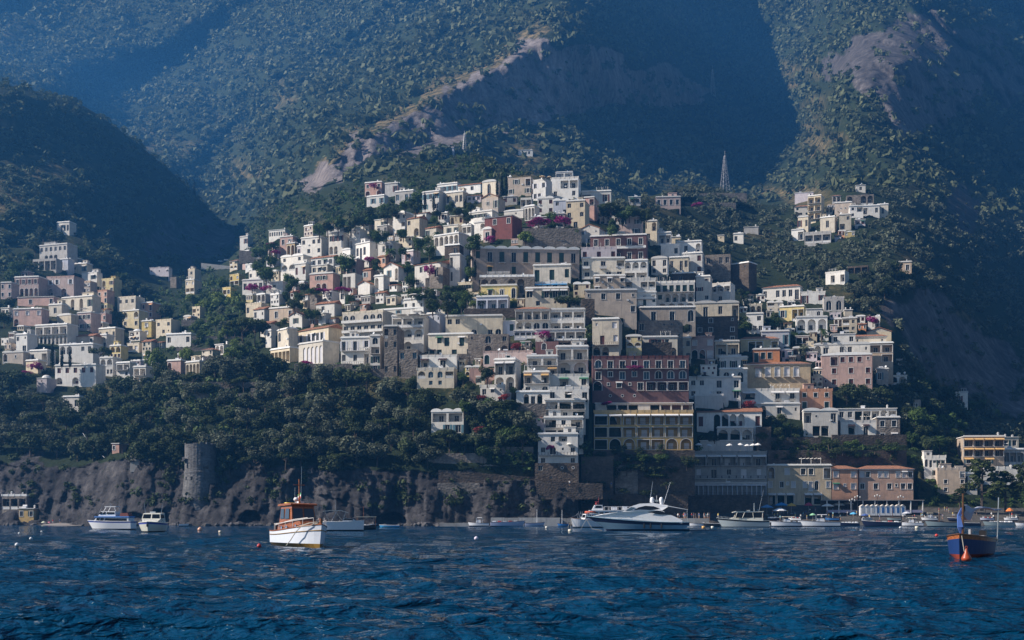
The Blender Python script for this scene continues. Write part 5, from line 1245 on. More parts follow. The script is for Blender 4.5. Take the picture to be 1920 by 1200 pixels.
    for x, y, hh, wd in ((1100, 862, 14, 1.6), (1130, 860, 16, 1.8), (1165, 850, 16, 1.5), (1200, 852, 14, 2.0), (1240, 850, 18, 1.4), (1175, 890, 16, 2.2), (1215, 896, 14, 2.0), (1120, 916, 14, 2.4), (1170, 930, 16, 2.2), (1210, 936, 18, 2.4), (1110, 950, 20, 1.8), (1150, 952, 18, 2.0), (1250, 915, 12, 2.4), (1090, 915, 16, 2), (1460, 842, 16, 2.4), (1500, 840, 18, 2.2), (1535, 846, 16, 2.0), (1480, 868, 12, 3.0), (1580, 852, 14, 2.4), (1640, 850, 14, 2.4), (1128, 880, 20, 1.8), (1175, 868, 18, 1.6), (1235, 875, 16, 2.0), (1262, 890, 16, 1.6), (1225, 897, 10, 4.0), (1288, 880, 18, 1.2), (1150, 900, 14, 2.2), (1195, 884, 14, 1.8), (1340, 830, 14, 2.2), (1430, 826, 16, 2.0)):
        l_ = min(LAND, key=lambda l: (l[0] - x)**2 + 1.6 * (l[1] - y)**2); Y_ = 403 if y > 903 and x < 1270 else (min(h_[4] for h_ in HOUSES if 'ochre yellow hotel' in h_[5]) - 2.2 if x < 1300 else 428)
        SCAT.append(('hanging shrub on the stone walls ' + ('left of ' if x < l_[0] else 'right of ') + l_[2], x, tree('shrub', x, y, hh, None, 'shrubs hanging on the stone walls', wd, Y=Y_)))
    rs = random.Random(21); Yw = min(h_[4] for h_ in HOUSES if 'ochre yellow hotel' in h_[5]) - 2.2
    for i in range(34):
        up = i % 2; x = rs.uniform(1100, 1296) if up else rs.uniform(1445, 1700); y = rs.uniform(856, 904) if up else rs.uniform(838, 868)
        l_ = min(LAND, key=lambda l: (l[0] - x)**2 + 1.6 * (l[1] - y)**2)
        SCAT.append(('hanging shrub on the stone walls ' + ('left of ' if x < l_[0] else 'right of ') + l_[2], x, tree(rs.choice(['shrub', 'garden', 'shrub']), x, y, rs.uniform(12, 24), None, 'shrubs hanging on the stone walls', rs.uniform(1.0, 2.2), Y=Yw if up else min(454, depth_at(x, y) - 1))))
    # woods one can still count
    scatter([(310, 868), (300, 770), (400, 715), (520, 700), (640, 705), (700, 712), (790, 735), (880, 775), (1000, 800), (1000, 872), (800, 880), (600, 882)], 96, 34, 62, ['olive', 'olive', 'olive', 'oak', 'oak', 'pine'], 'in the wood between the sea cliff and the town', 'in the wood above the sea cliff')
    scatter([(-20, 858), (-20, 730), (60, 745), (110, 780), (200, 735), (290, 712), (330, 720), (300, 790), (250, 850), (150, 872)], 56, 34, 58, ['oak', 'oak', 'olive', 'olive', 'pine'], 'in the wood below the left village', 'in the wood below the left village')
    scatter([(320, 890), (260, 880), (300, 830), (345, 830), (345, 890)], 8, 36, 56, ['tallpine', 'oak'], 'crowding the left side of the stone tower', 'beside the stone tower')
    scatter([(406, 890), (406, 840), (520, 830), (640, 870), (640, 900), (500, 905)], 14, 36, 54, ['tallpine', 'pine', 'oak'], 'on the cliff edge right of the stone tower', 'on the cliff edge right of the stone tower')
    scatter([(1560, 745), (1640, 725), (1720, 725), (1800, 770), (1800, 850), (1740, 856), (1700, 836), (1690, 764), (1570, 760)], 30, 28, 46, ['oak', 'oak', 'garden'], 'in the shaded wood above the salmon hotel', 'in the shaded wood above the salmon hotel')
    scatter([(1500, 505), (1560, 545), (1640, 590), (1700, 560), (1790, 545), (1720, 515), (1620, 520)], 26, 20, 34, ['olive', 'olive', 'oak'], 'on the olive spur right of town', 'on the olive spur right of town')
    scatter([(1380, 500), (1440, 600), (1500, 600), (1620, 650), (1700, 700), (1560, 700), (1500, 660), (1380, 640), (1340, 580)], 34, 16, 32, ['garden', 'oak', 'garden'], 'in the gardens of the right hand slope', 'in the gardens of the right hand slope', need=.6)
    scatter([(480, 480), (640, 430), (800, 380), (900, 400), (880, 560), (840, 600), (700, 560), (600, 600), (480, 640)], 84, 16, 34, ['garden', 'oak', 'garden'], 'between houses on the left flank of town', 'between houses on the left flank', need=.42)
    scatter([(800, 540), (900, 530), (910, 580), (980, 700), (1000, 800), (940, 860), (880, 880), (860, 740), (840, 640), (760, 640)], 34, 16, 36, ['garden', 'garden', 'oak'], 'in the terraced gardens at the middle of town', 'in the terraced gardens', need=.5)
    scatter([(1000, 400), (1200, 400), (1260, 470), (1140, 460), (1000, 440)], 20, 14, 28, ['oak', 'garden'], 'around the hilltop gardens', 'around the hilltop gardens', need=.42)
    scatter([(1100, 600), (1300, 700), (1400, 740), (1500, 830), (1440, 850), (1330, 760), (1100, 680)], 12, 14, 28, ['garden', 'oak'], 'squeezed between houses above the waterfront', 'between houses above the waterfront', need=.55)
    scatter([(330, 700), (350, 560), (440, 540), (520, 560), (480, 660), (420, 690)], 30, 16, 32, ['garden', 'lime', 'olive', 'garden'], 'on the green slope between the left village and the town', 'on the green slope left of town')
    scatter([(0, 620), (0, 560), (80, 450), (200, 500), (330, 620), (300, 680), (200, 620)], 24, 18, 34, ['oak', 'oak', 'garden'], 'among the houses of the left village', 'among the left village houses', need=.65)
    name_scattered()
    # the countless rest
    mtm = TT > 6.25
    mass('mountain_forest', mtm & (UG < 1000), 8.5, 5, 19, foliage('far_wood', (.038, .052, .023), (.132, .146, .068)), 1, q=20)
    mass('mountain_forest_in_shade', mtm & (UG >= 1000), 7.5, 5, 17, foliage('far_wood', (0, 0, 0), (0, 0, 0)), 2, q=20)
    mass('mountain_scrub', mtm, 0.26, 2.5, 5.5, foliage('scrub', (.040, .052, .024), (.115, .118, .058)), 9, keep_rock=.3, q=15)
    mass('ridge_woodland', (TT > 3.3) & ~mtm & (UG < 440) & ~((UG > 290) & (TT < 4.8)), 5.0, 4, 12, foliage('ridge_oak', (.030, .044, .018), (.110, .130, .060)), 3)
    mass('valley_greenery', (TT > 2.2) & (TT < 4.8) & (UG > 290) & (UG < 450), 4.2, 2.5, 7.5, foliage('valley', (.050, .085, .024), (.170, .230, .070)), 10)
    mass('upper_slope_wood', (TT > 4.7) & ~mtm & (UG >= 440) & (UG < 1150), 4.5, 3.5, 9, foliage('upper', (.030, .044, .020), (.115, .130, .062)), 12)
    mass('olive_grove', (TT > 3.2) & ~mtm & (UG >= 1150), 5.4, 3.5, 8.5, OLIVE(), 4)
    mass('town_greenery', (TT > 2.0) & ~mtm & (UG >= 440) & (UG < 1150) & ~((TT < 3.0) & (UG < 900)), 3.4, 2.0, 5.5, GARD(), 5)
    mass('undergrowth', (TT > 1.98) & (TT <= 3.3) & ((UG < 900)), 1.7, 2.5, 6.0, OAK(), 6)
    mass('scrub', (TT > 2.05) & (TT <= 3.2) & (UG >= 900), 2.0, 2.0, 4.5, GARD(), 7)
    mass('cliff_plants', (TT > 1.25) & (fbm(UG / 40, PY / 22, 2.2, 3, 77) > -.08) & (TT <= 1.98) & (UG < 1200), 2.6, 1.5, 5.0, OAK(), 8, keep_rock=.7)
# ------------------------------------------------------------------ boats; bow along +x, waterline at z = 0
def paint(n, c, r=.35): return plain('paint_' + n, c, r, 0, .5, .05)
WHT = lambda: paint('white', (.76, .76, .78)); WOOD = lambda: wood('varnished_wood', (.30, .095, .03)); STEEL = lambda: plain('steel', (.55, .56, .58), .25, .8)
GREYP = lambda: paint('pale_grey', (.45, .47, .50)); NAVY = lambda: paint('navy', (.012, .018, .05)); BLACK = lambda: paint('black', (.012, .012, .014))
def wood(n, c):
    if n in _pm: return _pm[n]
    m, nt, b, N, L = nmat(n); tc = N.new('ShaderNodeTexCoord'); mp = N.new('ShaderNodeMapping'); mp.inputs['Scale'].default_value = (1.2, 9, 9)
    ns = N.new('ShaderNodeTexNoise'); ns.inputs['Scale'].default_value = 1.6; ns.inputs['Detail'].default_value = 6; cr = N.new('ShaderNodeValToRGB'); e = cr.color_ramp.elements
    e[0].position = .3; e[0].color = (*[x * .5 for x in c], 1); e[1].position = .75; e[1].color = (*[x * 1.5 for x in c], 1)
    L.new(tc.outputs['Object'], mp.inputs[0]); L.new(mp.outputs[0], ns.inputs['Vector']); L.new(ns.outputs['Fac'], cr.inputs[0]); L.new(cr.outputs[0], b.inputs['Base Color']); b.inputs['Roughness'].default_value = .3
    _pm[n] = m; return m
def hull(root, L_, B, fb, fs, draft, cols, tw=.75, rake=.5, flare=.15, p=2.4, sheer_col=None, stripe=None, stern_rake=.0, band=.22):
    """cols = (topside, lower band, bottom); fb, fs = freeboard at bow and stern"""
    n = 18; mb = MB(); sh = lambda t: fs + (fb - fs) * t**1.8 + .06 * fb * (1 - t)**3
    def half(t): return B / 2 * ((tw + (1 - tw) * math.sin(min(t / .45, 1) * math.pi / 2)) if t < .45 else max(0.0, 1 - ((t - .45) / .55)**p))
    R_ = []
    for i in range(n + 1):
        t = i / n; s = sh(t); b = half(t); x = -L_ / 2 + L_ * t; f = 1 - flare * (.4 + t * .9)
        zs = [s, s - band * s, .45 * s, .10, -draft * .4, -draft]; row = []
        for z in zs:
            q = max(0, min(1, (s - z) / s)) if z >= 0 else 1; bb = b * (1 - (1 - f) * q**1.2) * (1 if z >= 0 else (.7 if z > -draft else .12))
            row.append((x - rake * t**3 * q * L_ / 8 + stern_rake * (1 - t)**6 * q, bb, z))
        R_.append(row)
    m = len(R_[0]); mi = [3 if sheer_col else 0, 0, 0, 1, 2]
    for sg in (1, -1):
        for i in range(n):
            for j in range(m - 1):
                P = [R_[i][j], R_[i + 1][j], R_[i + 1][j + 1], R_[i][j + 1]]; P = [(x, y * sg, z) for x, y, z in P]
                mb.face(P if sg < 0 else P[::-1], mi[j])
    for j in range(m - 1):
        a, b = R_[0][j], R_[0][j + 1]; mb.face([(a[0], a[1], a[2]), (a[0], -a[1], a[2]), (b[0], -b[1], b[2]), (b[0], b[1], b[2])], mi[j])
    o = mb.build('hull', list(cols) + [sheer_col or cols[0]], root, smooth=False)
    o.data.polygons.foreach_set('use_smooth', [True] * len(o.data.polygons))
    d = MB()
    for i in range(n):
        a, b = R_[i][0], R_[i + 1][0]; z = -.10
        d.face([(a[0], -a[1] * .96, a[2] + z), (b[0], -b[1] * .96, b[2] + z), (b[0], b[1] * .96, b[2] + z), (a[0], a[1] * .96, a[2] + z)])
    d.build('deck', cols[3] if len(cols) > 3 else cols[0], root)
    g = MB()
    for sg in (1, -1): g.tube([(r[0][0], r[0][1] * sg, r[0][2]) for r in R_], .045 * max(1, B / 3), 0, 5)
    g.tube([(R_[0][0][0], -R_[0][0][1], R_[0][0][2]), (R_[0][0][0], R_[0][0][1], R_[0][0][2])], .045, 0, 5)
    g.build('gunwale', cols[4] if len(cols) > 4 else cols[0], root)
    if stripe:
        s_ = MB()
        for sg in (1, -1): s_.tube([(r[1][0] + (.03 if k == n else 0), (r[1][1] + .015) * sg, r[1][2]) for k, r in enumerate(R_)], .035 * max(1, B / 3), 0, 5)
        s_.build('rubbing_strake', stripe, root)
    return sh, half
def rail(root, pts, h, mat, post=1.0, name='rail', r=.022):
    mb = MB(); top = [(x, y, z + h) for x, y, z in pts]; mb.tube(top, r, 0, 5)
    for (x, y, z) in pts: mb.tube([(x, y, z), (x, y, z + h)], r * .8, 0, 4)
    return mb.build(name, mat, root)
def panes(root, quads, name='window', mat=None):
    for q in quads:
        mb = MB(); mb.face(q); c = sum((Vector(p) for p in q), Vector()) / len(q); nrm = (Vector(q[1]) - Vector(q[0])).cross(Vector(q[2]) - Vector(q[0])).normalized() * .012
        mb.face([tuple(Vector(p) + nrm) for p in q]); mb.build(name, mat or glass(), root)
def rot(px, py, Y, deg, name, label, cat, group=None, z=0.0):
    p = ray(px, py, Y); return empty(name, (p.x, p.y, z), R(deg), label, cat, group)
def person_mesh(cl):
    key = 'person' + str(cl)
    if key in _unit: return _unit[key]
    J = [(0, 0, .92), (0, 0, 1.15), (0, 0, 1.38), (0, 0, 1.50), (0, .01, 1.64), (.10, 0, .88), (.12, .02, .48), (.12, -.02, .06), (.12, .10, .03), (-.10, 0, .88), (-.12, .02, .48), (-.12, -.02, .06), (-.12, .10, .03), (.19, 0, 1.38), (.26, .0, 1.12), (.25, .08, .88), (-.19, 0, 1.38), (-.26, 0, 1.12), (-.25, .08, .88)]
    E = [(0, 1), (1, 2), (2, 3), (3, 4), (0, 5), (5, 6), (6, 7), (7, 8), (0, 9), (9, 10), (10, 11), (11, 12), (2, 13), (13, 14), (14, 15), (2, 16), (16, 17), (17, 18)]
    rr = [.14, .13, .15, .06, .11, .09, .065, .045, .035, .09, .065, .045, .035, .06, .045, .03, .06, .045, .03]
    me = bpy.data.meshes.new('person'); me.from_pydata(J, E, []); o = bpy.data.objects.new('tmp_person', me); COL.objects.link(o)
    md = o.modifiers.new('s', 'SKIN'); 
    for v, r_ in zip(me.skin_vertices[0].data, rr): v.radius = (r_, r_ * .8)
    me.skin_vertices[0].data[0].use_root = True
    o.modifiers.new('d', 'SUBSURF').levels = 1
    dg = bpy.context.evaluated_depsgraph_get(); out = bpy.data.meshes.new_from_object(o.evaluated_get(dg)); bpy.data.objects.remove(o); out.name = 'person'
    out.materials.clear(); sk = plain('skin', (.45, .26, .18), .7)
    shirts = [(.75, .74, .72), (.05, .10, .30), (.50, .06, .05), (.08, .08, .09), (.20, .45, .55), (.70, .55, .15)]
    for m in (sk, plain('shirt%d' % cl, shirts[cl % 6], .9), plain('shorts%d' % (cl % 3), [(.08, .09, .13), (.30, .26, .20), (.55, .55, .58)][cl % 3], .9)): out.materials.append(m)
    for p in out.polygons:
        z = p.center.z; p.material_index = 1 if .98 < z < 1.46 and abs(p.center.x) < .25 else (2 if .55 < z <= .98 and abs(p.center.x) < .22 else 0)
    out.polygons.foreach_set('use_smooth', [True] * len(out.polygons)); out.update(); _unit[key] = out; return out
def hair_mesh(c):
    key = 'hair%d' % c
    if key not in _unit:
        mb = MB(); mb.lathe([(.118, 1.60), (.128, 1.66), (.11, 1.73), (.06, 1.765), (.005, 1.775)], (0, -.01, 0), 10); _unit[key] = mb.mesh('hair', plain('hair%d' % c, [(.03, .02, .015), (.15, .09, .04), (.30, .28, .26)][c], .8), True)
    return _unit[key]
PEOPLE = 0
def person(x, y, z, label, group, rz=0, where=''):
    global PEOPLE; PEOPLE += 1; ci = rng.randrange(6); o = link('person', person_mesh(ci), None, (x, y, z), rz); tag(o, label, 'person', group); link('hair', hair_mesh(rng.randrange(3)), o)
    if not label: SCAT.append(('%s shirted figure %s' % (['white', 'navy', 'red', 'black', 'teal', 'yellow'][ci], where), x, o))
    return o

def build_boats():
    # --- the varnished cabin boat at anchor
    r = rot(602, 1022, 94, -60, 'cabin_boat', 'white wooden boat with varnished brown wheelhouse and golden stripe, nearest in the bay', 'boat'); r.location.x -= 4.15 * math.cos(R(-60)); r.location.y -= 4.15 * math.sin(R(-60)); r.rotation_euler.x = R(-1.5)
    L_ = 8.3; gold = paint('gold', (.26, .15, .03)); hullw = paint('hull_white', (.70, .73, .80), .3)
    sh, hf = hull(r, L_, 2.95, 1.55, .92, .5, (hullw, gold, paint('bottom_dark', (.05, .035, .02)), WOOD(), WOOD()), tw=.72, rake=.25, flare=.14, p=2.9, stripe=gold, band=.28)
    W_ = WOOD()
    mb = MB(); mb.prism([(-2.6, .75), (2.1, 1.15), (2.25, 1.35), (1.7, 1.75), (-2.55, 1.62)], -1.02, 1.02, top=[1, .8, .72, .78, .92]); mb.build('trunk_cabin', W_, r)
    mb = MB(); P = [(-2.2, 1.60), (.55, 1.68), (.20, 2.95), (-2.05, 2.88)]; mb.prism(P, -.98, .98, top=[1, .97, .90, .92]); mb.build('wheelhouse', W_, r)
    mb = MB(); mb.prism([(-2.35, 2.90), (.45, 2.98), (.5, 3.08), (.2, 3.14), (-2.3, 3.06), (-2.4, 2.98)], -1.06, 1.06); mb.build('wheelhouse_roof', W_, r)
    Q = []
    for s in (-1, 1):
        for x0, x1 in ((-1.95, -1.15), (-.95, -.02)):
            q = [(x0, s * .975, 1.92), (x1, s * .965, 1.94), (x1 - .10, s * .925, 2.72), (x0 + .06, s * .93, 2.70)]; Q.append(q if s < 0 else q[::-1])
    Q.append([(.50, -.86, 1.92), (.50, -.06, 1.92), (.285, -.06, 2.72), (.285, -.80, 2.72)]); Q.append([(.50, .06, 1.92), (.50, .86, 1.92), (.285, .80, 2.72), (.285, .06, 2.72)])
    Q = [[tuple(Vector(p) + Vector((.0, math.copysign(.03, p[1]) if abs(p[1]) > .9 else 0, 0))) for p in q] for q in Q]
    Q = [[(x + (.02 if i >= 4 else 0), y, z) for x, y, z in q] for i, q in enumerate(Q)]
    panes(r, Q, 'window', glass('boat_glass', (.05, .07, .10), .05))
    for s in (-1, 1):
        for x in (-1.7, -.6, 1.1):
            mb = MB(); mb.lathe([(.17, 0), (.19, .03), (.12, .05), (.005, .045)], (0, 0, 0), 10); mb.v = [(v[0] * 1.0 + x, s * (v[2] + .985 - (.10 if x > 1 else .02)), v[1] * 1.35 + 1.22 + x * .05) for v in mb.v]; mb.build('porthole', STEEL(), r)
    for s in (-1, 1):
        rail(r, [(t, s * hf((t + L_ / 2) / L_) * .93, sh((t + L_ / 2) / L_) - .02) for t in (-2.6, -1.2, .2, 1.5, 2.7, 3.6)], .55, plain('rope_grey', (.55, .52, .50), .7), name='rail', r=.028)
    mb = MB()
    for s in (-1, 1): mb.tube([(-2.9, s * 1.05, 1.45), (.9, s * .98, 1.86), (2.5, s * .45, 2.02)], .035, 0, 5)
    mb.build('grab_rail', plain('rope_grey', (.55, .52, .50), .7), r)
    mb = MB(); mb.tube([(-.55, 0, 3.05), (-.75, 0, 5.0)], [.06, .035], 0, 6); mb.tube([(-.68, -.45, 4.55), (-.68, .45, 4.55)], .025, 0, 5); mb.tube([(-.35, 0, 3.1), (-.72, 0, 4.4)], .03, 0, 5); mast = mb.build('mast', WOOD(), r)
    mb = MB(); mb.tube([(-.9, .25, 3.08), (-.9, .25, 6.0)], [.022, .010], 0, 5); mb.tube([(-.5, -.4, 3.08), (-.5, -.4, 4.35)], .014, 0, 5); mb.build('antenna', STEEL(), r)
    mb = MB(); mb.lathe([(.02, 0), (.17, .03), (.19, .13), (.12, .24), (.005, .28)], (-.35, -.35, 3.32), 10); mb.tube([(-.35, -.35, 3.05), (-.35, -.35, 3.36)], .04, 0, 5); mb.box((-1.1, .3, 3.24), (.75, .35, .12)); mb.tube([(-1.1, .3, 3.05), (-1.1, .3, 3.2)], .05, 0, 5); mb.build('radar', WHT(), r)
    mb = MB()
    for k in range(14):
        a, b_ = 2 * math.pi * k / 14, 2 * math.pi * (k + 1) / 14; mb.tube([(-1.7 + .32 * math.cos(a), -.4 + .32 * math.sin(a), 3.14), (-1.7 + .32 * math.cos(b_), -.4 + .32 * math.sin(b_), 3.14)], .07, 0, 6)
    mb.build('lifebuoy', paint('yellow', (.65, .45, .04)), r)
    for i, (c, nme) in enumerate((((.02, .25, .06), 'green'), ((.7, .7, .68), 'white'), ((.55, .04, .03), 'red'))):
        mb = MB(); z0 = 4.05 - .14 * i
        for u in range(4): mb.face([(-.95 - .13 * u, .25 + .06 * math.sin(u), z0 - .05 * u), (-.95 - .13 * (u + 1), .25 + .06 * math.sin(u + 1), z0 - .05 * (u + 1)), (-.95 - .13 * (u + 1), .25 + .06 * math.sin(u + 1), z0 - .14 - .05 * (u + 1)), (-.95 - .13 * u, .25 + .06 * math.sin(u), z0 - .14 - .05 * u)])
        if i == 0: fl = empty('flag', (0, 0, 0)); fl.parent = r
        mb.build('stripe', paint('flag_' + nme, c, .8), fl)
    mb = MB(); mb.tube([(3.6, -.55, 1.45), (3.0, -1.15, 1.35), (2.6, -1.40, .95), (1.9, -1.52, .35), (1.2, -1.60, -.1)], .035, 0, 5); mb.tube([(3.9, -.2, 1.62), (3.6, -.55, 1.5), (3.9, .15, 1.75), (3.3, -.6, 1.62), (2.2, -1.2, 1.30)], .05, 0, 5); mb.build('mooring_rope', plain('rope', (.42, .38, .32), .9), r)
    mb = MB(); mb.box((4.02, 0, 1.75), (.16, .16, .45)); mb.box((3.6, 0, 1.55), (.5, .2, .12)); mb.build('bow_post', WOOD(), r)
    mb = MB(); mb.box((-3.85, -.6, 1.2), (.2, .2, .45)); mb.box((-3.7, .5, 1.1), (.35, .5, .3)); mb.build('stern_locker', plain('dark_gear', (.06, .05, .05), .6), r)
    # --- white boat with canopy behind it
    r = rot(642, 994, 225, 8, 'canopy_boat', 'white motor boat with a curved sun canopy just behind the varnished cabin boat', 'boat')
    sh, hf = hull(r, 7.6, 2.6, 1.75, 1.45, .4, (WHT(), BLACK(), BLACK()), tw=.9, rake=.1, flare=.1)
    mb = MB(); P = [(-3.4, 3.35), (-2.0, 3.55), (-.2, 3.5), (1.0, 3.1), (1.0, 3.02), (-.2, 3.40), (-2.0, 3.45), (-3.4, 3.26)]; mb.prism(P, -1.15, 1.15); mb.build('canopy', plain('canvas', (.55, .54, .50), .9), r)
    mb = MB()
    for s in (-1, 1):
        for a, b_ in ((-3.1, -2.2), (-1.0, -2.0), (-1.2, .2), (.6, .0)): mb.tube([(b_, s * 1.05, 1.4), (a, s * 1.1, 3.3)], .03, 0, 5)
    mb.build('canopy_frame', STEEL(), r); mb = MB(); mb.prism([(-.2, 1.4), (2.4, 1.6), (1.9, 1.95), (.4, 2.2)], -.8, .8); mb.build('foredeck_cabin', WHT(), r); panes(r, [[(.42, -.82, 2.15), (1.8, -.82, 1.95), (1.9, -.82, 1.75), (.1, -.82, 1.8)]])
    mb = MB(); mb.tube([(-1.2, 0, 3.45), (-1.2, 0, 5.2)], .03, 0, 5); mb.build('antenna', STEEL(), r)
    # --- small dark launch with cream awning, dinghy
    r = rot(687, 991, 265, 5, 'launch', 'small dark hulled launch under a flat cream awning', 'boat')
    hull(r, 4.3, 1.7, .95, .65, .3, (BLACK(), BLACK(), BLACK(), plain('deck_tan', (.4, .33, .25)), WHT()), tw=.6, rake=.3)
    mb = MB(); mb.box((0, 0, 2.45), (4.1, 1.6, .12)); mb.build('awning', plain('canvas_cream', (.62, .55, .42), .9), r); mb = MB(); [mb.tube([(x, y, .6), (x, y, 2.4)], .03, 0, 5) for x in (-1.9, 1.9) for y in (-.7, .7)]; mb.tube([(-.6, 0, .5), (-.6, 0, 4.6)], [.05, .03], 0, 6); mb.build('mast', WOOD(), r)
    mb = MB(); mb.box((-.6, .2, .75), (.9, .6, .4)); mb.lathe([(.2, 0), (.25, .2), (.1, .35)], (1.0, .1, .6), 8); mb.build('gear', WHT(), r)
    r = rot(730, 988, 325, 176, 'dinghy', 'long light blue rowing boat with a dark outboard at its right end', 'boat')
    hull(r, 5.3, 1.5, .55, .40, .2, (paint('sky_blue', (.06, .35, .65)), paint('sky_blue', (.06, .35, .65)), BLACK(), GREYP(), WHT()), tw=.8); mb = MB(); mb.box((-2.75, 0, .55), (.3, .3, .8)); mb.box((-2.7, 0, 1.0), (.45, .3, .3)); mb.build('outboard_motor', BLACK(), r)
    mb = MB(); [mb.box((x, 0, .36), (.25, 1.2, .06)) for x in (-1.4, 0, 1.3)]; mb.build('bench', GREYP(), r)
    # --- multi deck yacht on the left
    r = rot(207, 992, 253, 172, 'yacht', 'three decked white and blue passenger yacht before the left cliff', 'yacht')
    sh, hf = hull(r, 9.6, 3.1, 1.75, 1.45, .5, (WHT(), BLACK(), BLACK()), tw=.9, rake=.9, flare=.2, sheer_col=paint('yacht_blue', (.05, .09, .33)), band=.2)
    blue = paint('yacht_lightblue', (.10, .25, .62)); dk = glass()
    mb = MB(); mb.prism([(-4.3, 1.4), (3.0, 1.55), (2.4, 2.35), (-4.4, 2.25)], -1.35, 1.35, top=[1, .8, .8, 1]); mb.build('main_cabin', WHT(), r)
    panes(r, [[(-4.0, s * 1.37, 1.62), (.6, s * 1.34, 1.66), (.4, s * 1.36, 2.12), (-4.0, s * 1.37, 2.08)][::-s] for s in (-1, 1)]); panes(r, [[(x, s * 1.27, 1.68), (x + .7, s * 1.21, 1.70), (x + .45, s * 1.20, 2.2), (x - .15, s * 1.26, 2.18)][::-s] for x in (.9, 1.75) for s in (-1, 1)])
    mb = MB(); mb.box((-.9, 0, 2.42), (7.2, 2.9, .22)); mb.build('upper_deck', blue, r)
    mb = MB(); mb.prism([(-1.6, 2.5), (2.1, 2.55), (1.5, 3.5), (-1.5, 3.5)], -1.15, 1.15, top=[1, .85, .85, 1]); mb.build('upper_cabin', WHT(), r); panes(r, [[(-1.4, s * 1.17, 2.95), (.3, s * 1.15, 2.97), (.15, s * 1.14, 3.35), (-1.35, s * 1.16, 3.33)][::-s] for s in (-1, 1)]); panes(r, [[(x, s * 1.1, 2.9), (x + .6, s * 1.05, 2.92), (x + .35, s * 1.03, 3.38), (x - .15, s * 1.08, 3.36)][::-s] for x in (.55, 1.25) for s in (-1, 1)])
    mb = MB()
    for P in ([(-1.6, 3.5), (-1.3, 4.35)], [(.9, 3.5), (.4, 4.4)]):
        for s in (-1, 1): mb.tube([(P[0][0], s * 1.0, P[0][1]), (P[1][0], s * .95, P[1][1])], .07, 0, 5)
    mb.box((-.45, 0, 4.42), (2.3, 2.1, .14)); mb.build('fly_bridge', WHT(), r); mb = MB(); mb.tube([(-.2, 0, 4.4), (.05, 0, 5.3)], [.05, .02], 0, 5); mb.tube([(2.2, .3, 3.2), (1.2, .3, 5.3)], .015, 0, 4); mb.build('antenna', STEEL(), r)
    mb = MB(); mb.prism([(-4.2, 2.55), (-2.3, 2.55), (-2.5, 3.15), (-4.0, 3.2)], -.9, .9); mb.build('tender', paint('rib_red', (.20, .05, .03), .6), r)
    # --- bow on cruiser
    r = rot(271, 997, 198, -84, 'motor_cruiser', 'white motor cruiser seen bow on with twin windscreen panes and a blue sheer band', 'boat'); r.location.y += 4
    sh, hf = hull(r, 8.5, 3.9, 1.55, 1.25, .5, (paint('cream_hull', (.66, .64, .55)), BLACK(), paint('bottom_red', (.16, .05, .03))), tw=.92, rake=.6, flare=.28, p=2.8, sheer_col=paint('yacht_blue2', (.06, .08, .36)), band=.22)
    mb = MB(); mb.prism([(-3.4, 1.3), (2.0, 1.5), (.6, 2.0), (.0, 2.85), (-3.2, 2.95)], -1.6, 1.6, top=[1, .7, .9, .82, .9]); mb.build('cabin', paint('cream_cabin', (.70, .67, .58)), r)
    panes(r, [[(.56, y0, 2.06), (.56, y1, 2.06), (.10, y1 * .93, 2.72), (.10, y0 * .93, 2.72)] for y0, y1 in ((-1.32, -.1), (.1, 1.32))]); panes(r, [[(-2.8, s * 1.5, 2.1), (.2, s * 1.46, 2.1), (-.1, s * 1.38, 2.65), (-2.7, s * 1.42, 2.7)][::-s] for s in (-1, 1)])
    mb = MB(); [mb.tube([(-1.2, y, 2.9), (-1.6, y * 1.2, 4.6)], [.03, .012], 0, 5) for y in (-1.2, 1.25)]; mb.build('antenna', STEEL(), r); mb = MB(); mb.box((-.9, 0, 3.05), (.5, .8, .22)); mb.build('radar', WHT(), r)
    rail(r, [(t, s * hf((t + 4.25) / 8.5) * .9, sh((t + 4.25) / 8.5)) for s, ts in ((-1, (0, 1.5, 2.8, 3.7)), (1, (3.7, 2.8, 1.5, 0))) for t in ts], .35, STEEL()); mb = MB(); mb.box((3.9, 0, 1.1), (.25, .3, .6)); mb.tube([(4.1, 0, 1.4), (4.2, 0, .8)], .06, 0, 5); mb.build('anchor', plain('dark_iron', (.035, .035, .04)), r)
    # --- the big motor yacht
    r = rot(1195, 993, 240, 176, 'motor_yacht', 'long sleek white motor yacht with a broad navy hull band and two radar domes', 'yacht')
    L_ = 19.2; teal = paint('pale_blue_hull', (.20, .32, .42), .2)
    sh, hf = hull(r, L_, 4.6, 2.55, 1.25, .6, (teal, paint('navy', (.012, .018, .05)), BLACK()), tw=.85, rake=1.6, flare=.3, p=2.2, sheer_col=NAVY(), band=.40)
    mb = MB(); P = [(-8.2, 1.2), (8.6, 2.45), (7.0, 2.85), (3.5, 3.30), (-.4, 3.75), (-4.5, 3.55), (-8.3, 1.75)]; mb.prism(P, -2.1, 2.1, top=[1, .25, .35, .72, .86, .9, .95]); mb.build('deckhouse', WHT(), r, smooth=False)
    mb = MB(); P = [(2.9, 3.3), (1.2, 4.35), (-.4, 4.85), (-3.0, 4.95), (-5.6, 4.55), (-5.7, 4.30), (-4.6, 3.6)]; mb.prism(P, -1.75, 1.75, top=[.92, .85, .8, .78, .8, .85, 1.0]); mb.build('superstructure', WHT(), r)
    gl = glass('tinted_glass', (.01, .012, .016), .03)
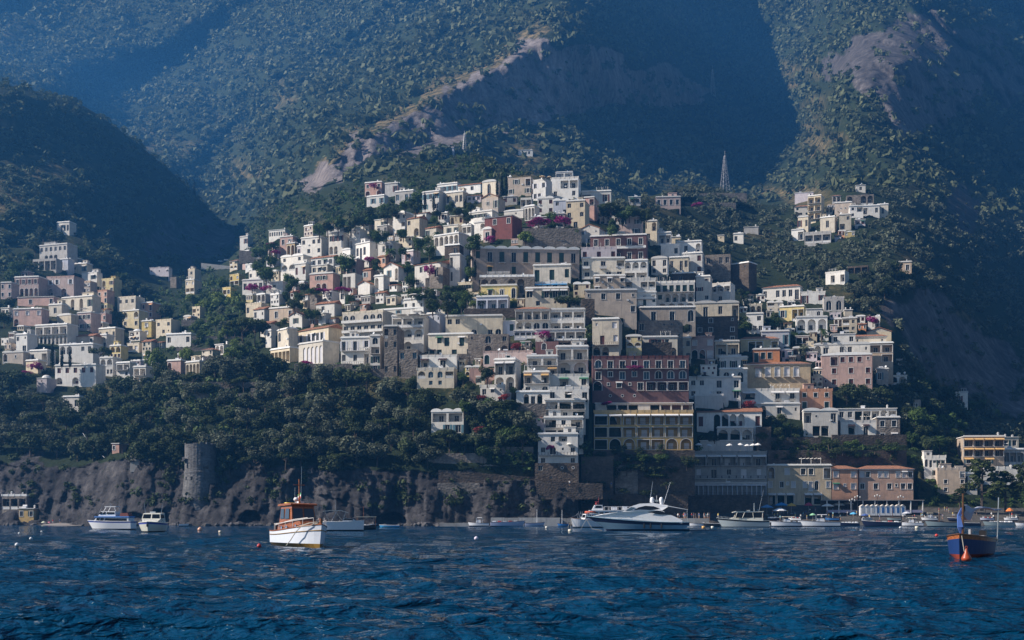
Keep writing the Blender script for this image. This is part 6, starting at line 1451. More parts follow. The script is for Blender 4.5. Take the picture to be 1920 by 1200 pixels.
    for s in (1, -1):
        panes(r, [[(.9, s * 1.66, 3.55), (-.2, s * 1.62, 4.15), (-1.4, s * 1.55, 4.45), (-3.0, s * 1.56, 4.35), (-4.3, s * 1.66, 3.85), (-2.0, s * 1.74, 3.62)][::s], [(-1.9, s * 1.86, 3.28), (-3.6, s * 1.86, 3.56), (-6.6, s * 1.95, 3.1), (-6.4, s * 2.0, 2.75), (-4.0, s * 1.95, 2.85)][::s]], 'window', gl)
    panes(r, [[(2.75, -1.2, 3.42), (2.75, 1.2, 3.42), (1.22, 1.15, 4.40), (1.22, -1.15, 4.40)]], 'windscreen', glass('windscreen', (.06, .10, .14), .03)); panes(r, [[(2.3, s * 1.60, 3.55), (1.3, s * 1.64, 3.5), (.4, s * 1.58, 4.1), (1.15, s * 1.50, 4.25)][::s] for s in (1, -1)], 'windscreen', glass('windscreen', (.06, .10, .14), .03))
    mb = MB(); mb.prism([(-.6, 4.86), (-2.6, 4.98), (-2.6, 5.0), (-.6, 4.90)], -.9, .9); mb.build('sunroof', gl, r)
    for x in (-2.75, -4.45): mb = MB(); mb.lathe([(.28, 0), (.32, .35), (.38, .55), (.40, .95), (.30, 1.25), (.14, 1.38), (.005, 1.40)], (x, .4, 4.7), 12); mb.build('radar_dome', WHT(), r, smooth=True)
    mb = MB(); mb.tube([(-2.3, -.6, 4.8), (-2.9, -.6, 9.0)], [.05, .02], 0, 5); mb.tube([(-4.9, -.6, 4.7), (-6.2, -.6, 8.9)], [.05, .02], 0, 5); mb.tube([(-3.6, 0, 4.9), (-3.6, 0, 6.4)], .05, 0, 5); mb.box((-3.6, 0, 5.4), (.6, 1.2, .35)); mb.build('antenna', STEEL(), r)
    mb = MB(); mb.prism([(-5.5, 4.5), (-9.3, 3.75), (-9.3, 3.68), (-5.5, 4.35)], -1.7, 1.7); mb.build('sun_awning', plain('canvas_white', (.70, .70, .72), .8), r); mb = MB(); [mb.tube([(-9.2, y, 1.4), (-9.2, y, 3.7)], .03, 0, 5) for y in (-1.6, 1.6)]; mb.build('awning_pole', STEEL(), r)
    for s in (1, -1): rail(r, [(x, s * hf((x + L_ / 2) / L_) * .93, sh((x + L_ / 2) / L_)) for x in (-1, 1, 3, 5, 7, 8.6, 9.3)], .7, STEEL(), r=.025)
    for x in (-1.2, -2.4, -4.4): mb = MB(); mb.lathe([(.02, -.7), (.17, -.6), (.18, .1), (.05, .25)], (x, 2.38, .9), 8); mb.build('fender', BLACK(), r)
    mb = MB(); mb.prism([(-9.2, .4), (-10.2, .35), (-10.2, .5), (-9.2, .6)], -2, 2); mb.build('swim_platform', GREYP(), r); mb = MB(); mb.tube([(9.5, .3, 1.9), (8.4, .6, .1), (6.6, 1.2, -.15)], .04, 0, 5); mb.tube([(9.5, .2, 1.9), (10.2, .2, .8), (10.6, .6, -.1)], .03, 0, 4); mb.build('anchor_chain', plain('rope', (.42, .38, .32), .9), r)
    mb = MB(); mb.prism([(-7.3, 1.9), (-9.0, 1.4), (-9.2, 1.1), (-7.3, 1.2)], -1.9, 1.9); mb.build('cockpit', WHT(), r)
    # --- ferry with orange tender, big boat behind
    r = rot(1100, 988, 322, -160, 'work_boat', 'white fishing boat with wooden deck and an orange raft on its wheelhouse', 'boat')
    hull(r, 8.6, 3.0, 2.3, 1.5, .5, (WHT(), BLACK(), BLACK(), WOOD(), paint('gunwale_tan', (.45, .26, .15))), tw=.8, rake=.5, flare=.2)
    mb = MB(); mb.prism([(-2.6, 1.5), (1.0, 1.7), (.6, 3.3), (-2.5, 3.3)], -1.1, 1.1); mb.build('wheelhouse', WHT(), r); panes(r, [[(x, s * 1.115, 2.3), (x + .85, s * 1.115, 2.3), (x + .8, s * 1.115, 3.05), (x + .05, s * 1.115, 3.05)][::-s] for x in (-2.3, -1.2, -.2) for s in (-1, 1)]); panes(r, [[(.86, -.9, 2.35), (.86, .9, 2.35), (.68, .9, 3.1), (.68, -.9, 3.1)]])
    mb = MB(); mb.lathe([(.02, -.25), (1.35, -.2), (1.5, .1), (1.3, .35), (.02, .4)], (-1.0, 0, 3.65), 12); mb.build('raft', paint('raft_orange', (.50, .10, .05), .7), r); mb = MB(); [mb.tube([(x, y, 1.6), (x - .5, y, 3.9)], .04, 0, 5) for x in (1.9, 2.4) for y in (-.6, .6)]; mb.tube([(4.4, 0, 2.3), (3.0, 0, 2.9), (2.2, 0, 3.6)], .04, 0, 5); mb.build('mast', STEEL(), r); mb = MB(); mb.tube([(4.2, .1, 2.1), (5.2, .3, -.1)], .04, 0, 4); mb.tube([(3.6, -.6, 2.0), (3.9, -1.2, -.1)], .04, 0, 4); mb.build('mooring_rope', plain('rope', (.42, .38, .32), .9), r)
    r = rot(1138, 986, 372, 180, 'ferry', 'white ferry with an open upper deck moored behind the long motor yacht', 'ferry')
    hull(r, 15.5, 4.2, 2.6, 2.0, .5, (WHT(), NAVY(), BLACK()), tw=.9, rake=.6)
    mb = MB(); mb.prism([(-6.8, 2.0), (5.4, 2.2), (4.6, 4.4), (-6.8, 4.4)], -1.8, 1.8); mb.build('saloon', WHT(), r); panes(r, [[(x, s * 1.82, 3.0), (x + 1.2, s * 1.82, 3.0), (x + 1.2, s * 1.82, 4.0), (x, s * 1.82, 4.0)][::-s] for x in np.arange(-6.4, 4, 1.5) for s in (-1, 1)])
    mb = MB(); mb.box((-1, 0, 4.5), (12.4, 4.0, .2)); mb.build('upper_deck', WHT(), r); mb = MB(); mb.prism([(1.2, 4.6), (4.4, 4.6), (3.6, 6.1), (1.4, 6.1)], -1.2, 1.2); mb.build('bridge', WHT(), r); panes(r, [[(1.6, s * 1.22, 5.2), (3.6, s * 1.22, 5.2), (3.3, s * 1.22, 5.9), (1.6, s * 1.22, 5.9)][::-s] for s in (-1, 1)])
    rail(r, [(x, 1.9, 4.6) for x in np.arange(-7, 1, 1.3)], 1.0, WHT(), r=.04); rail(r, [(x, -1.9, 4.6) for x in np.arange(-7, 1, 1.3)], 1.0, WHT(), r=.04); mb = MB(); mb.tube([(2.4, 0, 6.1), (2.4, 0, 8.4)], [.09, .04], 0, 6); mb.box((3.0, 0, 7.0), (.9, .5, .25)); mb.box((2.4, 0, 7.6), (.2, 1.4, .12)); mb.lathe([(.3, 0), (.35, .3), (.1, .6)], (3.1, .2, 6.2), 8); mb.build('mast', paint('mast_red', (.35, .05, .05)), r); mb = MB(); mb.box((-2.0, .5, 5.1), (1.6, 1.2, .8)); mb.box((-5.2, 0, 5.2), (1.2, 1.8, 1.0)); mb.build('deck_box', WHT(), r)
    # --- cabin cruiser right of the yacht
    r = rot(1392, 988, 325, 178, 'cabin_cruiser', 'cream topped cabin cruiser with a black sheer line right of the grey barge', 'boat'); L_ = 13.2
    sh, hf = hull(r, L_, 3.8, 2.35, 1.45, .5, (paint('grey_green_hull', (.40, .45, .46)), BLACK(), BLACK()), tw=.85, rake=.9, flare=.2, sheer_col=BLACK(), band=.22)
    cr_ = paint('cream_cabin', (.70, .67, .58)); mb = MB(); mb.prism([(-5.0, 1.4), (3.4, 2.0), (2.2, 2.45), (-5.0, 2.3)], -1.5, 1.5, top=[1, .7, .75, 1]); mb.build('trunk_cabin', cr_, r)
    mb = MB(); mb.prism([(-5.2, 4.0), (1.6, 4.0), (2.6, 3.75), (2.5, 3.6), (-5.1, 3.8)], -1.55, 1.55, top=[1, 1, .9, .9, 1]); mb.build('hard_top', cr_, r); mb = MB()
    for s in (-1, 1):
        for a, b_ in ((-4.8, -4.9), (-2.6, -2.4), (.2, -.4), (2.0, .9)): mb.tube([(a, s * 1.4, 2.3), (b_ + (.6 if a > 1 else 0), s * 1.42, 3.75)], .07, 0, 5)
    mb.build('window_post', cr_, r); panes(r, [[(x, s * 1.36, 2.35), (x + 2.0, s * 1.36, 2.35), (x + 1.9, s * 1.38, 3.65), (x + .1, s * 1.38, 3.65)][::-s] for x in (-4.6, -2.3, -.1) for s in (-1, 1)]); mb = MB(); mb.box((-1.5, 0, 4.15), (.8, .6, .3)); mb.tube([(-2.9, .3, 4.0), (-2.9, .3, 6.1)], [.12, .08], 0, 6); mb.tube([(-4.2, -.3, 4.0), (-5.4, -.3, 9.5)], [.04, .015], 0, 5); mb.build('antenna', STEEL(), r)
    for s in (1, -1): rail(r, [(x, s * hf((x + L_ / 2) / L_) * .93, sh((x + L_ / 2) / L_)) for x in (-.5, 1, 2.5, 4, 5.2, 6.2)], .45, STEEL(), r=.025)
    mb = MB(); mb.lathe([(.3, 0), (.5, .3), (.3, .6), (.02, .7)], (1.2, .3, 2.3), 8); mb.build('cover', paint('yellow', (.65, .45, .04)), r)
    # --- blue fishing boat on the right
    r = rot(1799, 1043, 66, -122, 'fishing_boat', 'bright blue wooden fishing boat with mast and wrapped sail, at right in the bay', 'boat'); r.location.x -= 2.6 * math.cos(R(-122)); r.location.y -= 2.6 * math.sin(R(-122))
    bl = paint('fishing_blue', (.005, .027, .115), .5); sh, hf = hull(r, 5.4, 2.2, 1.15, .80, .4, (bl, paint('boot_red', (.22, .04, .02)), BLACK(), WOOD(), wood('dark_wood', (.10, .045, .02))), tw=.65, rake=.15, flare=.12, p=2.9, sheer_col=wood('dark_wood', (.10, .045, .02)), band=.2)
    mb = MB(); mb.tube([(1.9, 0, .6), (1.8, 0, 3.25)], [.07, .05], 0, 7); mb.build('mast', wood('dark_wood', (.10, .045, .02)), r); mb = MB(); mb.tube([(-2.2, .9, .7), (-2.3, .95, 3.1)], .03, 0, 6); mb.tube([(-.4, -.5, .8), (-.45, -.5, 1.75)], .05, 0, 6); mb.build('pole', STEEL(), r)
    mb = MB(); n = 14
    for i in range(n):
        t0, t1 = i / n, (i + 1) / n
        def pt(t, k):
            a = Vector((1.75, 0, 2.55)) * (1 - t) + Vector((-2.5, .95, 2.45)) * t; sag = -.55 * math.exp(-((t - .12) / .16)**2) - .08 * math.sin(t * 9); th = .06 + .42 * math.exp(-((t - .10) / .13)**2)
            return a + Vector((0, .10 * math.cos(k * 1.05), .0)) + Vector((0, .05 * math.sin(t * 20 + k), th * math.sin(k * 1.05) + sag * .5))
        for k in range(6): mb.face([pt(t0, k), pt(t1, k), pt(t1, k + 1), pt(t0, k + 1)])
    mb.build('wrapped_sail', plain('sailcloth', (.42, .45, .55), .9), r, smooth=True); mb = MB()
    for i in range(5): mb.tube([(1.82, -.06 + .03 * i, 2.5 - .1 * i), (1.75, -.22, 2.1), (1.95, -.20 + .05 * i, 1.5), (1.85, -.05 + .02 * i, .95 + .1 * i)], [.05, .10, .06, .02], 0, 5)
    mb.build('hanging_cloth', paint('cloth_blue', (.05, .11, .32), .9), r); mb = MB(); mb.box((-2.5, .1, 1.05), (.35, .35, .5)); mb.box((-2.55, .1, .6), (.2, .2, .7)); mb.build('outboard_motor', BLACK(), r); mb = MB(); [mb.box((x, 0, .62), (.28, 1.5, .06)) for x in (-1.5, -.2, 1.0)]; mb.build('bench', WOOD(), r); mb = MB(); mb.tube([(-1.2, -.3, .6), (-1.4, -.35, 1.35)], .09, 0, 6); mb.box((-.9, .3, .85), (.6, .5, .4)); mb.build('gear', plain('gear_grey', (.25, .26, .28)), r)
    mb = MB(); mb.tube([(2.6, .1, 1.15), (2.9, .3, .3), (3.0, .5, -.05)], .02, 0, 4); mb.build('mooring_rope', plain('rope', (.42, .38, .32), .9), r)
    # --- boats moored along the beach, each with its own look: x, waterline row, length px, hull, cover, extra, heading, label
    M = [(1306, 986.5, 32, 'white', None, '', 178, 'white inflatable tender tied left of the black barge'), (1334, 986.6, 32, 'black', None, 'mast', 175, 'black barge with a thick bollard mast beside the cabin cruiser'),
         (1474, 986.2, 64, 'white', 'cream', 'top', 178, 'white open boat with dark rail and a flat top, first right of the cabin cruiser'), (1537, 986.3, 74, 'white', None, 'tower', 177, 'white boat with a tall console and hooped top in the beach row'),
         (1590, 985.9, 40, 'navy', None, 'seats', 176, 'navy boat loaded with white cushions in the beach row'), (1652, 986.5, 72, 'navy', None, 'goods', 174, 'long dark navy boat with red and white gear piled in it'),
         (1708, 986.0, 44, 'white', 'cream', 'top', 172, 'white cabin boat with a cream sunshade, right of the long navy boat'), (1768, 986.6, 66, 'grey', None, 'mast', 176, 'grey green wooden boat with a dark mast behind the blue fishing boat'), (1817, 986.0, 40, 'navy', None, '', 178, 'dark boat with a square stern behind the wrapped sail'),
         (1872, 986.0, 58, 'grey', None, 'seats', 176, 'grey long boat at the far right of the beach row'), (1921, 986.1, 36, 'white', None, '', 178, 'white boat cut by the right edge of the view'),
         (952, 986.4, 66, 'palewhite', None, 'cover', 4, 'long pale boat with dark red covers beside the jetty'), (1003, 986.0, 38, 'palewhite', None, 'pole', 4, 'pale boat with a tall white pole before the jetty'), (897, 985.9, 40, 'white', None, 'console', 176, 'grey white inflatable with a standing console left of the jetty'),
         (1056, 986.2, 22, 'blue', None, 'pole', 178, 'small blue boat tied at the end of the jetty'), (345, 986.0, 18, 'white', None, '', 10, 'tiny white skiff at the foot of the cave'), (1433, 987.2, 22, 'white', None, 'mast', 170, 'small white boat tucked at the stern of the cabin cruiser')]
    M += [(1450, 0, 26, 'navy', None, 'seats', 20, 'navy skiff pulled up on the sand left of the arched hotel'), (1490, 0, 24, 'white', None, 'cover', 160, 'white skiff with red covers pulled up on the sand'), (1560, 0, 26, 'blue', None, '', 170, 'small blue skiff on the sand before the white parasols'), (1626, 0, 24, 'white', None, 'seats', 15, 'white skiff on the sand before the beach huts'),
          (1676, 0, 26, 'grey', None, 'mast', 170, 'grey skiff with a short mast on the sand before the beach huts'), (1742, 0, 30, 'white', 'cream', 'top', 175, 'white skiff with a cream top on the sand right of the huts'), (1790, 0, 26, 'navy', None, 'mast', 165, 'navy skiff with a mast behind the wrapped sail'), (1850, 0, 26, 'palewhite', None, 'cover', 178, 'pale skiff with red covers under the spreading pine'), (1895, 0, 26, 'white', None, 'seats', 176, 'white skiff with cushions at the far right of the sand')]
    HC = {'white': WHT(), 'black': BLACK(), 'navy': NAVY(), 'grey': paint('sea_grey', (.22, .28, .30)), 'blue': paint('mid_blue', (.03, .15, .40)), 'palewhite': paint('pale_lilac', (.50, .52, .66))}
    for x, wl, ln, hc, cov, ex, hd, lab in M:
        Y = min(CH * F / (wl - HZ), 392) if wl else 413; k = Y / F; L_ = ln * k; r = rot(x, wl or 977, Y, hd, 'moored_boat', lab, 'boat', 'boats moored along the shore', 0.0 if wl else CH + (HZ - 977) * Y / F + .25)
        b = min(2.6, L_ * .3); sh, hf = hull(r, L_, b, L_ * .11 + .45, L_ * .07 + .35, .3, (HC[hc], BLACK() if hc != 'white' else NAVY(), BLACK(), GREYP(), WHT() if hc in ('navy', 'black') else wood('dark_wood', (.10, .045, .02))), tw=.8, rake=.6, flare=.2, sheer_col=NAVY() if 'dark rail' in lab or 'hooped' in lab else None)
        f0 = L_ * .07 + .3
        if ex in ('top', 'tower', 'console'):
            mb = MB(); mb.prism([(-L_ * .12, f0), (L_ * .14, f0), (L_ * .06, f0 + 1.0), (-L_ * .1, f0 + 1.1)], -b * .3, b * .3); mb.build('console', WHT(), r); panes(r, [[(L_ * .13, -b * .25, f0 + .2), (L_ * .13, b * .25, f0 + .2), (L_ * .065, b * .25, f0 + .95), (L_ * .065, -b * .25, f0 + .95)]], 'windscreen')
            hh = 2.2 if ex == 'tower' else 1.7; mb = MB(); mb.box((-L_ * .06, 0, f0 + hh), (L_ * (.36 if ex == 'top' else .22), b * .8, .12), taper=.9); mb.build('hard_top', plain('canvas_cream', (.62, .55, .42), .9) if cov else WHT(), r); mb = MB(); [mb.tube([(px_, y, f0), (px_ * .9, y, f0 + hh)], .035, 0, 5) for px_ in (-L_ * .2, L_ * .1) for y in (-b * .36, b * .36)]; mb.build('top_frame', STEEL(), r)
        if ex in ('seats', 'goods', 'cover', 'top'):
            for q in range(5):
                mb = MB(); mb.box((-L_ * .38 + q * L_ * .15, rng.uniform(-.2, .2) * b, f0 + .2), (L_ * .1, b * .5, .4 + rng.random() * .3), taper=.85); mb.build('cushion' if ex in ('seats', 'top') else 'cover', [WHT(), plain('red_gear', (.40, .05, .05), .8), GREYP(), plain('red_gear', (.40, .05, .05), .8), WHT()][q] if ex in ('goods', 'cover') else WHT(), r)
        if ex in ('mast', 'pole'): mb = MB(); mb.tube([(L_ * .1, 0, f0), (L_ * .1, 0, f0 + (4.2 if ex == 'pole' or L_ > 8 else 3.2))], [.09, .05] if ex == 'pole' else [.12, .09], 0, 6); mb.build('mast', WHT() if ex == 'pole' else wood('dark_wood', (.10, .045, .02)), r)
        mb = MB(); mb.box((-L_ / 2 - .12, 0, .5), (.3, .3, .9)); mb.box((-L_ / 2 - .1, 0, 1.0), (.42, .32, .3)); mb.build('outboard_motor', BLACK(), r)
    # --- buoys
    def buoy(px, wl, r_, col, lab, kind='ball', grp=None):
        Y = min(CH * F / (wl - HZ), 396); p = ray(px, wl, Y); prof = {'ball': [(.01, -.5), (.7, -.35), (1, 0), (.9, .6), (.5, 1.0), (.18, 1.2), (.01, 1.22)], 'cone': [(.01, -.6), (.9, -.4), (1, 0), (.85, .35), (.42, 1.1), (.24, 1.7), (.2, 1.9), (.01, 1.95)], 'drum': [(.01, -.5), (.8, -.5), (.82, .7), (.01, .75)]}[kind]
        mb = MB(); mb.lathe([(a * r_, z * r_) for a, z in prof], (0, 0, 0), 12)
        if kind == 'cone':
            for k in range(10): a, b_ = 2 * math.pi * k / 10, 2 * math.pi * (k + 1) / 10; mb.tube([(.22 * r_ * math.cos(a), 0, 2.15 * r_ + .22 * r_ * math.sin(a)), (.22 * r_ * math.cos(b_), 0, 2.15 * r_ + .22 * r_ * math.sin(b_))], .07 * r_, 0, 5)
        o = mb.build('buoy', paint('buoy_' + str(col), col, .4), None, (p.x, p.y, .02), smooth=True); tag(o, lab, 'buoy', grp); return o
    buoy(486, 1025, .17, (.42, .025, .02), 'dark red ball buoy left of the varnished cabin boat'); buoy(1812, 1048, .25, (.32, .05, .015), 'orange cone buoy with a ring top before the blue fishing boat', 'cone'); buoy(1756, 1005, .20, (.55, .04, .03), 'bright red ball buoy at the left of the blue fishing boat')
    buoy(893, 1011, .22, (.62, .56, .66), 'pale upright buoy alone in open water mid bay'); buoy(1025, 989.5, .42, (.66, .62, .55), 'square cream float below the jetty end', 'drum'); buoy(1069, 996, .40, (.68, .62, .5), 'cream drum float before the fishing boat with raft', 'drum')
    buoy(1319, 989.5, .5, (.70, .38, .12), 'small orange float right of the long motor yacht', 'drum'); buoy(1336, 989.5, .45, (.70, .68, .6), 'flat white float below the black barge', 'drum'); buoy(1688, 990, .3, (.7, .7, .7), 'white ball float before the cream sunshade boat'); buoy(1719, 990, .5, (.66, .62, .5), 'boxy cream float right of the white ball float', 'drum'); buoy(1878, 986, .35, (.7, .7, .7), 'white float at the far right below the grey long boat')
    for x, y in ((36, 1001), (78, 997.5), (58, 1011), (32, 1023)): SCAT.append(('small white mooring float off the left shore', x, buoy(x, y, .16, (.7, .7, .7), None, grp='white floats off the left shore')))
    buoy(375, 994, .45, (.60, .33, .22), 'salmon float in front of the cave mouth'); buoy(413, 998, .32, (.66, .55, .42), 'tan float right of the salmon float', 'drum')
# ------------------------------------------------------------------ shore, walls, street furniture
CONC = lambda: stucco('concrete', (.52, .48, .43), .5)
def wall(x0, x1, yt, yb, label, col='S', thick=1.0, Y=None, name='retaining_wall', slope=0.0, rough=True):
    """a built wall at its own distance; slope raises the right end (photo rows)"""
    Ya = (depth_at((x0 + x1) / 2, yb) - .6) if Y is None else Y
    k = Ya / F; W = (x1 - x0) * k; H = (yb - yt) * k; o = ray((x0 + x1) / 2, yb, Ya)
    mb = MB(); n = max(2, int(W / 2.5)); top = []
    for i in range(n + 1):
        x = -W / 2 + W * i / n; z = H + slope * k * (i / n - .5) + (rng.uniform(-.12, .12) if rough else 0); top.append((x, z))
    mb.prism([(-W / 2, -4)] + top[:0] + [(W / 2, -4)] + top[::-1], 0, thick)
    ob = mb.build(name, wallmat(col) if col in WALL else col, None, o); tag(ob, label, 'wall'); ob.name = name
    carve(x0, x1, yt - abs(slope) / 2, yb, lambda p: Ya); return ob
def parasol(px, pyb, hpx, wpx, col, label, group=None, Y=None):
    Y = depth_at(px, pyb) - .4 if Y is None else Y; k = Y / F; H = hpx * k; r_ = wpx * k / 2; o = ray(px, pyb, Y)
    r = empty('parasol', o, rng.uniform(0, 1), label, 'parasol', group)
    key = 'parasol%s' % (col,)
    if key not in _unit:
        mb = MB(); mb.lathe([(.50, .74), (.505, .70), (.5, .745), (.30, .88), (.10, .97), (.005, 1.0)], (0, 0, 0), 8); c = mb.mesh('canopy', plain('parasol_%.2f%.2f%.2f' % col, col, .85, var=.04)); mb = MB(); mb.tube([(0, 0, 0), (0, 0, .98)], .018, 0, 5); mb.box((0, 0, .02), (.2, .2, .05)); _unit[key] = (c, mb.mesh('pole', plain('steel_dull', (.3, .3, .3), .5)))
    c, p = _unit[key]; link('canopy', c, r, None, 0, (2 * r_, 2 * r_, H)); link('pole', p, r, None, 0, (H, H, H)); return r
def lattice(px, pyb, hpx, wpx, label, Y=None):
    Y = depth_at(px, pyb) - .5 if Y is None else Y; k = Y / F; H = hpx * k; w0 = wpx * k / 2; r = empty('lattice_mast', ray(px, pyb, Y), .3, label, 'mast'); th = max(.05, .16 * k * 2)
    m = plain('galvanised', (.42, .40, .40), .5, .3); z = 0; n = 9; A = []
    for i in range(n + 1): t = i / n; A.append((w0 * (1 - .82 * t), H * t))
    for sx, sy in ((-1, -1), (1, -1), (1, 1), (-1, 1)): mb = MB(); mb.tube([(sx * a, sy * a, z) for a, z in A], th, 0, 4); mb.build('leg', m, r)
    mb = MB()
    for (a, z0), (b, z1) in zip(A, A[1:]):
        for (p, q) in (((-1, -1), (1, -1)), ((1, -1), (1, 1)), ((1, 1), (-1, 1)), ((-1, 1), (-1, -1))): mb.tube([(p[0] * a, p[1] * a, z0), (q[0] * b, q[1] * b, z1)], th * .6, 0, 3, False); mb.tube([(q[0] * a, q[1] * a, z0), (p[0] * b, p[1] * b, z1)], th * .6, 0, 3, False)
    br = mb.build('bracing', m, r); br['kind'] = 'stuff'
    mb = MB(); [mb.box((0, 0, H * f), (w0 * 1.5, .15, th * 2)) for f in (.72, .86)]; mb.tube([(0, 0, H * .98), (0, 0, H * 1.14)], th * .8, 0, 4); mb.build('antenna', m, r); return r
def car(px, pyb, col, label, yaw=0):
    Y = depth_at(px, pyb) - 2; r = empty('parked_car', ray(px, pyb, Y), yaw, label, 'car', 'cars along the hillside road'); m = paint('car%.2f%.2f' % (col[0], col[2]), col, .25)
    mb = MB(); mb.prism([(-2.1, .35), (2.1, .35), (2.1, .75), (1.2, .92), (.6, 1.42), (-1.2, 1.45), (-1.9, .95), (-2.1, .9)], -.85, .85, top=[1, 1, 1, 1, .8, .8, 1, 1]); mb.build('body', m, r)
    panes(r, [[(-1.2, s * .80, .98), (.95, s * .80, .98), (.5, s * .74, 1.36), (-1.05, s * .74, 1.38)][::-s] for s in (-1, 1)])
    for x in (-1.3, 1.3):
        for y in (-.8, .8):
            mb = MB(); mb.lathe([(.02, -.1), (.32, -.1), (.32, .1), (.02, .1)], (0, 0, 0), 10); mb.v = [(v[0] + x, v[2] + y, v[1] + .33) for v in mb.v]; mb.build('wheel', plain('tyre', (.02, .02, .02), .9), r)
def streetlamp(px, pyb, hpx, label, Y):
    k = Y / F; H = hpx * k; r = empty('street_lamp', ray(px, pyb, Y), 0, label, 'street lamp', 'street lamps along the beach'); mb = MB(); mb.tube([(0, 0, 0), (0, 0, H)], [.09, .05], 0, 6); mb.tube([(-.8, 0, H * .97), (.8, 0, H * .97)], .04, 0, 5); mb.build('pole', MET(), r)
    for x in (-.8, 0, .8): mb = MB(); mb.lathe([(.03, -.5), (.22, -.35), (.28, -.1), (.2, .12), (.01, .2)], (x, 0, H * .97 + (.3 if x == 0 else -.05)), 8); mb.build('lantern', plain('lamp_glass', (.6, .58, .55), .3), r)

def build_shore():
    # the round watch tower
    Y = depth_at(376, 915); k = Y / F; r = empty('watch_tower', ray(376, 925, Y + 2.5), 0, 'round weathered stone watch tower with broken battlements above the sea cliff', 'tower'); rad = 29 * k; Ht = 92 * k
    st = masonry('tower', (.15, .145, .145), 1.1); mb = MB(); mb.lathe([(rad * 1.22, -8), (rad * 1.16, 0), (rad * 1.03, Ht * .38), (rad * 1.05, Ht * .44), (rad, Ht * .45), (rad, Ht), (rad * .86, Ht), (rad * .86, Ht - 1.2), (.01, Ht - 1.2)], (0, 0, 0), 28, jit=.006); mb.build('drum', st, r)
    for i in range(14):
        a = i * 2 * math.pi / 14 + .1; hh = rng.uniform(.25, .75)
        if i not in (3, 9): mb = MB(); mb.box((rad * .93 * math.cos(a), rad * .93 * math.sin(a), Ht + hh / 2 - .02), (.75, 1.35, hh), 0, a); mb.build('merlon', st, r)
    for a, z, w_, h_ in ((-1.25, .78, .5, 1.0), (-2.3, .56, .5, 1.5), (-1.9, .30, .5, 1.1), (-1.0, .52, 1.6, .9), (-2.35, .30, .45, 1.0)):
        q = 1.0 if z > .45 else 1.05; mb = MB(); mb.box((0, 0, 0), (.3, w_, h_)); mb.build('window', glass(), r, (rad * q * math.cos(a) * .995, rad * q * math.sin(a) * .995, Ht * z), a)
    b = MB(); a = -2.6; b.box((0, 0, 0), (1.6, 2.6, .35)); b.box((.55, 0, .7), (.1, 2.6, 1.0)); bal = b.build('balcony', MET(), r, (rad * 1.02 * math.cos(a), rad * 1.02 * math.sin(a), Ht * .66), a)
    # boulders at the foot of the cliff, too many to count
    mb = MB(); rs = random.Random(4)
    for i in range(170):
        u = rs.uniform(-60, 1080) if i % 3 else rs.choice([160, 300, 430, 640, 820]) + rs.gauss(0, 26); Y_ = float(np.interp(u, UU, YY[:, 3])) - rs.uniform(-.5, 2.2); q = ray(u, 985, Y_); r_ = rs.uniform(.3, 1.3) * (1.6 if rs.random() < .12 else 1)
        b = len(mb.v); t_ = bmesh.new(); bmesh.ops.create_icosphere(t_, subdivisions=1, radius=r_)
        for v in t_.verts: mb.v.append((q.x + v.co.x * rs.uniform(.7, 1.4), q.y + v.co.y * rs.uniform(.7, 1.3), .1 + v.co.z * rs.uniform(.5, 1.0)))
        for f_ in t_.faces: mb.f.append(tuple(b + v.index for v in f_.verts)); mb.m.append(0)
        t_.free()
    tag(mb.build('shore_boulders', masonry('boulder', (.12, .11, .11), 1.0)), kind='stuff')
    # jetty and shore slabs
    def slab(x0, x1, yt, yb, Y, dp, name, label, m=None):
        k = Y / F; W = (x1 - x0) * k; z1 = CH + (HZ - yt) * k; mb = MB(); n = max(1, int(W / 4.0)); o = ray((x0 + x1) / 2, HZ, Y); 
        rt = empty(name, (o.x, Y, 0), 0, label, 'jetty')
        for i in range(n): b_ = MB(); b_.box((-W / 2 + (i + .5) * W / n, dp / 2, z1 / 2 - .75 + rng.uniform(-.05, .05)), (W / n - .05, dp, z1 + 1.5)); b_.build('block', m or CONC(), rt)
        return rt
    slab(920, 1050, 970.5, 984, 388, 7, 'jetty', 'sunlit concrete jetty of big blocks running out under the cliff'); slab(824, 922, 980.5, 986, 390, 8, 'low_quay', 'low pale concrete quay at the foot of the cliff')
    slab(1050, 1330, 972, 985, 394, 8, 'quay', 'stone quay edge behind the long motor yacht')
    # stone walls
    WALLY = min(h_[4] for h_ in HOUSES if 'ochre yellow hotel' in h_[5]) - 1.0
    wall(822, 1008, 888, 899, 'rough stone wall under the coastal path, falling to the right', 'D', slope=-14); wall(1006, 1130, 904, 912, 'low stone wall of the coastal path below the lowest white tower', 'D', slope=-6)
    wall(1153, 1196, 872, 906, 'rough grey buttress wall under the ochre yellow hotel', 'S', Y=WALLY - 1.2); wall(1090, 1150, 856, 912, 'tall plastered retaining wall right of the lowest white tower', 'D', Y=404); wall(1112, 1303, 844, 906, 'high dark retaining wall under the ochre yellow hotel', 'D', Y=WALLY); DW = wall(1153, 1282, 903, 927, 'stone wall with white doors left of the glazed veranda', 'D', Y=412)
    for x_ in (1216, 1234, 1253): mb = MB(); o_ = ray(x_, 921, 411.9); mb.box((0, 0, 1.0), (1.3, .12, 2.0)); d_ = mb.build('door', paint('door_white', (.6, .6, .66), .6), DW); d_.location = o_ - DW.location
    wall(1090, 1290, 926, 962, 'rough dark sea wall behind the long motor yacht', 'D', Y=408); wall(1268, 1440, 928, 962, 'dark arched base wall under the glazed veranda', 'D', Y=431)
